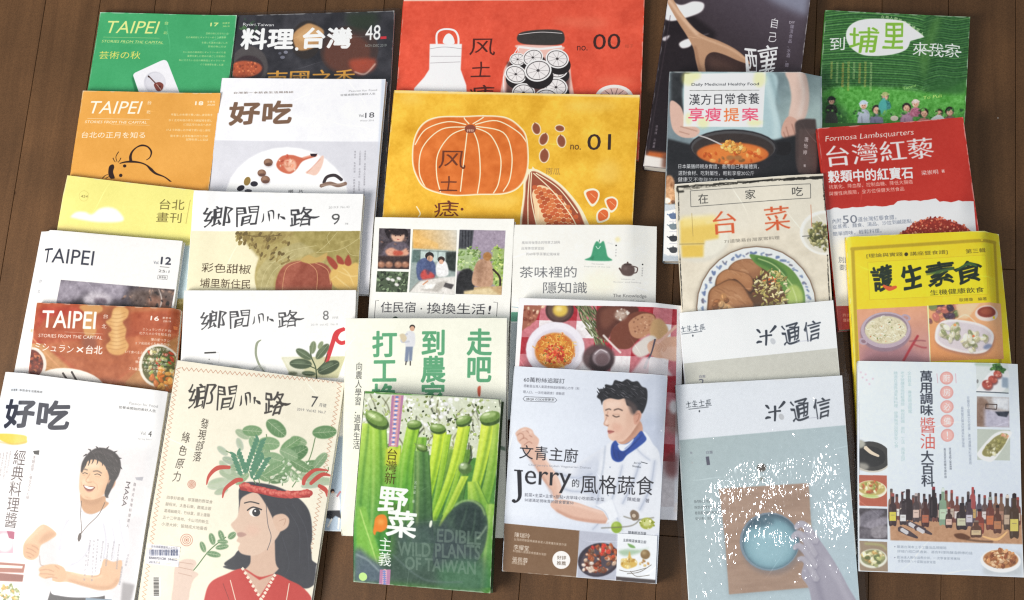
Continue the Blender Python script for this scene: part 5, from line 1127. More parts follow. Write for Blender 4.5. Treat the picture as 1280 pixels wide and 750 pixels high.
def art_C6():
    A = Art('C6', '#f2f1f4').z(620, 270, 3.572)
    A.poly([(80, 690), (860, 700), (820, 1400), (40, 1400)], '#eceaf0')
    ph = [(126, 400), (808, 420), (796, 1300), (60, 1300), (106, 676)]
    A.within(ph).poly(ph, '#dcd3d6')
    for i in range(-1, 9):
        for j in range(0, 9):
            x, y = 118 + i * 84 - j * 6, 390 + j * 76 + i * 3
            c = '#a5353f' if (i + j) % 2 == 0 else None
            if i % 2 == 0 and j % 2 == 0: c = '#ae2a36'
            elif i % 2 == 0 or j % 2 == 0: c = '#c9737c'
            else: c = '#ece6e8'
            A.poly([(x, y), (x + 84, y + 3), (x + 78, y + 79), (x - 6, y + 76)], c)
    A.mottle(ph, .07, 12)
    A.poly([(120, 400), (210, 402), (180, 470), (110, 520)], '#a0614c', 1, 2).scatter([(120, 400), (215, 402), (150, 490)], 14, ['#7c3f30', '#b87a60', '#dcb89c'], 6, 14, 1.6, so=1)
    A.ell(287, 425, 64, 58, '#4a3230', 0, 1, 2).ell(287, 425, 54, 48, '#5e4640', 0, 1, 2).ell(290, 425, 34, 30, '#d9b84e', 0, 1, 5).ell(284, 420, 15, 12, '#efdf9a', 0, .8, 4)
    A.scatter([(370, 405), (440, 410), (470, 500), (500, 570), (470, 600), (420, 530), (385, 470)], 260, ['#5f6a44', '#7d875c', '#444e30', '#99a078', '#6a5f48'], 3, 26, 7, 60, so=.5)
    A.blob([(455, 430), (500, 402), (600, 400), (640, 430), (600, 480), (540, 500), (500, 560), (460, 540), (450, 480)], '#5a3128', 1, 3).blob([(470, 440), (520, 415), (560, 425), (520, 490), (480, 510)], '#7c4a3a', .8, 8)
    A.blob([(520, 520), (560, 480), (620, 440), (680, 440), (714, 460), (700, 510), (640, 560), (600, 600), (545, 600), (515, 570)], '#774030', 1, 2).blob([(600, 480), (650, 448), (700, 450), (712, 480), (690, 530), (645, 556), (610, 545), (596, 510)], '#c08a68', 1, 2)
    A.scatter([(610, 470), (700, 455), (690, 530), (630, 545)], 40, ['#d6a684', '#a87252', '#8a5640'], 2, 6, 1.5, so=1).ell(560, 452, 26, 22, '#c9b4a4', 0, .9, 6).scatter([(540, 430), (590, 430), (585, 470), (540, 470)], 20, ['#e6dcd0', '#a08474'], 3, 9, 1.5, so=1)
    A.blob([(700, 480), (740, 470), (770, 520), (740, 590), (690, 560)], '#c9a070', 1, 3).blob([(610, 600), (680, 545), (720, 560), (690, 620), (640, 640)], '#dcd4cc', 1, 3)
    A.line([(482, 540), (520, 580), (560, 620)], 9, '#efe8e4', .9, 2)
    A.ell(268, 606, 135, 122, '#8a6a72', 0, .5, 10).ell(268, 600, 132, 122, '#e6e2ea', 0, 1, 1).ell(268, 606, 106, 96, '#d6cfda', 0, 1, 3).ell(266, 606, 90, 80, '#cc7a30', 0, 1, 3)
    for k in range(150):
        t, r = A_r.random() * 6.28, A_r.random() ** .6 * 84; x, y = 266 + r * math.cos(t), 606 + r * .9 * math.sin(t); an = A_r.random() * 6.28
        A.line([(x, y), (x + 14 * math.cos(an), y + 14 * math.sin(an)), (x + 22 * math.cos(an + .8), y + 22 * math.sin(an + .8))], 3.6, ['#e0a040', '#d88430', '#ecc060', '#c65c28', '#e8b468'][A_r.randrange(5)], .95)
    A.scatter(A.ring(262, 620, 48, 42), 60, ['#d0492c', '#c23c24', '#e0704a', '#b03420'], 4, 11, 1.5, so=.6).scatter(A.ring(266, 600, 82, 74), 34, ['#5c6a30', '#7a8840'], 2, 6, 2.4)
    A.ell(462, 640, 72, 60, '#574244', 0, .95, 4).ell(474, 655, 55, 50, '#3f3134', 0, 1, 4).ell(474, 640, 40, 38, '#a39298', 0, .8, 3).ell(478, 648, 30, 28, '#6a5458', 0, .9, 3).line([(445, 625), (470, 605), (500, 618)], 4, '#efe6ea', .9, 1)
    A.blob([(680, 580), (720, 560), (812, 545), (812, 620), (760, 640), (710, 640), (684, 616)], '#d9aa90', 1, 1).blob([(740, 600), (812, 590), (812, 650), (750, 640)], '#e2b8a2', 1, 3)
    for q in ([(690, 575), (712, 592), (700, 612)], [(704, 566), (735, 590), (722, 612)], [(720, 560), (755, 590), (748, 610)]): A.line(q, 11, '#c8937a', 1, 2).line(q, 6, '#e0b298', 1, 1)
    A.line([(806, 494), (760, 540), (720, 578)], 12, '#e2b4a2', 1, 1).line([(712, 560), (696, 620), (676, 660), (666, 690)], [8, 6, 12, 14], '#5c5460')
    A.poly([(660, 640), (740, 650), (790, 720), (600, 720)], '#efe9ec', .8, 5)
    A.within()
    A.z(620, 450, 2.5)
    A.ell(556, 190, 30, 46, '#a8847c', 0, .8, 8).ell(556, 150, 14, 22, '#efe8ea', 0, 1, 4).ell(550, 330, 26, 40, '#7c3c3c', 0, .8, 8).line([(565, 450), (560, 474)], 12, '#f0e8e8')
    return A
A_r = random.Random(12)
def art_C5():
    A = Art('C5', '#4c7d33').z(410, 470, 2.679)
    A.z(440, 485, 2.885)
    R_ = random.Random(77)
    A.poly([(30, 10), (580, 30), (500, 760), (0, 740)], '#4f8a3a')
    # bright sky through branches behind the pods
    top = [(40, 20), (560, 40), (545, 260), (30, 230)]
    A.poly(top, '#d9dfc6', 1, 1)
    for k in range(46):
        x, y = R_.uniform(40, 550), R_.uniform(20, 200); an = R_.uniform(-1.2, 1.2)
        A.line([(x, y), (x + 26 * math.sin(an), y + 30), (x + 30 * math.sin(an + .4), y + 62)], R_.uniform(1.5, 6), ['#3f4030', '#5f5f42', '#76784f', '#2f3326'][k % 4], .75, .7)
    A.scatter(top, 420, ['#f7faf2', '#c3cf98', '#6d7c44', '#3d4630', '#ffffff', '#a9ba70', '#e8eed6'], 2, 8, 1.4, sm=False, so=.6)
    A.scatter([(160, 30), (500, 40), (480, 120), (300, 160), (180, 110)], 60, ['#ffffff', '#f4f8ee'], 3, 10, 1.3, sm=False, so=1)
    def spear(p0, p1, w0, w1, c_hi, c_lo, curve=0, edge='#2f6a26'):
        """one long pod: a lit flank, a dark seam and a pale rim"""
        (x0, y0), (x1, y1) = p0, p1; P = []
        for t in np.linspace(0, 1, 9):
            P.append((x0 + (x1 - x0) * t + curve * math.sin(math.pi * t), y0 + (y1 - y0) * t, 1.16 * (w0 + (w1 - w0) * t)))
        L_ = [(x - w, y) for x, y, w in P]; R2 = [(x + w, y) for x, y, w in P][::-1]
        A.grad(L_ + R2, c_hi, p0, c_lo, p1, 1, 1)
        A.line([(x + w * .25, y) for x, y, w in P], w0 * .34, edge, .5, 4); A.line([(x - w * .55, y) for x, y, w in P], w0 * .35, '#f0f7a0', .35, 4); A.line([(x + w * .95, y) for x, y, w in P], 2.4, edge, .7, 1.2); A.line([(x - w * .97, y) for x, y, w in P], 1.4, '#d9ec88', .4, 1)
    for k in range(8):
        x = 60 + k * 60; spear((x, 190 + R_.uniform(0, 60)), (x - 40 - R_.uniform(0, 20), 560), R_.uniform(9, 15), R_.uniform(12, 18), ['#6f9c3a', '#4f8434', '#8cb440'][k % 3], ['#2c6230', '#35703a'][k % 2], R_.uniform(-8, 10), '#1d4420')
    spear((60, 130), (20, 640), 26, 40, '#b9d957', '#3f9140', -6); spear((98, 130), (96, 600), 26, 34, '#a4cf45', '#37853a', 8)
    spear((162, 210), (150, 420), 18, 26, '#b6dc4a', '#4a9838', 0)
    spear((226, 140), (196, 420), 20, 24, '#a9d63c', '#4c9a34', -8); spear((258, 180), (222, 500), 14, 16, '#86bd3c', '#3f8634', 4)
    spear((322, 160), (262, 460), 20, 12, '#d9ee3c', '#8cc428', 6); spear((350, 170), (296, 470), 10, 8, '#b8dc34', '#6cab2c', 4)
    spear((404, 140), (300, 480), 16, 10, '#e4f240', '#98cc2a', 12); spear((420, 140), (340, 460), 8, 7, '#c2de38', '#74b02c', 10)
    spear((498, 120), (440, 400), 24, 14, '#e0ee4c', '#a6cf34', 4); spear((526, 130), (480, 420), 12, 18, '#b0cf48', '#6fa838', 8)
    spear((412, 320), (330, 500), 12, 10, '#cfe648', '#8fbc38', 0); spear((440, 340), (470, 460), 16, 40, '#b4d648', '#5f9c3c', 0)
    spear((520, 420), (490, 720), 26, 34, '#8aba44', '#3c7c44', 0)
    spear((256, 230), (262, 560), 22, 34, '#5d8f46', '#3a5a40', 2, '#24442a')
    A.poly([(30, 430), (60, 430), (120, 640), (80, 700), (20, 650)], '#86c04a', .8, 4).line([(40, 440), (70, 540), (96, 640)], 4, '#cfe88a', .7, 1.5)
    def cap(x, y, r, ang):
        A.ell(x + r * .1, y + r * .25, r * 1.02, r * .58, '#3f5a2a', ang, 1, 1.5).ell(x, y, r, r * .52, '#6f9044', ang, 1, 1).ell(x - r * .15, y - r * .16, r * .75, r * .26, '#a8c27a', ang, .9, 2).ell(x - r * .35, y - r * .24, r * .35, r * .12, '#dbe8b8', ang, .9, 1).line([(x - r, y - r * .3), (x - r * 1.25, y - r * .75)], r * .16, '#7c9a50')
    for q in ((92, 112, 44, 28), (228, 132, 26, -6), (312, 146, 28, 4), (404, 118, 28, -20), (500, 106, 38, -14), (256, 216, 20, 18)): cap(*q)
    A.ell(412, 292, 24, 22, '#54733c', 0, 1, 1).ell(406, 284, 15, 12, '#a9bf8c', 0, .9, 3).ell(402, 279, 6, 4, '#e8f0dc', 0, .9, 1).line([(430, 210), (434, 250), (425, 275)], 7, '#38442e', .9, 1)
    # dark broad leaf in front
    A.blob([(300, 640), (310, 540), (350, 460), (400, 415), (450, 410), (482, 440), (494, 510), (470, 600), (400, 660)], '#41584a', 1, 3).blob([(380, 440), (430, 420), (470, 440), (482, 500), (460, 540), (400, 530), (370, 480)], '#2f3f3c', .95, 7).line([(374, 428), (405, 410), (440, 410), (470, 430), (484, 460)], 6, '#9fc07a', .85, 3)
    for q in ([(420, 430), (400, 500), (350, 600)], [(450, 440), (440, 520), (400, 600)], [(380, 460), (350, 520), (330, 600)]): A.line(q, 3, '#5f7c64', .7, 2)
    A.poly([(160, 500), (330, 480), (420, 560), (480, 620), (470, 740), (20, 720), (30, 600), (90, 640), (150, 600)], '#3f4b50', .8, 16).blob([(20, 580), (70, 610), (120, 660), (90, 720), (0, 710)], '#5b6a78', .9, 8).line([(20, 600), (60, 620), (100, 660)], 6, '#a4b4b4', .6, 3).blob([(320, 640), (450, 620), (490, 700), (440, 735), (330, 725)], '#4c7c58', .7, 14).blob([(200, 520), (290, 520), (280, 640), (190, 640)], '#4f6a5c', .6, 12)
    A.ell(291, 492, 5, 13, '#eef2e2', 12, 1, 1).line([(490, 500), (470, 530), (455, 545)], 5, '#c4d8b8', .6, 2).line([(150, 600), (260, 690), (400, 700)], 4, '#6d7f80', .6, 3)
    A.mottle([(20, 10), (580, 30), (520, 740), (0, 720)], .05, 9)
    A.grad([(10, 380), (560, 380), (520, 740), (0, 720)], '#3c5238', (260, 760), '#3c5238', (260, 761), .0)
    A.z(410, 470, 2.679)
    A.poly([(216, 66), (256, 66), (240, 240), (208, 238)], '#b77fa4').poly([(224, 66), (248, 66), (234, 240), (216, 238)], '#d79aa0')
    for k in range(22):
        y = 72 + k * 7.6; x = 234 - (y - 66) * .065; A.poly([(x - 8, y), (x, y - 4), (x + 8, y), (x, y + 4)], ['#6e7fc0', '#e3dbe6'][k % 2])
    A.poly([(176, 648), (212, 648), (206, 712), (170, 708)], '#b77fa4').line([(193, 650), (187, 710)], 14, '#d8a8b4')
    for k in range(8): A.poly([(183, 654 + k * 7), (190, 650 + k * 7), (197, 654 + k * 7), (190, 658 + k * 7)], '#7a8ac4')
    A.poly([(200, 244), (250, 246), (240, 300), (198, 300)], '#d8d838', .8, 3)
    A.vtext('台灣新', 222, 246, 214, 366, 38, '#4a3c14', 'serif')
    W = '#f2f6f2'
    A.text('野', 180, 414, 272, 424, 80, W, 'b.06').text('菜', 206, 492, 302, 502, 84, W, 'b.05')
    A.vtext('主義', 200, 542, 192, 638, 44, W, 'serif').vtext('呂文益　著', 300, 352, 292, 430, 9, '#cfdcc8')
    A.blob([(164, 500), (168, 478), (182, 466), (200, 468), (208, 488), (204, 512), (186, 524), (172, 522), (166, 534), (160, 524)], '#e8822c', 1, 1).ell(186, 490, 12, 10, '#f2a850', 0, .8, 4)
    for t, q in (('EDIBLE', (372, 534, 515, 545, 40)), ('WILD PLANTS', (240, 578, 512, 592, 44)), ('OF TAIWAN', (262, 626, 496, 644, 40))): A.text(t, *q, '#8ba292', 'b.06', .38)
    A.ell(118, 672, 14, 14, '#bfe68c')
    return A
def art_C7():
    A = Art('C7', '#e3e9f4').z(620, 450, 2.5)
    A.grad([(40, 10), (560, 30), (520, 720), (0, 720)], '#e6ecf6', (60, 300), '#d3dae8', (520, 300), .9, 2)
    A.poly([(0, 500), (540, 540), (520, 720), (0, 720)], '#cdd4e4', .6, 20)
    lines(A, [(88, 62, 216, 68)], '#4a4c54', 15, '60萬粉絲追蹤訂閱！', 'b.02'); lines(A, [(88, 82, 262, 92), (86, 101, 216, 108)], '#6a6c78', 9, '感動百台灣人氣蔬食頻道創辦精心力作〔料理入口，一次吃遍蔬食〕')
    A.frame([(92, 116), (186, 121), (192, 128), (186, 134), (92, 130), (86, 123)], 1.3, '#5a5c64').text('掃QR CODE學更多', 96, 124, 184, 127, 8, '#444', 'b.03')
    # chef in whites
    A.z(640, 465, 3.75)
    W1, W2, W3 = '#e3e7ef', '#bcc4d6', '#9faabf'
    A.poly([(600, 20), (722, 20), (700, 700), (600, 640)], '#c3cbdc', .6, 24).blob([(580, 260), (660, 200), (700, 300), (690, 480), (620, 400)], '#b9c3d8', .7, 20)
    A.blob([(470, 330), (440, 350), (360, 400), (280, 440), (160, 430), (130, 440), (160, 520), (200, 590), (300, 620), (420, 640), (460, 720), (470, 750), (690, 750), (696, 420), (660, 340), (620, 285), (560, 300)], W1, 1, 2)
    A.blob([(440, 360), (400, 440), (420, 560), (440, 640), (400, 620), (340, 560), (300, 470), (380, 400)], W2, .6, 14).line([(440, 350), (430, 450), (410, 560), (400, 620)], 5, W3, .8, 2.5).line([(405, 420), (392, 500), (380, 600)], 10, W2, .8, 6)
    for q, w_ in (([(600, 430), (570, 520), (520, 620)], 16), ([(670, 420), (650, 540), (600, 650)], 18), ([(520, 440), (500, 520), (470, 600)], 12), ([(200, 470), (300, 500), (380, 480)], 16), ([(180, 520), (280, 560), (380, 560)], 14), ([(560, 320), (600, 380), (650, 420)], 10), ([(470, 620), (500, 700), (520, 745)], 12), ([(380, 640), (410, 700), (380, 740)], 12)): A.line(q, w_, W2, .75, 7).line(q, w_ * .25, W3, .6, 2)
    for k in range(5): A.ell(462 - k * 3, 450 + k * 44, 3.4, 3.4, W3, 0, .9, .6)
    Q1, Q2, Q3 = '#dfb6a2', '#b88470', '#efd0c0'
    A.blob([(46, 350), (80, 330), (110, 330), (140, 380), (180, 440), (215, 490), (235, 545), (225, 590), (200, 600), (190, 560), (150, 510), (110, 440), (70, 380)], Q1, 1, 1.5).line([(118, 340), (170, 430), (215, 510), (225, 570)], 12, Q3, .8, 6).line([(60, 365), (110, 440), (160, 515), (195, 580)], 9, Q2, .6, 5)
    A.blob([(20, 290), (40, 270), (70, 262), (98, 275), (108, 295), (130, 320), (120, 350), (88, 362), (56, 350), (32, 328), (26, 308)], Q1, 1, 1)
    for q in ([(28, 300), (44, 290), (58, 300), (56, 316)], [(52, 284), (70, 278), (84, 290)], [(38, 326), (60, 312), (78, 322)], [(60, 346), (82, 330), (98, 338)], [(84, 300), (98, 308)]): A.line(q, 3.2, '#a36e5c', .85, 1.2)
    A.ell(60, 276, 12, 6, Q3, -10, .8, 3).ell(90, 285, 9, 6, Q3, 30, .8, 3)
    A.blob([(190, 610), (230, 600), (300, 612), (380, 640), (440, 660), (456, 700), (440, 712), (360, 706), (280, 690), (220, 660), (186, 632)], Q1, 1, 1.5).line([(210, 650), (290, 685), (390, 702), (446, 704)], 10, Q2, .7, 5).line([(220, 612), (310, 628), (430, 664)], 9, Q3, .8, 4)
    A.poly([(395, 630), (470, 600), (500, 680), (440, 716), (452, 690), (430, 656)], '#e9edf4', 1, 1.5).line([(395, 630), (436, 656), (456, 694)], 3, W3, .8, 1)
    # neck and face, turned left and looking down
    A.blob([(480, 290), (540, 250), (600, 235), (612, 290), (560, 330), (520, 345), (490, 325)], '#c9967e', 1, 1).blob([(500, 300), (560, 270), (600, 230), (580, 290), (530, 320)], '#a06e58', .6, 8)
    A.blob([(432, 140), (470, 120), (540, 130), (580, 170), (600, 220), (570, 280), (530, 325), (500, 332), (470, 325), (456, 312), (452, 296), (458, 286), (450, 276), (452, 262), (444, 258), (432, 252), (436, 234), (434, 200), (430, 180)], '#e8c2ac', 1, 1)
    A.blob([(540, 190), (580, 190), (590, 240), (550, 300), (500, 330), (480, 320), (530, 270)], '#cb9a84', .35, 10).blob([(470, 250), (510, 250), (520, 280), (480, 290)], '#d9a48e', .6, 8).blob([(440, 150), (490, 140), (520, 160), (450, 180)], '#f3d6c4', .7, 8)
    A.blob([(572, 200), (590, 184), (608, 190), (606, 220), (590, 250), (574, 246)], '#d49c86', 1, 1).line([(582, 206), (598, 200), (594, 226), (584, 240)], 3, '#9a6450', .8, 1.2)
    A.blob([(400, 120), (415, 95), (410, 85), (436, 80), (440, 62), (470, 66), (484, 42), (515, 50), (540, 38), (566, 50), (590, 48), (610, 72), (632, 84), (636, 120), (630, 160), (612, 200), (600, 186), (584, 186), (572, 200), (560, 170), (540, 160), (530, 130), (500, 134), (460, 128), (430, 140), (424, 160), (416, 136)], '#2c2c30', 1, .8)
    A.blob([(530, 130), (570, 150), (590, 180), (575, 204), (560, 200), (545, 160)], '#5a4c4a', .8, 4)
    A.scatter([(420, 110), (450, 70), (520, 48), (590, 60), (625, 100), (610, 170), (560, 130), (480, 120)], 90, ['#4c4c52', '#17171a', '#66646a', '#232327'], 5, 16, 6, 35, .75, so=.6).scatter([(405, 90), (440, 70), (430, 130), (408, 130)], 14, ['#2c2c30', '#3c3c42'], 7, 14, 6, 60, .9, so=.5)
    A.line([(440, 184), (456, 178), (466, 182)], 4.5, '#3f302c', .9, 1).line([(480, 184), (500, 178), (520, 186)], 5, '#3f302c', .9, 1)
    A.line([(442, 206), (454, 212)], 3.4, '#2a1e1c', 1, .8).line([(474, 208), (490, 216), (506, 212)], 3.8, '#2a1e1c', 1, .8).line([(476, 202), (492, 204), (508, 204)], 2, '#a87662', .7, 1)
    A.line([(452, 190), (444, 224), (434, 246), (446, 256), (458, 252)], 3, '#b07c68', .8, 1.6).ell(446, 240, 6, 10, '#f4d8c8', 10, .7, 3).line([(446, 256), (454, 258)], 3, '#8c5444', .8, 1)
    A.blob([(450, 280), (462, 277), (482, 284), (468, 292), (456, 294)], '#b86e66', 1, .8).line([(452, 284), (466, 285), (482, 285)], 1.8, '#7c3c38', .9, .6)
    B1, B2 = '#24479f', '#16306f'
    A.blob([(466, 360), (472, 340), (488, 326), (505, 345), (540, 340), (580, 310), (606, 282), (622, 300), (630, 325), (590, 360), (540, 395), (520, 420), (496, 426), (474, 414), (466, 390)], B1, 1, 1).blob([(500, 346), (540, 342), (572, 318), (560, 345), (530, 372), (510, 372)], '#e6eaf2', 1, 1).blob([(484, 368), (510, 374), (536, 392), (516, 416), (490, 418), (476, 396)], '#1e3d8e', 1, 1.5)
    for q in ([(612, 300), (570, 345), (525, 385)], [(478, 345), (478, 380), (490, 410)], [(500, 380), (505, 412)]): A.line(q, 4, B2, .7, 2)
    A.line([(596, 300), (560, 340), (530, 366)], 4, '#5674c4', .7, 2)
    A.text('Jerry', 572, 430, 606, 433, 9, '#3a3f48').text('Studio', 566, 444, 606, 450, 9, '#3a3f48').line([(606, 426), (636, 434)], 3, '#3a3f48')
    A.z(620, 450, 2.5)
    K = '#26262c'
    A.text('文青主廚', 76, 288, 258, 302, 42, K, 'serif b.02')
    A.text('Chef Jerry\'s Stylish Vegetarian Dishes', 104, 330, 298, 340, 8, '#8a8e9a')
    A.line([(60, 346), (86, 348)], 4, K).line([(75, 348), (77, 410), (76, 430), (68, 442), (58, 446)], [13, 12, 10, 6, 4], K).ell(58, 441, 6, 5, K)
    A.text('erry', 92, 378, 236, 388, 62, K, 'serif').text('的', 240, 386, 262, 387, 24, K, 'serif').text('風格蔬食', 266, 390, 494, 396, 56, K, 'serif b.015')
    lines(A, [(92, 422, 340, 438)], '#5a5c68', 11, '前菜×主菜×主食×甜點×古早味小吃'); lines(A, [(92, 438, 244, 448)], '#5a5c68', 10, '50道滿足視味覺的蔬食饗宴')
    A.text('陳威豪　著', 412, 436, 480, 442, 12, '#5a5c68')
    A.poly([(20, 510), (264, 534), (250, 690), (0, 680)], '#7d5f46')
    for t, x, y, w_ in (('陳瑞玲', 60, 546, 48), ('李耀堂', 56, 584, 48), ('張佩蓉', 52, 622, 48)): A.text(t, x, y, x + w_, y + 5, 15, '#e8dfd4', 'b.02')
    lines(A, [(58, 560, 222, 578), (54, 596, 158, 608), (50, 633, 92, 638)], '#d6c8b8', 8, '台灣廚師聯盟推廣素食達人蔬果雕刻美食作家料理職人健康飲食推廣')
    A.ell(205, 625, 28, 28, '#f2f0ee').text('好評', 192, 617, 220, 619, 12, '#5a4838').text('推薦', 191, 634, 219, 636, 12, '#5a4838')
    A.poly([(262, 534), (380, 545), (380, 700), (254, 690)], '#b8bccb', 1, 1).ell(322, 625, 66, 52, '#3c3640', -14, 1, 1).ell(322, 628, 56, 42, '#524a54', -14, 1, 2)
    A.scatter([(272, 620), (300, 590), (350, 575), (378, 600), (370, 640), (330, 662), (285, 655)], 90, ['#8a4a34', '#a85c3c', '#6c3426', '#c4502f', '#7c5a48', '#d8b8a0'], 4, 10, 1.5, so=.6, shade=.4)
    A.scatter([(270, 640), (300, 630), (300, 660), (275, 660)], 7, ['#ecdcd0', '#d9c4b4'], 6, 10, 1.3, so=1).scatter([(290, 590), (350, 580), (350, 610)], 8, ['#c8342c', '#d84a38'], 5, 8, 1.2, so=1)
    A.ell(378, 524, 17, 18, '#8fae3a', 0, 1, 1).ell(374, 516, 8, 8, '#bcd06a', 0, .8, 4).line([(330, 526), (420, 520), (450, 500)], 3, '#6f6a58', .8, 1).line([(400, 490), (440, 500), (494, 494)], 3, '#6f6a58', .8, 1).blob([(420, 480), (430, 470), (446, 480), (446, 498), (428, 502)], '#7f6a56', 1, 1).ell(432, 488, 6, 6, '#c8b8a4').ell(472, 512, 22, 18, '#a4ac44', 0, 1, 1).ell(472, 510, 14, 11, '#cfd488', 0, 1, 3).scatter([(452, 500), (492, 500), (490, 524), (455, 526)], 16, ['#e8e6b0', '#8a9430'], 2, 5, 1.3, so=.5)
    lines(A, [(414, 540, 470, 544), (404, 550, 480, 556)], '#333840', 10, '隨書贈送百變沙拉醬手冊', 'b.02')
    return A
def art_card():
    A = Art('C7', '#edf1f6').z(620, 450, 2.5)
    lines(A, [(398, 563, 470, 570)], '#333840', 9, '主廚精選食譜', 'b.02')
    A.blob([(412, 574), (430, 580), (436, 588), (420, 586)], '#7aa860', 1, 1).blob([(384, 598), (410, 592), (450, 594), (480, 588), (440, 606), (400, 612)], '#8fb48a', .7, 3)
    A.blob([(392, 630), (400, 622), (412, 618), (418, 598), (424, 618), (440, 628), (438, 644), (410, 652), (392, 644)], '#d8b45c', 1, 1).scatter([(394, 625), (438, 625), (434, 648), (398, 648)], 20, ['#e8d08a', '#b98a3a', '#f2e4b4'], 3, 7, 1.6, so=.7)
    A.ell(467, 608, 15, 15, '#8a6f4a', 0, 1, 1).ell(463, 603, 7, 6, '#c4ac80', 0, .8, 3).scatter([(450, 628), (480, 625), (470, 650), (450, 648)], 9, ['#d8b878', '#b4844a'], 3, 6, 1.4, so=.6)
    for q in ([(386, 656), (420, 662), (470, 650)], [(410, 668), (450, 662), (486, 640)], [(420, 660), (440, 676), (480, 672)]): A.line(q, 2, '#6a6258', .8, .5)
    A.poly([(372, 676), (510, 688), (510, 700), (370, 690)], '#4c4444', 1, 1)
    return A
def art_D1():
    A = Art('D1', '#3c3238').z(790, 0, 3.124)
    A.mottle([(100, -120), (720, -80), (660, 720), (40, 700)], .05, 50)
    A.grad([(240, -80), (720, -60), (640, 260), (240, 200)], '#574c58', (580, 0), '#33292f', (440, 200), .85, 20)
    A.blob([(520, -40), (720, -30), (700, 60), (620, 40), (540, 0)], '#9aa2b8', .6, 16)
    A.poly([(130, 60), (240, 60), (330, 130), (260, 300), (150, 420), (60, 640), (60, 300)], '#1d1519', 1, 8).poly([(120, 150), (240, 120), (260, 300), (160, 700), (40, 680), (90, 300)], '#20181c', 1, 8)
    A.blob([(130, 0), (190, 20), (240, 6), (280, 14), (270, 46), (210, 70), (150, 82), (120, 60)], '#efe9ea', 1, 3).blob([(184, 170), (210, 154), (236, 152), (228, 180), (196, 188)], '#f2ecec', 1, 2).blob([(116, 150), (148, 138), (130, 160)], '#d8d0d4', .9, 2).line([(230, 150), (300, 132)], 3, '#b8b0b8', .6, 2)
    A.blob([(262, 150), (330, 180), (420, 220), (470, 260), (440, 300), (300, 300), (270, 240)], '#382a30', .7, 10)
    Wd = '#b58a6a'
    A.blob([(270, 180), (340, 190), (430, 232), (470, 262), (450, 330), (300, 330), (262, 250)], '#3a2724', 1, 6).blob([(300, 230), (380, 250), (440, 290), (340, 310)], '#5e4238', .6, 12)
    A.blob([(130, -8), (152, -14), (190, 46), (236, 104), (282, 138), (340, 160), (400, 190), (440, 222), (462, 250), (420, 240), (360, 214), (318, 204), (292, 218), (284, 250), (290, 300), (268, 300), (250, 240), (240, 190), (214, 140), (176, 80)], Wd, 1, 1.5)
    A.line([(144, 0), (200, 74), (256, 136)], 13, '#dcb698', .8, 4).line([(256, 140), (300, 158), (380, 190), (440, 228)], 7, '#d2a988', .8, 3).line([(246, 180), (258, 240), (274, 296)], 9, '#8c6248', .7, 4)
    A.vtext('自己', 560, 66, 545, 172, 36, '#e8e2e8', 'brush').text('釀', 440, 240, 566, 244, 150, '#ece8ee', 'brush')
    A.vtext('釀漬食品、水酒、醋、紅麴', 626, 96, 596, 320, 15, '#9c94a4').text('DIY', 614, 88, 636, 89, 10, '#d8d0dc', 'b.05')
    A.poly([(60, 590), (140, 600), (140, 625), (55, 615)], '#b85c2a', 1, 5).poly([(50, 606), (140, 622), (140, 720), (30, 700)], '#ded6cf', 1, 3).poly([(120, 600), (300, 620), (280, 760), (110, 740)], '#6b4030', .9, 6)
    A.vtext('徐茂揮　古麗麗', 98, 488, 84, 580, 10, '#8a8088')
    A.line([(150, 60), (62, 600)], 3, '#3e3238', .8, 1)
    return A
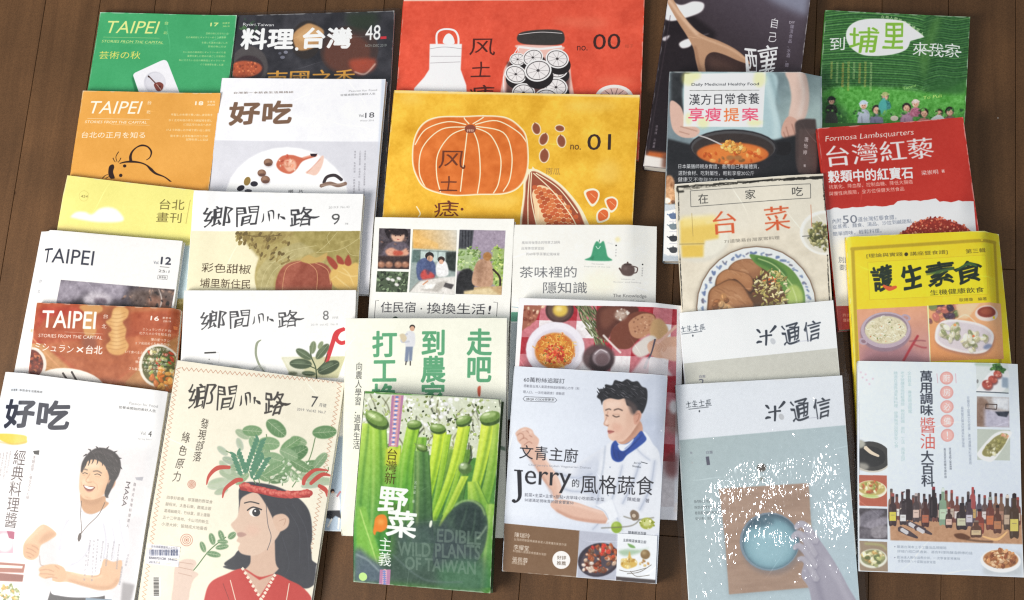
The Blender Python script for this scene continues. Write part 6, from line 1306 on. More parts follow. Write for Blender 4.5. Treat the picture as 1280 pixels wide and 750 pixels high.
def art_D2():
    A = Art('D2', '#77868c').z(790, 0, 3.124)
    A.grad([(520, 280), (740, 290), (740, 520), (560, 500)], '#6f8286', (600, 320), '#a7bcb8', (730, 420), 1, 8)
    A.poly([(150, 280), (230, 285), (210, 480), (150, 430)], '#2f3134', 1, 6).mottle([(150, 280), (740, 290), (740, 760), (120, 760)], .04, 30)
    # apron, arms, pot
    A.blob([(230, 290), (540, 290), (560, 420), (580, 560), (480, 600), (260, 560), (210, 480)], '#a7c0c4', 1, 4).line([(520, 320), (560, 480), (560, 560)], 18, '#c4d8d8', .7, 8).line([(540, 300), (575, 420)], 10, '#7f9a9e', .7, 5)
    A.blob([(600, 295), (670, 295), (690, 380), (676, 470), (640, 500), (610, 480), (620, 400), (612, 340)], '#d7b9aa', 1, 2).line([(650, 300), (668, 380), (650, 470)], 16, '#e8d2c6', .8, 6)
    A.blob([(610, 470), (644, 490), (656, 560), (654, 600), (640, 612), (625, 570), (600, 560), (582, 540), (588, 500)], '#c99c8a', 1, 1)
    for q in ([(600, 510), (615, 560), (640, 604)], [(590, 530), (606, 575)], [(622, 500), (640, 560)]): A.line(q, 4, '#9c6e5e', .8, 1)
    A.blob([(150, 400), (190, 420), (215, 480), (262, 510), (262, 530), (240, 545), (190, 540), (156, 500)], '#d3ad9c', 1, 1)
    for q in ([(190, 500), (230, 512), (256, 520)], [(186, 520), (225, 532)]): A.line(q, 4, '#a87c6a', .8, 1)
    A.poly([(130, 545), (240, 575), (560, 560), (740, 520), (740, 760), (120, 760)], '#242528', 1, 4)
    A.blob([(560, 575), (610, 570), (620, 600), (600, 622), (560, 612)], '#1f1e20', 1, 1).blob([(140, 560), (230, 580), (220, 606), (140, 590)], '#26272a', 1, 1)
    A.ell(396, 590, 172, 74, '#2a282b', 2, 1, 1).poly([(226, 590), (568, 596), (540, 660), (470, 705), (330, 705), (256, 655)], '#27262a', 1, 2).ell(396, 588, 164, 66, '#4a4849', 2).ell(396, 594, 158, 62, '#38302e', 2, 1, 1)
    A.ell(394, 612, 140, 44, '#c8642c', 2, 1, 2).ell(396, 610, 120, 34, '#dd7f36', 2, .8, 8).scatter([(290, 610), (480, 600), (510, 630), (400, 650), (300, 635)], 20, ['#e89a50', '#b8501f', '#8a5a30'], 7, 16, 1.8, so=1)
    A.line([(256, 535), (300, 550), (360, 580)], 6, '#b8b2b0', 1, .5).scatter([(350, 575), (380, 562), (430, 575), (440, 600), (370, 602)], 40, ['#e8a850', '#d4883a', '#f0c07a'], 5, 11, 1.4, so=.6, shade=.4)
    for x in (385, 415): A.ell(x, 628, 16, 10, '#9c6a3c', 0, .9, 2)
    A.blob([(640, 490), (700, 478), (716, 500), (716, 680), (644, 680), (636, 540)], '#4a3e3c', 1, 2).poly([(650, 520), (716, 516), (716, 690), (646, 690)], '#5c4c48', .8, 2)
    A.vtext('唐怡婷', 680, 546, 672, 622, 16, '#e4dcdc').vtext('著', 672, 652, 671, 670, 10, '#e4dcdc')
    A.poly([(206, 292), (522, 296), (510, 510), (202, 500)], '#ebece6', 1, 1)
    for q in ((222, 310, 26, 30), (255, 300, 16, 18), (498, 320, 24, 34), (280, 486, 24, 22), (480, 492, 30, 14), (222, 470, 14, 26)): A.ell(*q, '#e6e48a', 0, .6, 6)
    A.text('Daily Medicinal Healthy Food', 234, 336, 496, 341, 15, '#2c2e38', 'b.05').line([(226, 358), (498, 364)], 1.5, '#444')
    A.text('漢方日常食養', 224, 394, 498, 396, 46, '#2c2c34', 'b.02').text('享瘦', 222, 452, 350, 456, 56, '#e0486c', 'b.025').text('提', 360, 458, 420, 458, 56, '#e8703c', 'b.025').text('案', 430, 458, 494, 458, 54, '#e0486c', 'b.025')
    W = '#eceef0'
    A.text('日本藥膳師親身實證，善用自己專屬體質，', 182, 658, 496, 664, 19, W, 'b.03').text('選對食材、吃對屬性，輕鬆享瘦20公斤', 182, 684, 478, 690, 19, W, 'b.03').text('健康又不復胖的日常食譜', 180, 708, 400, 716, 19, W, 'b.03')
    A.z(790, 180, 3.41)
    A.poly([(100, 262), (860, 262), (860, 520), (100, 520)], '#b8c0c8').poly([(144, 290), (800, 290), (800, 478), (150, 474)], '#e6ecf0', 1, 0, True).rect(150, 288, 800, 476, '#e4eaee')
    A.ell(158, 175, 24, 34, '#b8845c', 0, 1, 3).ell(162, 225, 28, 36, '#c89a70', 0, 1, 3).ell(172, 180, 10, 10, '#8a5a38', 0, .8, 3).ell(150, 246, 16, 12, '#efe4d8', 0, 1, 2).ell(176, 252, 10, 8, '#6a4430', 0, .8, 2).mottle([(130, 140), (200, 140), (190, 262), (130, 262)], .12, 8)
    for y, c in ((308, '#54688c'), (352, '#6a7a84'), (402, '#2c2e34'), (450, '#34363c')):
        A.blob([(158, y), (164, y - 8), (190, y - 8), (194, y + 4), (188, y + 14), (168, y + 14)], c, 1, .6).line([(150, y - 6), (164, y + 2)], 4, c).line([(176, y - 14), (176, y - 8)], 4, c).line([(160, y + 24), (195, y + 24)], 1.5, '#889')
    A.poly([(100, 478), (860, 478), (860, 540), (100, 540)], '#a9b2bc', 1, 2)
    return A
def art_D3():
    A = Art('D3', '#e3d9c4').z(830, 200, 3.748)
    A.mottle([(40, 100), (800, 40), (840, 1200), (40, 1200)], .05, 40)
    A.grad([(60, 100), (760, 60), (760, 320), (60, 360)], '#cfcabd', (100, 120), '#e6dfcd', (400, 330), .8, 20)
    # torn dark frame
    g = random.Random(6)
    def rough(p, q, n, w0, w1, c='#26241f', jit=4):
        for k in range(n):
            t = k / n; x, y = p[0] + (q[0] - p[0]) * t, p[1] + (q[1] - p[1]) * t; L = g.uniform(.8, 3) / n
            A.line([(x + g.uniform(-jit, jit) * .5, y + g.uniform(-jit, jit)), (x + (q[0] - p[0]) * L, y + (q[1] - p[1]) * L + g.uniform(-jit, jit) * .6)], g.uniform(w0, w1), c, g.uniform(.5, 1), .3)
    rough((60, 132), (740, 88), 60, 2, 7); rough((60, 128), (740, 84), 24, 2, 8); rough((90, 142), (330, 118), 16, 1, 4, '#4a463c'); rough((560, 100), (744, 88), 14, 4, 14)
    rough((68, 140), (70, 300), 26, 1, 6, jit=3); rough((68, 300), (84, 700), 50, 2, 8, jit=3); rough((744, 90), (752, 200), 20, 3, 12, jit=4); rough((752, 200), (778, 760), 60, 1, 6, jit=4)
    A.line([(62, 132), (66, 150), (92, 150)], 10, '#2a2822', .9, 1)
    # steamed egg dish at left, greens at right, stew in a blue and white bowl
    A.ell(160, 370, 148, 112, '#d6d2c4', 0, .8, 6).ell(165, 360, 135, 100, '#e4e0d0', 0, 1, 4)
    Yl = '#e3c25c'
    A.poly([(76, 285), (190, 285), (200, 300), (250, 290), (256, 370), (190, 380), (190, 395), (76, 395)], Yl, 1, 5).poly([(80, 398), (186, 396), (184, 456), (84, 458)], '#e2be50', 1, 4).poly([(80, 270), (240, 262), (250, 300), (80, 320)], '#eed888', .9, 10).line([(72, 396), (188, 394)], 3, '#7a6424', .8, 1)
    A.ell(752, 345, 118, 104, '#f0eee6', 0, 1, 1).ell(756, 348, 106, 92, '#ddd8c8', 0, 1, 3).scatter([(670, 370), (690, 310), (740, 300), (770, 340), (770, 420), (720, 420)], 130, ['#6f7444', '#8c8c50', '#4a4c2a', '#b0a66a', '#5c5630', '#c9c08c'], 5, 14, 2, so=.8, shade=.4)
    A.line([(686, 215), (690, 318)], 2.4, '#c2613c', .9).line([(130, 252), (136, 360)], 2.4, '#a88f4c', .9).line([(646, 362), (680, 360)], 3, '#444')
    A.ell(432, 690, 286, 286, '#54483c', 0, .5, 8).ell(432, 690, 282, 284, '#8a7460').ell(432, 690, 276, 278, '#dfe3e2').ell(432, 694, 224, 226, '#8f9ca0', 0, .8, 3)
    for k in range(26):
        t = math.pi + k * math.pi / 22 - .2; x, y = 432 + 250 * math.cos(t), 692 + 250 * math.sin(t)
        A.line([(x - 14 * math.sin(t) * (1 if k % 2 else -1), y + 14 * math.cos(t) - 6), (x, y), (x + 16 * math.cos(t + 1.2), y + 16 * math.sin(t + 1.2))], g.uniform(5, 11), ['#4d6190', '#66799f', '#5d5a6e'][k % 3], .85, 1)
        A.ell(x + g.uniform(-12, 12), y + g.uniform(-12, 12), 8, 4, '#6c7fa6', g.uniform(0, 180), .8, 1)
    A.ell(432, 700, 214, 220, '#5c3a20', 0, 1, 2)
    A.scatter(A.ring(432, 700, 205, 205), 60, ['#7a4a26', '#4a2c16', '#94602f'], 8, 18, 1.5, so=2)
    M = '#a06a40'
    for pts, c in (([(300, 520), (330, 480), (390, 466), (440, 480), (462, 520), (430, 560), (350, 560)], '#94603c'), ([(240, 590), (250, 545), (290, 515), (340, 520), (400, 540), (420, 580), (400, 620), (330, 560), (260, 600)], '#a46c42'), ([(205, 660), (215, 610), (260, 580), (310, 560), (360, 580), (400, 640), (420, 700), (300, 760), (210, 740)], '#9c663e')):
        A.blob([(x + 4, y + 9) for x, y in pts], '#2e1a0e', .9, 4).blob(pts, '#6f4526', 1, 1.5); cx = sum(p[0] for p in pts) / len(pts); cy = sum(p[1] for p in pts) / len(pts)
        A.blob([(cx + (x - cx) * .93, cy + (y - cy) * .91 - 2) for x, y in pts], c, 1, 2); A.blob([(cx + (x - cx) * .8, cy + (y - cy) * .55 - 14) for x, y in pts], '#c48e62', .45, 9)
        A.within([(cx + (x - cx) * .9, cy + (y - cy) * .88 - 2) for x, y in pts], True)
        for k in range(26): x_, y_ = cx + g.uniform(-100, 100), cy + g.uniform(-60, 60); A.line([(x_, y_), (x_ + 18, y_ + 5), (x_ + 34, y_ + 16)], g.uniform(1.5, 4), ['#7a4a28', '#c99468', '#8a5530', '#ddb088'][k % 4], .55, 1.2)
        A.within(None)
    A.blob([(400, 448), (440, 450), (520, 470), (600, 520), (650, 600), (660, 680), (640, 760), (590, 700), (560, 620), (500, 540), (430, 490)], '#5f8a3a', 1, 2).blob([(430, 458), (500, 470), (570, 530), (560, 560), (490, 510), (430, 480)], '#3f6e2c', .9, 5).blob([(580, 600), (620, 590), (650, 640), (640, 740), (600, 720), (576, 660)], '#a9bf62', 1, 4)
    for q in ([(440, 465), (520, 500), (600, 590)], [(600, 600), (620, 660), (616, 720)], [(540, 540), (590, 620)]): A.line(q, 5, '#cfdc98', .8, 2)
    A.scatter([(420, 580), (450, 530), (520, 510), (570, 560), (580, 640), (540, 690), (440, 680)], 130, ['#c2b46c', '#a8984c', '#dccf94', '#8a7a3c', '#b9a860', '#e6dcb0'], 5, 17, 3, so=.7, shade=.5)
    A.scatter([(470, 560), (520, 555), (515, 590), (475, 590)], 9, ['#c85a28', '#d8743a'], 5, 9, 2.6, so=.5).scatter([(250, 660), (330, 650), (340, 760), (240, 760)], 22, ['#b9824e', '#8a5630', '#cfa06c'], 12, 24, 1.4, so=2, shade=.6)
    A.frame([(123, 148), (684, 118), (685, 184), (126, 222)], 2.4, '#4a4a48')
    A.text('在', 160, 186, 206, 184, 46, '#3c3c3a', 'serif').text('家', 380, 168, 427, 165, 44, '#3c3c3a', 'serif').text('吃', 598, 155, 648, 152, 42, '#3c3c3a', 'serif')
    A.text('台', 228, 300, 338, 292, 108, '#d4572c', 'serif b.015').text('菜', 468, 284, 586, 274, 112, '#d4572c', 'serif b.015')
    A.text('71道簡易台灣家常料理', 282, 385, 540, 368, 17, '#7a7468', 'serif')
    return A
def rice_mark(A, dx, dy, c):
    for pts, w in (([(577, 534), (578, 575), (576, 612)], [12, 11, 9]), ([(544, 568), (575, 562), (606, 559)], [9, 7, 10]), ([(527, 530), (536, 536), (546, 548)], [6, 13, 7]), ([(626, 512), (612, 530), (596, 546)], [15, 12, 5]), ([(528, 600), (538, 594), (554, 594)], [8, 13, 8])):
        A.line([(x + dx, y + dy) for x, y in pts], w, c)
    return A
def art_D4():
    A = Art('D4', '#e9edf4').z(830, 380, 4.168)
    A.poly([(-20, 325), (960, 225), (1100, 1500), (60, 1500)], '#c5c3b8').mottle([(-20, 325), (960, 225), (1100, 1500), (60, 1500)], .015, 20)
    D = '#2f3540'
    rice_mark(A, -46, -394, D).ell(566, 197, 13, 17, '#c4c6ca', -30).text('通', 612, 162, 708, 154, 106, D, 'brush b.02').text('信', 726, 142, 814, 136, 102, D, 'brush b.02').line([(692, 198), (762, 192)], 2, '#aab')
    A.text('土生土長', 84, 136, 214, 122, 34, '#4a5058', 'brush').line([(92, 160), (198, 146)], 3, '#4a5058').ell(150, 168, 4, 6, '#4a5058')
    A.text('白露', 184, 380, 216, 379, 14, '#667').text('2', 182, 410, 208, 408, 34, '#556', 'hand')
    return A
def art_D5():
    A = Art('D5', '#e9edf4').z(830, 380, 4.168)
    A.poly([(-20, 722), (1080, 622), (1200, 1900), (0, 1900)], '#b5c6ca').grad([(-20, 722), (1080, 622), (1200, 1900), (0, 1900)], '#b0c0c2', (100, 760), '#bccfd8', (900, 1500), 1, 1).mottle([(-20, 722), (1080, 622), (1200, 1900), (0, 1900)], .015, 20)
    D = '#2f3540'
    rice_mark(A, 0, 0, D).ell(610, 590, 13, 17, '#c4c6ca', -30).text('通', 658, 558, 756, 550, 108, D, 'brush b.02').text('信', 776, 544, 864, 538, 104, D, 'brush b.02').line([(745, 598), (804, 592)], 2, '#aab')
    A.text('土生土長', 112, 528, 246, 516, 36, '#4a5058', 'brush').line([(128, 552), (232, 540)], 3, '#4a5058').ell(184, 562, 4, 6, '#4a5058')
    A.z(830, 370, 1.9727)
    A.text('白露', 104, 387, 120, 386, 7, '#667').text('1', 104, 408, 112, 407, 20, '#556').text('魚', 64, 388, 70, 388, 6, '#778').text('米', 66, 412, 72, 412, 6, '#aaa')
    for k, t in enumerate(('我們用心土地生長', '探訪台灣的稻與風味', '看見農夫與糧食的新風景', '從米食，出發')): A.text(t, 74 + k, 508 + k * 14, 120 + (0, 26, 30, 0)[k], 506 + k * 14, 7, '#5a6468')
    A.poly([(132, 480), (358, 470), (374, 720), (160, 742)], '#8f9ea6', .6, 6).poly([(135, 476), (356, 462), (362, 560), (372, 718), (160, 736), (150, 600)], '#ad8e7a', 1, .6).mottle([(135, 476), (356, 462), (372, 718), (160, 736)], .05, 12, sx=5)
    A.ell(240, 424, 11, 10, '#4e4238', 0, .9, 1).text('米', 234, 452, 248, 452, 14, '#665').poly([(346, 560), (362, 560), (372, 716), (356, 720)], '#d6c4ae', .7, 2)
    A.ell(266, 618, 76, 70, '#6f6a70', 0, .5, 5).ell(260, 606, 74, 72, '#7f8c9a').ell(262, 606, 70, 68, '#4a6474').ell(262, 610, 66, 62, '#7fa9b6', 0, 1, 5).ell(262, 616, 52, 46, '#9cc3ce', 0, .9, 10).ell(240, 560, 34, 10, '#2e4658', -10, .6, 5)
    Hc = '#aaa5b4'
    A.blob([(345, 580), (372, 590), (410, 640), (450, 710), (490, 800), (385, 800), (356, 720), (338, 690), (346, 650)], Hc, 1, 1).line([(400, 650), (440, 720), (470, 790)], 12, '#c4c0cc', .6, 5).line([(362, 660), (384, 730), (400, 790)], 12, '#8a8598', .6, 5)
    for q, w_ in (([(324, 572), (336, 562), (352, 572), (374, 606)], [10, 15, 17, 19]), ([(316, 596), (330, 586), (348, 600), (370, 640)], [10, 15, 17, 19]), ([(320, 622), (332, 616), (350, 632), (372, 668)], [9, 14, 16, 18]), ([(330, 650), (342, 648), (356, 664), (376, 700)], [8, 12, 14, 16])):
        A.line([(x + 2, y + 3) for x, y in q], w_, '#7d788c', .45, 1.5).line(q, w_, '#b3aebb', 1, .6).line([(x - 1, y - 2) for x, y in q], 4, '#c6c2cc', .5, 1.8); A.ell(q[0][0] + 1, q[0][1] + 1, 3, 2.4, '#d9d0d4', -30, .8, .5)
    return A
def person(A, x, y, r, hair, body, skin='#d9a88c', hat=None):
    r *= .86; body = tuple(col(body) * .86)
    A.blob([(x - r * 1.5, y + r * 3.6), (x - r * 1.4, y + r * 1.7), (x, y + r * 1.0), (x + r * 1.4, y + r * 1.7), (x + r * 1.5, y + r * 3.6)], body, 1, .8)
    A.ell(x, y - r * .12, r * 1.1, r * 1.12, hair, 0, 1, .6).ell(x, y + r * .18, r * .8, r * .88, skin, 0, 1, .6)
    A.ell(x - r * .3, y + r * .1, r * .1, r * .08, '#3a2a26').ell(x + r * .3, y + r * .1, r * .1, r * .08, '#3a2a26').ell(x, y + r * .58, r * .26, r * .07, '#a8605a', 0, .8).ell(x + r * .3, y + r * .2, r * .45, r * .6, '#a87458', 0, .35, 2)
    if hat: A.ell(x, y - r * .55, r * 1.3, r * .38, hat, -6, 1, 1).ell(x, y - r * .85, r * .85, r * .5, hat, 0, 1, 1)
    A.mottle([(x - r * 1.6, y - r), (x + r * 1.6, y - r), (x + r * 1.6, y + r * 3.6), (x - r * 1.6, y + r * 3.6)], .16, 4)
def art_E1():
    A = Art('E1', '#3f7a35').z(1000, 0, 2.4179)
    A.poly([(60, 20), (540, 30), (520, 260), (40, 260)], '#25522a', 1, 1)
    g = random.Random(9)
    for k in range(34):
        y = 36 + k * 7.2; bend = 10 - k * .25; y += g.uniform(-1, 1)
        A.line([(72 - k * .5, y), (180, y - bend), (330, y + 3), (380, y + 14)], g.uniform(3.6, 4.8), ['#4f8c42', '#457a3a', '#5c984c', '#3d7034'][k % 4], .9, .8).line([(72, y + 3.6), (180, y + 3.6 - bend), (330, y + 6.6), (375, y + 17)], 2.2, '#1b4020', .85, .7)
    for k in range(32):
        y = 44 + k * 7.2; y += g.uniform(-1, 1)
        A.line([(372, y + 12), (420, y - 2), (470, y + 4), (530, y - 6)], g.uniform(3.6, 4.6), ['#41753a', '#366a34', '#4b8040', '#2f602e'][k % 4], .9, .8).line([(372, y + 15.4), (420, y + 1.4), (470, y + 7.4), (530, y - 2.6)], 2.2, '#16371b', .85, .7)
    A.scatter([(60, 30), (535, 40), (520, 262), (50, 262)], 260, ['#4f8a44', '#2c5a2a', '#1c4420'], 2, 4, 1.8, sm=False, a=.3, so=.6)
    A.blob([(380, 60), (420, 40), (410, 150), (380, 250), (340, 262), (360, 170)], '#1f4a22', .45, 10).blob([(60, 200), (200, 230), (330, 255), (200, 262), (50, 262)], '#1f4a22', .45, 8)
    A.poly([(355, 170), (400, 60), (430, 50), (400, 150), (375, 250)], '#4a7a38', .7, 8)
    A.blob([(60, 290), (150, 262), (300, 270), (420, 280), (520, 250), (510, 420), (40, 420)], '#4e9a3c', 1, 5).mottle([(50, 255), (520, 255), (500, 400), (40, 400)], .14, 8)
    A.blob([(380, 270), (420, 240), (500, 240), (505, 280), (430, 285)], '#2a5a2a', .8, 6).blob([(60, 300), (140, 340), (130, 420), (30, 420)], '#1f4422', .7, 10).mottle([(50, 20), (540, 20), (510, 260), (50, 260)], .06, 6)
    A.blob([(140, 118), (146, 84), (180, 62), (240, 57), (310, 64), (340, 84), (372, 110), (345, 112), (335, 120), (320, 150), (270, 166), (200, 168), (160, 150)], '#f6f6f2', 1, .6).poly([(330, 84), (376, 112), (330, 125)], '#f6f6f2', 1, .6)
    W = '#f7f7f2'; G = '#78ab36'
    A.text('到', 90, 133, 135, 133, 44, W, 'hand b.02').text('埔', 148, 118, 234, 124, 84, G, 'hand b.02').text('里', 250, 106, 316, 110, 86, G, 'hand b.02').text('來我家', 340, 146, 482, 156, 46, W, 'hand b.01')
    for i, ch in enumerate('在地人帶路住進埔里人'):
        x = 250 + i * 13.2; y = 52 + (i * i) * .6; A.text(ch, x - 5, y - 1, x + 5, y + i * .4, 10, '#cfe0b0')
    for k in range(8): A.vtext('採茶做陶泡湯吃遍民宿', 96 + k * 17, 186 + (k % 3) * 2, 94 + k * 17, 240 + (k % 4) * 12, 8, ['#cbb95a', '#b8c88a', '#d8a04a'][k % 3], '', .8)
    A.text('Taomi', 310, 268, 350, 258, 9, '#9fd070', 'slant').text('To Puli', 372, 296, 428, 290, 10, '#b9d870', 'slant')
    person(A, 95, 305, 12, '#1a1a18', '#2c3028', hat='#20221e'); person(A, 192, 318, 13, '#cfd8e4', '#c3ccdc', hat='#b8c6dc'); person(A, 231, 332, 14, '#241c1c', '#8a88a4'); person(A, 257, 292, 12, '#3a4a40', '#3f8f8c', hat='#a8b070')
    A.blob([(240, 310), (256, 296), (262, 330), (252, 350), (238, 330)], '#4aa49c', .9, 1)
    person(A, 322, 326, 14, '#241a1c', '#c08aa8'); person(A, 349, 314, 12, '#c8b0a8', '#d07a96', hat='#e0c8c0'); person(A, 375, 342, 14, '#2a1c1a', '#d88a7c'); person(A, 420, 342, 12, '#2e2018', '#e8e0c4'); person(A, 452, 338, 14, '#1e1614', '#a06a60')
    A.scatter([(60, 330), (500, 330), (500, 380), (50, 390)], 120, ['#2f6a30', '#4e8f3f', '#1f4a24', '#66a04e'], 3, 7, 1.6, sm=False, so=.8)
    for q in ((95, 352, '#3a3e36'), (192, 356, '#b4bccb'), (232, 366, '#7f7d98'), (322, 362, '#b58aa2'), (372, 372, '#c47a70'), (452, 372, '#8a5a52')): A.blob([(q[0] - 16, q[1] + 26), (q[0] - 15, q[1] - 6), (q[0], q[1] - 14), (q[0] + 15, q[1] - 6), (q[0] + 17, q[1] + 26)], q[2], 1, 1.2).line([(q[0] - 6, q[1] - 4), (q[0] - 4, q[1] + 18)], 3, '#2a2a2a', .3, 1.5)
    A.blob([(396, 360), (415, 348), (430, 352), (436, 365), (400, 366)], '#efe6d8').ell(285, 358, 12, 8, '#e0c9b8').rect(0, 372, 560, 700, '#3c6a30')
    A.line([(66, 60), (52, 380)], 4, '#a8c890', .6)
    return A
def art_E2():
    A = Art('E2', '#b32a20').z(1000, 0, 2.4179)
    A.mottle([(30, 340), (560, 340), (560, 660), (60, 660)], .025, 60)
    A.grad([(40, 380), (500, 340), (540, 600), (60, 640)], '#9c2019', (60, 400), '#bf3226', (420, 560), .6, 10)
    pts = [(60, 638)]
    g = random.Random(2)
    for k in range(40): pts.append((78 + k * 11.4, 632 - k * .62 + g.uniform(-3, 3) - (9 if 18 < k < 30 else 0)))
    A.poly(pts + [(560, 1050), (100, 1050)], '#dde2ea').line(pts[1:], 2.5, '#f2eeee', .9, .5, False)
    W = '#f4eeea'
    A.text('Formosa Lambsquarters', 76, 424, 344, 402, 22, '#f0d8cc', 'slant hand')
    A.text('台灣紅藜', 78, 476, 402, 446, 64, W, 'serif b.02')
    A.text('穀類中的紅寶石', 84, 536, 340, 522, 36, W, 'b.05').text('梁崇明', 366, 524, 416, 520, 14, W).text('著', 426, 519, 436, 518, 10, W)
    A.text('抗氧化、降血壓、控制血糖、降低大腸癌', 86, 566, 340, 550, 13, '#f0c8bc').text('與慢性病風險，全方位保健天然食品', 86, 586, 314, 571, 13, '#f0c8bc')
    T = '#6a6e78'
    A.text('內附', 97, 668, 124, 666, 15, T).text('50', 128, 663, 172, 661, 24, T).text('道台灣紅藜食譜，', 174, 663, 290, 656, 15, T).text('從蒸煮、麵食、湯品、沙拉到鹹甜點，', 97, 685, 342, 668, 13, T).text('簡單調味，輕鬆料理。', 98, 706, 246, 696, 13, T)
    S = [(286, 716), (320, 690), (350, 668), (400, 656), (450, 665), (512, 694), (512, 740), (290, 740)]
    A.blob([(x, y + 4) for x, y in S], '#8a2a20', 1, 1).scatter(S, 420, ['#a03a2a', '#b84a34', '#7c241c', '#c86448', '#93301f', '#d98a68'], 2, 4.5, 1.3, so=.3)
    A.z(1010, 280, 3.38)
    A.text('別讓', 128, 148, 180, 150, 26, '#555a64').text('要這', 132, 180, 180, 182, 24, '#555a64')
    A.poly([(100, 346), (900, 330), (920, 520), (110, 520)], '#a3271f').text('許多', 146, 384, 180, 384, 14, '#e8b8a8').text('寶藏', 148, 406, 180, 406, 14, '#e8b8a8')
    return A
def art_E3():
    A = Art('E3', '#e8cc1e').z(1030, 280, 3.948)
    A.mottle([(90, 40), (920, 30), (960, 1100), (100, 1100)], .03, 80)
    A.poly([(104, 66), (130, 66), (190, 1100), (140, 1100)], '#efd94a', .8, 3)
    A.line([(132, 124), (842, 96)], 16, '#b49a1e', 1, 1).line([(140, 124), (180, 1050)], 16, '#b49a1e', 1, 1).line([(836, 96), (884, 1050)], 15, '#b49a1e', 1, 1)
    A.poly([(214, 190), (782, 168), (796, 354), (224, 370)], '#ecd21c').frame([(214, 190), (782, 168), (796, 354), (224, 370)], 2, '#c9ae20')
    A.text('[理論與實踐', 208, 160, 384, 156, 22, '#5a5120', 'serif').ell(401, 156, 9, 9, '#3a3420').text('講座暨食譜]', 420, 156, 600, 150, 22, '#5a5120', 'serif').text('第三輯', 686, 150, 780, 145, 22, '#5a5120', 'serif')
    K = '#1f2b20'
    A.text('護', 236, 266, 334, 262, 118, K, 'brush b.05').line([(290, 302), (320, 318), (354, 310)], [10, 22, 12], '#d4572c')
    A.text('生', 380, 264, 478, 258, 116, K, 'brush b.06').text('素', 498, 254, 632, 248, 112, K, 'brush b.045').text('食', 634, 250, 768, 244, 104, K, 'brush b.045')
    A.line([(500, 255), (560, 243), (630, 226)], [6, 16, 10], '#4a6b34', .8, 1).line([(640, 240), (700, 208), (740, 220)], [4, 14, 8], '#3f6a34', .8, 1)
    A.text('生機健康飲食', 518, 342, 776, 332, 26, '#3a3c1c').text('歐陽瓊　編著', 660, 380, 790, 376, 16, '#5a5120')
    a = [(160, 415), (504, 405), (524, 700), (176, 700)]
    A.within(a).poly(a, '#cf9a80').grad(a, '#d89a76', (300, 420), '#b58284', (330, 680), 1).mottle(a, .04, 50)
    A.poly([(200, 600), (400, 590), (520, 690), (180, 700)], '#9c6f78', .8, 16)
    A.ell(303, 530, 126, 94, '#8d7482', 0, 1, 4).ell(192, 572, 22, 16, '#b09aa6', 20).ell(194, 572, 12, 8, '#8d6f7a', 20).ell(402, 460, 24, 16, '#b09aa6', 20).ell(402, 460, 13, 8, '#b88a84', 20)
    A.ell(303, 518, 122, 88, '#b3a0ac', 0, 1, .5).ell(304, 512, 108, 74, '#8f7c88').ell(304, 518, 104, 68, '#d2c9a8', 0, 1, 2).mottle(A.ring(304, 518, 100, 66).tolist(), .08, 8)
    for k in range(60):
        t, r = A_r.random() * 6.28, A_r.random() ** .6 * 92; x, y = 304 + r * math.cos(t), 516 + r * .66 * math.sin(t); an = A_r.random() * 6
        A.line([(x, y), (x + 12 * math.cos(an), y + 10 * math.sin(an)), (x + 22 * math.cos(an + .7), y + 16 * math.sin(an + .7))], 3, ['#e6e0c4', '#f0ecd6', '#b9ad88'][k % 3], .9, .5)
    A.scatter(A.ring(304, 518, 90, 58), 24, ['#7a8a4c', '#c8744a', '#5c5a44'], 2, 5, 2, so=.5)
    A.line([(462, 548), (420, 620), (392, 672)], 11, '#a8323a', 1, 1).line([(420, 575), (470, 572), (500, 575)], 6, '#8a4a50', .8, 1).line([(440, 590), (480, 605), (505, 608)], 7, '#9c3a40', .8, 1)
    A.within(); b = [(512, 404), (868, 392), (884, 665), (526, 675)]
    A.within(b).poly(b, '#d79a6c').grad(b, '#e4a878', (700, 400), '#d89058', (600, 660), 1)
    A.scatter([(515, 404), (640, 400), (630, 470), (520, 500)], 22, ['#8f5a5c', '#b4685a', '#4a3a4a', '#6f7a4c', '#c47a64'], 10, 24, 1.3, so=2, shade=.4)
    A.poly([(640, 400), (760, 395), (700, 470), (660, 470)], '#e9c49c', .9, 3).line([(640, 478), (690, 452), (740, 490)], 3, '#fbe8d0', .9, 1)
    A.ell(793, 446, 58, 38, '#e8cfc4', 0, 1, 1).ell(792, 440, 46, 26, '#8a3c30', 0, 1, 1).ell(790, 438, 30, 14, '#a4543c', 0, .7, 4)
    pl = [(544, 556), (556, 500), (600, 474), (680, 478), (770, 500), (826, 540), (824, 590), (790, 632), (720, 640), (620, 620), (560, 590)]
    A.blob([(x + 4, y + 10) for x, y in pl], '#9c6a5c', .8, 6).blob(pl, '#e7dedc', 1, 1).blob([(685 + (x - 685) * .9, 556 + (y - 556) * .86) for x, y in pl], '#cfc4c8', 1, 4)
    for cx, cy, r in ((620, 530, 52), (735, 580, 60)):
        A.scatter(A.ring(cx, cy, r, r * .78), 26, ['#cfc8a4', '#dcd6ba', '#b4ae88', '#e6e0c8', '#8f9468'], 13, 22, 1.7, so=1.5, shade=.3)
    A.ell(800, 606, 22, 12, '#6c7a9c', -20, .8, 4).ell(640, 500, 7, 7, '#e09a5c').ell(730, 555, 6, 6, '#d8744a')
    A.within()
    A.line([(508, 404), (524, 690)], 5, '#efe4c0')
    return A
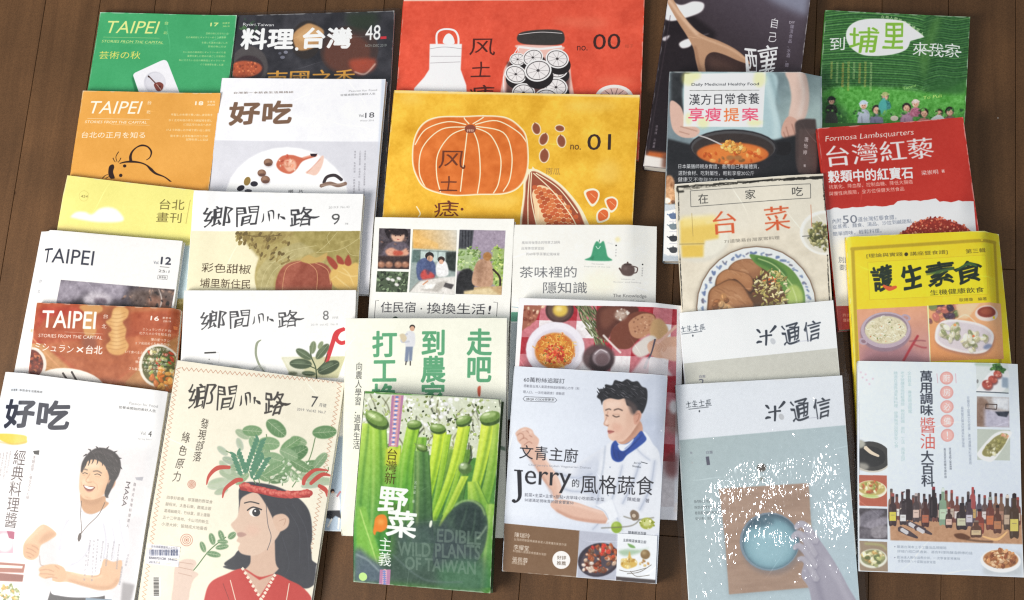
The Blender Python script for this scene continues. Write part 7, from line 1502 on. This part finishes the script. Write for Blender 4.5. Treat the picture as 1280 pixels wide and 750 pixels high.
def art_E4():
    A = Art('E4', '#dbe2ec').z(1080, 440, 4.6875)
    A.grad([(-60, 40), (950, 60), (950, 1400), (-60, 1400)], '#dce4ee', (0, 100), '#cfd7e2', (900, 1200), 1, 1)
    K = '#252a35'
    A.vtext('萬用調味', 360, 114, 364, 376, 70, K, 'b.03').vtext('醬油', 370, 384, 372, 572, 84, '#cc5a50', 'serif').vtext('大百科', 368, 578, 374, 790, 70, K, 'b.03')
    for k, ch in enumerate('廚房必備！'):
        x, y = 478 + k * 1.8, 156 + k * 83; A.ell(x, y, 39, 38, '#dba09a', 0, 1, .5).ell(x, y, 30, 30, '#e4b0a8').text(ch, x - (20 if ch != '！' else 4), y, x + (20 if ch != '！' else 4), y, 40, '#f6eeee', 'b.02')
    A.line([(422, 130), (428, 185)], 4, '#d09aa0', .7).line([(530, 130), (534, 185)], 4, '#d09aa0', .7)
    for x, y0, y1, t in ((262, 116, 360, '全台首本　專業醬油圖鑑'), (222, 116, 640, '老字號釀造廠經驗傳授　教你認識　原料　工法　風味品評'), (182, 116, 560, '精選百道醬油美味料理　健康無添加居家安心食')): A.vtext(t, x, y0, x + 6, y1, 22, '#a9c3c0')
    A.vtext('從釀造工藝與文化故事、產地選購到料理應用', 604, 262, 620, 660, 15, '#8a94a0').vtext('最完整的醬油知識與料理指南', 570, 322, 578, 560, 15, '#8a94a0')
    A.vtext('資深醬油職人專業推薦', 500, 560, 506, 690, 13, '#5a6068').vtext('黃豆黑豆純釀食譜收錄', 470, 562, 476, 740, 13, '#5a6068')
    for q in ((8, 132), (30, 188), (50, 158), (14, 165), (-10, 150), (-20, 120)): A.ell(*q, 6, 6, '#d8b4ba', 0, .8, 1)
    # three pictures on the right
    a = [(645, 48), (840, 70), (842, 244), (654, 236)]; A.poly(a, '#cfd6d4').blob([(660, 240), (672, 200), (740, 120), (830, 110), (840, 180), (790, 240)], '#eceff2', 1, 2)
    A.poly([(640, 50), (740, 54), (735, 90), (640, 84)], '#a9bca8', .9, 3)
    A.scatter([(735, 85), (770, 70), (815, 90), (805, 125), (750, 120)], 30, ['#3f6a34', '#5c8a44', '#2c4f28'], 8, 16, 1.5, so=1)
    for x, y, rx in ((774, 134, 24), (746, 166, 27), (714, 194, 31)): A.ell(x + 4, y + 8, rx * 1.05, rx * .9, '#5c2a28', 20, .8, 3).ell(x, y, rx, rx * .82, '#b05246', 20, 1, 1).scatter(A.ring(x, y, rx * .8, rx * .6), 9, ['#d88874', '#8f3a34', '#e8b09c', '#c4604e'], 4, 9, 1.6, so=1)
    A.poly([(800, 150), (840, 155), (838, 215), (800, 210)], '#8b9cae', .9, 4).line([(652, 236), (840, 244)], 6, '#5c646c').ell(658, 176, 6, 12, '#888')
    b = [(654, 262), (844, 268), (846, 444), (656, 438)]; A.within(b).poly(b, '#a89c96').poly([(740, 265), (846, 268), (846, 350), (760, 330)], '#d8dade', 1, 5).blob([(660, 280), (720, 300), (720, 440), (656, 440)], '#8a6f60', 1, 4).poly([(700, 330), (850, 370), (850, 445), (700, 445)], '#b8b4c4', 1, 8).frame([(708, 308), (772, 310), (770, 338), (706, 334)], 5, '#4a3c38').poly([(760, 352), (846, 350), (830, 384), (780, 376)], '#343844', 1, 2).mottle(b, .08, 18).within()
    c = [(658, 452), (850, 458), (850, 636), (660, 632)]; A.poly(c, '#b9c0b4').blob([(664, 610), (668, 580), (760, 480), (846, 466), (848, 500), (760, 630), (700, 634)], '#f1f2ee', 1, 1).blob([(688, 596), (700, 565), (760, 500), (820, 478), (838, 500), (800, 570), (750, 606), (710, 612)], '#8d8652', 1, 2).scatter([(700, 590), (760, 505), (825, 490), (770, 590)], 40, ['#b8b07c', '#7a7444', '#d8d4b0', '#9a9458'], 7, 16, 1.5, so=1, shade=.3).scatter([(790, 480), (840, 480), (830, 505)], 8, ['#e09a7c', '#f0c0a4'], 6, 11, 1.5, so=1)
    # four pictures down the left
    A.z(1000, 560, 3.946)
    a = [(284, -60), (428, -30), (432, 122), (288, 116)]; A.within(a); A.poly([(284, -60), (432, -60), (432, 122), (288, 118)], '#dbe2ec').ell(350, 45, 100, 74, '#c8c2b4', 8).ell(350, 38, 98, 72, '#3b3a38', 8).ell(348, 40, 74, 50, '#2a2a2a', 8).line([(320, -6), (350, 20), (388, 38)], [18, 16, 10], '#dccbb2').ell(300, 90, 40, 20, '#b9b4a8', 0, .7, 5).within()
    A.ell(288, -22, 34, 22, '#a9a89c', 0, 1, 3)
    a = [(286, 130), (428, 134), (430, 288), (288, 282)]; A.within(a).poly(a, '#b05a44').ell(352, 202, 76, 44, '#e6e0cc', 4).ell(352, 196, 68, 36, '#b8a45c', 4, 1, 2).scatter(A.ring(352, 190, 60, 28), 44, ['#d8c88c', '#a4743c', '#8a9a44', '#c25a38', '#efe4b4'], 6, 14, 1.8, so=1, shade=.3).ell(346, 236, 44, 8, '#a9c060', 4, .8, 3).within()
    a = [(286, 294), (430, 298), (432, 450), (288, 446)]; A.within(a).poly(a, '#4a444a')
    for q in (([(286, 350), (330, 310), (410, 305), (400, 330), (330, 380), (286, 385)], '#6f6a74'), ([(310, 380), (380, 345), (432, 340), (432, 370), (350, 400)], '#88828c'), ([(286, 400), (340, 395), (350, 440), (286, 450)], '#605a62'), ([(350, 400), (410, 380), (436, 400), (420, 440), (360, 440)], '#8a848a')): A.blob(q[0], q[1], 1, 3)
    A.mottle(a, .08, 10).within()
    a = [(284, 456), (430, 462), (434, 610), (288, 604)]; A.within(a).poly(a, '#94806a').ell(360, 545, 70, 48, '#dcdccc', 0, 1, 1).ell(360, 540, 60, 40, '#8a8a60', 0, 1, 2).scatter(A.ring(362, 540, 52, 34), 36, ['#d8cf94', '#a8ac70', '#5f6a3c', '#c09a58', '#efe8bc'], 7, 16, 1.5, so=1, shade=.3).line([(320, 470), (400, 478), (425, 500)], 10, '#a9a86c', .8, 4).within()
    # table of sauce bottles
    t = [(440, 370), (760, 380), (1100, 400), (1100, 476), (445, 452)]
    A.poly([(440, 300), (1100, 330), (1096, 474), (446, 454)], '#b78a68', 1, 2).mottle([(440, 380), (1100, 390), (1096, 474), (446, 454)], .05, 12)
    g = random.Random(21)
    def bottle(x, top, bot, w_, body, label=None, cap='#2c2226'):
        h_ = bot - top; sh = top + h_ * .38
        A.blob([(x - w_ * .2, top + 4), (x + w_ * .2, top + 4), (x + w_ * .24, sh - h_ * .08), (x + w_ * .5, sh + 6), (x + w_ * .5, bot - 3), (x, bot), (x - w_ * .5, bot - 3), (x - w_ * .5, sh + 6), (x - w_ * .24, sh - h_ * .08)], body, 1, .5)
        A.rect(x - w_ * .22, top, x + w_ * .22, top + h_ * .1, cap); A.line([(x - w_ * .25, sh + 8), (x - w_ * .25, bot - 8)], 2.5, '#8a8084', .6, 1)
        if label: A.rect(x - w_ * .45, sh + h_ * .2, x + w_ * .45, bot - h_ * .14, label, .95).line([(x - w_ * .25, sh + h_ * .3), (x + w_ * .25, sh + h_ * .3)], 3, '#7a6a60', .7)
    for k in range(24):
        x = 450 + k * 27; bottle(x, 205 + g.uniform(-12, 26) + k * .8, 350 + k * 1.2, g.uniform(24, 30), ['#4a3a3c', '#3a3034', '#5e4a48', '#6c4038', '#544a54', '#7c5a48'][g.randrange(6)], ['#c9b8a4', '#b8a898', '#d8d0cc', None, '#a87c68', '#c4a060', '#dcdcd4'][g.randrange(7)], ['#6a3038', '#3a3034', '#a04a44', '#59504e'][g.randrange(4)])
    bottle(658, 190, 340, 34, '#2a2326', None, '#8a3038'); bottle(532, 202, 352, 44, '#33292c', None, '#2c2428'); A.line([(515, 214), (502, 222), (506, 248), (516, 252)], 5, '#33292c')
    bottle(704, 196, 376, 34, '#7f9a80', '#b8ccb0', '#cfd8d0'); bottle(850, 192, 300, 26, '#a04a48', None, '#b0403c')
    bottle(457, 222, 380, 36, '#3c2a2c', '#d8cc4c', '#9a4a44'); bottle(508, 260, 376, 32, '#3a3034', '#dcdcdc'); bottle(572, 222, 362, 32, '#4c3f40', '#d8bcae', '#b8a8a4'); bottle(618, 250, 386, 36, '#4a2e2c', '#b4684c'); bottle(734, 290, 392, 32, '#46302c', '#dcb8a8', '#c86a5c'); bottle(798, 270, 400, 52, '#352a2c', '#c9c8a8'); bottle(834, 252, 384, 34, '#4a3c44', '#c8c2cc')
    bottle(884, 300, 420, 42, '#7c3c34', '#a8523c'); bottle(936, 240, 400, 38, '#6c3c34', '#c06a44', '#8f9a90'); bottle(972, 280, 418, 38, '#5c3a30', '#b87a54'); bottle(1020, 230, 400, 34, '#54443a', '#c0a890', '#d8ccc0'); bottle(1054, 225, 440, 44, '#4a382c', '#d8c864'); bottle(868, 356, 440, 52, '#5a3c30', '#d0b890', '#7c6a60')
    for x0, y0, x1, y1 in ((490, 396, 580, 442), (530, 368, 650, 424), (570, 392, 620, 400)): A.line([(x0, y0), ((x0 + x1) / 2, (y0 + y1) / 2), (x1, y1)], [26, 24, 8], '#4a3c40').line([(x0 + 10, y0 + 4), (x0 + 40, y0 + 22)], 18, '#d4d2d4', .9)
    A.blob([(760, 425), (800, 420), (840, 440), (820, 452), (775, 444)], '#5f3a26', 1, 2).line([(900, 435), (970, 450), (1020, 412)], [6, 12, 5], '#e6b478').line([(820, 450), (880, 458), (950, 462)], 8, '#5c4030', .8, 2)
    A.ell(468, 486, 3, 3, '#889').ell(468, 540, 3, 3, '#889')
    for k, r in enumerate(((478, 486, 722, 492), (480, 508, 850, 518), (478, 538, 790, 546), (482, 556, 670, 564))): A.text(('嚴選台灣本土手工醬油品牌開箱', '詳細介紹口感香氣、適合料理與釀造師傅的話', '醬油達人教你滷煮炒拌，一次學會家常美味', '全書收錄八十道醬油家常菜')[k], *r, 13, '#8a94a0')
    A.poly([(902, 560), (1000, 500), (1094, 520), (1094, 632), (904, 624)], '#b4b9bc', .8, 8).ell(988, 556, 98, 58, '#eceef0', 3, 1, 1).ell(988, 548, 86, 46, '#b07444', 3, 1, 2).scatter(A.ring(988, 546, 78, 42), 70, ['#c88a58', '#a4623a', '#d9a474', '#8a4c2c', '#e0b48c'], 7, 15, 1.5, so=.8, shade=.4)
    return A

# ---------------------------------------------------------------- laying them out, undermost first
def gain_for(key):
    x = BOOKS[key][0]; y = BOOKS[key][1]
    return 1.0
CATALOGUE = [
 # key, drawing, kind, category, label, group, edge colour, gloss, hard, sleeve
 ('A1', 'magazine', 'magazine', 'green city magazine number 17 with a guitar on a white card', '#3a9a60', .40),
 ('B1', 'magazine', 'magazine', 'black cooking magazine number 48 with dark bowls of food on its cover', '#2b2930', .25),
 ('C1', 'magazine', 'magazine', 'red magazine numbered 00 with a white bottle and a jar of citrus slices', '#d9452f', .6),
 ('D1', 'book', 'book', 'dark book with a wooden spoon lifting from black liquid', '#3a3036', .35),
 ('E1', 'book', 'book', 'green book with people standing in terraced tea fields', '#3f7a35', .35),
 ('A2', 'magazine', 'magazine', 'orange city magazine number 18 with a brush-drawn mouse', '#e6a044', .40),
 ('B2', 'magazine', 'magazine', 'pale grey food magazine volume 18 with mushrooms and shrimp on a white plate', '#dfe2ea', .40),
 ('C2', 'magazine', 'magazine', 'yellow magazine numbered 01 with an orange pumpkin and a corn cob', '#e8b43a', .6),
 ('D2', 'book', 'book', 'teal-grey book with hands over a black pot of orange stew', '#8a959c', .35),
 ('E2', 'book', 'book', 'red book with a heap of red grain on its torn white lower band', '#b32a20', .35),
 ('A3', 'magazine', 'magazine', 'plain yellow magazine with a small white cloud', '#f2ea84', .45),
 ('B3', 'magazine', 'magazine', 'country magazine number 9 with a brown pepper drawn among leaves', '#f6f2e0', .5),
 ('C3', 'book', 'book', 'white book with four photographs of home life above its title', '#f2f1ea', .4),
 ('G3', 'book', 'book', 'cream book with a small green mountain and a brown teapot', '#ecebe4', .5),
 ('D3', 'book', 'book', 'beige book with a torn black frame and a bowl of braised pork', '#dcd2bc', .35),
 ('E3', 'book', 'book', 'bright yellow book with a casserole and a plate of dumplings', '#ecd030', .38),
 ('A4', 'magazine', 'magazine', 'white city magazine number 12 with a dark smoky photograph', '#e8ecf4', .4),
 ('B4', 'magazine', 'magazine', 'white country magazine number 8 with dark leaves in a cup and a red ribbon', '#f2f2f0', .5),
 ('C6', 'book', 'book', 'white-bordered cookbook with pasta and bread on a red checked tablecloth', '#e9e8ee', .35),
 ('C4', 'book', 'book', 'cream book with very large green lettering and a small standing man', '#f2f2e0', .5),
 ('D4', 'magazine', 'magazine', 'rice magazine in clear plastic showing only white masthead and grey-beige band', '#dfe3ea', .4),
 ('A5', 'magazine', 'magazine', 'brown city magazine number 16 with ginger on a wooden board', '#b9683a', .4),
 ('E4', 'book', 'book', 'pale blue-white book with a long row of soy sauce bottles', '#d6dde6', .38),
 ('C7', 'book', 'book', 'pale blue cookbook with a young chef in a blue neckerchief', '#dfe5ee', .35),
 ('D5', 'magazine', 'magazine', 'rice magazine in glinting clear plastic with a blue bowl on a wooden board', '#d2dde2', .4),
 ('A6', 'magazine', 'magazine', 'white food magazine volume 4 with a smiling man in a white T-shirt', '#f0f1f4', .4),
 ('B5', 'magazine', 'magazine', 'cream country magazine number 7 with a drawn woman wearing leaves and chillies', '#efe9d2', .5),
 ('C5', 'book', 'book', 'thick glossy green book with upright pods and white title lettering, front centre', '#3a4a30', .16),
]
# how strongly each place is lit, so that ink colours read off by eye can be turned into reflectances
GAIN = dict(A1=1.12, B1=0.97, C1=0.96, D1=0.84, E1=0.78, A2=1.21, B2=1.11, C2=1.02, D2=0.86, E2=0.78, A3=1.35, B3=1.24, C3=1.10, G3=1.01,
            D3=0.98, E3=0.86, A4=1.44, B4=1.33, C6=1.02, C4=1.13, D4=0.93, A5=1.4, E4=0.90, C7=1.11, D5=1.11, A6=1.55, B5=1.45, C5=1.16)
GROUPS = {'A1': 'issues of the capital city magazine', 'A2': 'issues of the capital city magazine', 'A4': 'issues of the capital city magazine', 'A5': 'issues of the capital city magazine',
          'B2': 'issues of the food magazine', 'A6': 'issues of the food magazine', 'B3': 'issues of the country magazine', 'B4': 'issues of the country magazine', 'B5': 'issues of the country magazine',
          'C1': 'numbered art magazines', 'C2': 'numbered art magazines', 'D4': 'rice magazines in plastic', 'D5': 'rice magazines in plastic'}
def overlay(name, key, root, u, v, top, w, h, pts, image, edge, rise=.0004, rough=.4):
    """a separate thin sheet lying on a cover, its outline given in the cover's unit square (across, down)"""
    n = 8; vs = []; uvs = []
    (a, b, c, d) = [np.array(p) for p in pts]
    for i in range(n + 1):
        for j in range(n + 1):
            s_, t_ = j / n, i / n; p = (a * (1 - s_) + b * s_) * (1 - t_) + (d * (1 - s_) + c * s_) * t_
            fi = min(max(p[1], 0), 1) * (top.shape[0] - 1); fj = min(max(p[0], 0), 1) * (top.shape[1] - 1)
            z_ = top[int(round(fi)), int(round(fj))] + rise
            vs.append(((p[0] - .5) * w, (.5 - p[1]) * h, z_)); uvs.append((p[0], 1 - p[1]))
    N = len(vs); vs += [(x, y, z - rise * .9) for x, y, z in vs]; uvs += uvs
    ix = np.arange(N).reshape(n + 1, n + 1); fs = [(ix[i + 1, j], ix[i + 1, j + 1], ix[i, j + 1], ix[i, j]) for i in range(n) for j in range(n)]
    rim = list(ix[-1, :]) + list(ix[::-1, -1][1:]) + list(ix[0, ::-1][1:]) + list(ix[:, 0][1:-1])
    m = len(fs); fs += [(rim[i], rim[(i + 1) % len(rim)], rim[(i + 1) % len(rim)] + N, rim[i] + N)[::-1] for i in range(len(rim))]
    fs = [tuple(int(q) for q in f) for f in fs]
    return link_mesh(name, vs, fs, [print_material(name + '_print', image, rough), flat_material(name + '_edge', col2lin(edge), .6)], root, [0] * m + [1] * (len(fs) - m), uvs)

def card_wrap(root, u, v, top, w, h):
    im = art_card().image('insert_card_print', GAIN['C7'])
    overlay('insert_card', 'C7', root, u, v, top, w, h, [(.738, .775), (.990, .772), (.992, 1.0), (.742, 1.0)], im, '#e6e8ec', .0009)
def label_wrap(root, u, v, top, w, h):
    A = Art('B5', '#eeedf2').z(180, 440, 2.419)
    for k, t in enumerate(('全台灣最豐富的人文生活', '新訂閱郵寄標籤')): A.text(t, 24, 588 + k * 12, 104, 594 + k * 12, 7, '#556')
    g = random.Random(1)
    x = 20
    while x < 104:
        w_ = g.uniform(1.2, 4); A.rect(x, 598, x + w_, 616, '#2c3a66', g.uniform(.5, 1)); x += w_ + g.uniform(1, 3)
    A.text('8A0007G1C08   54-6020', 18, 622, 102, 628, 7, '#334').text('2019.7-8', 18, 634, 50, 637, 6, '#556')
    q = A.m([(12, 578), (112, 590), (106, 650), (6, 640)]) / np.array([A.W, A.Hh])
    overlay('price_label', 'B5', root, u, v, top, w, h, [tuple(p) for p in q], A.image('price_label_print', GAIN['B5']), '#eeeeee', .0002)
def barcode(A):
    A.rect(28, 680, 52, 740, '#f4f2ea'); g = random.Random(3); y = 682
    while y < 738:
        w_ = g.uniform(1, 3); A.rect(30, y, 46, y + w_, '#2a2826'); y += w_ + g.uniform(1, 2.4)
ARTS = dict((k[4:], f) for k, f in list(globals().items()) if k.startswith('art_'))
for key, kind, cat, label, edge, gloss in CATALOGUE:
    A = ARTS[key]()
    A.within(None)
    if key == 'B5': barcode(A)
    im = A.image(kind + '_cover_print', GAIN[key])
    publication(key, kind, label, cat, GROUPS.get(key), im, edge, gloss, hard=(key == 'C5'), spec=.5 if gloss < .3 else .35,
                sleeve=key in ('D4', 'D5', 'B1'), wrap={'C7': card_wrap, 'B5': label_wrap}.get(key))
bpy.data.objects.remove(_to)
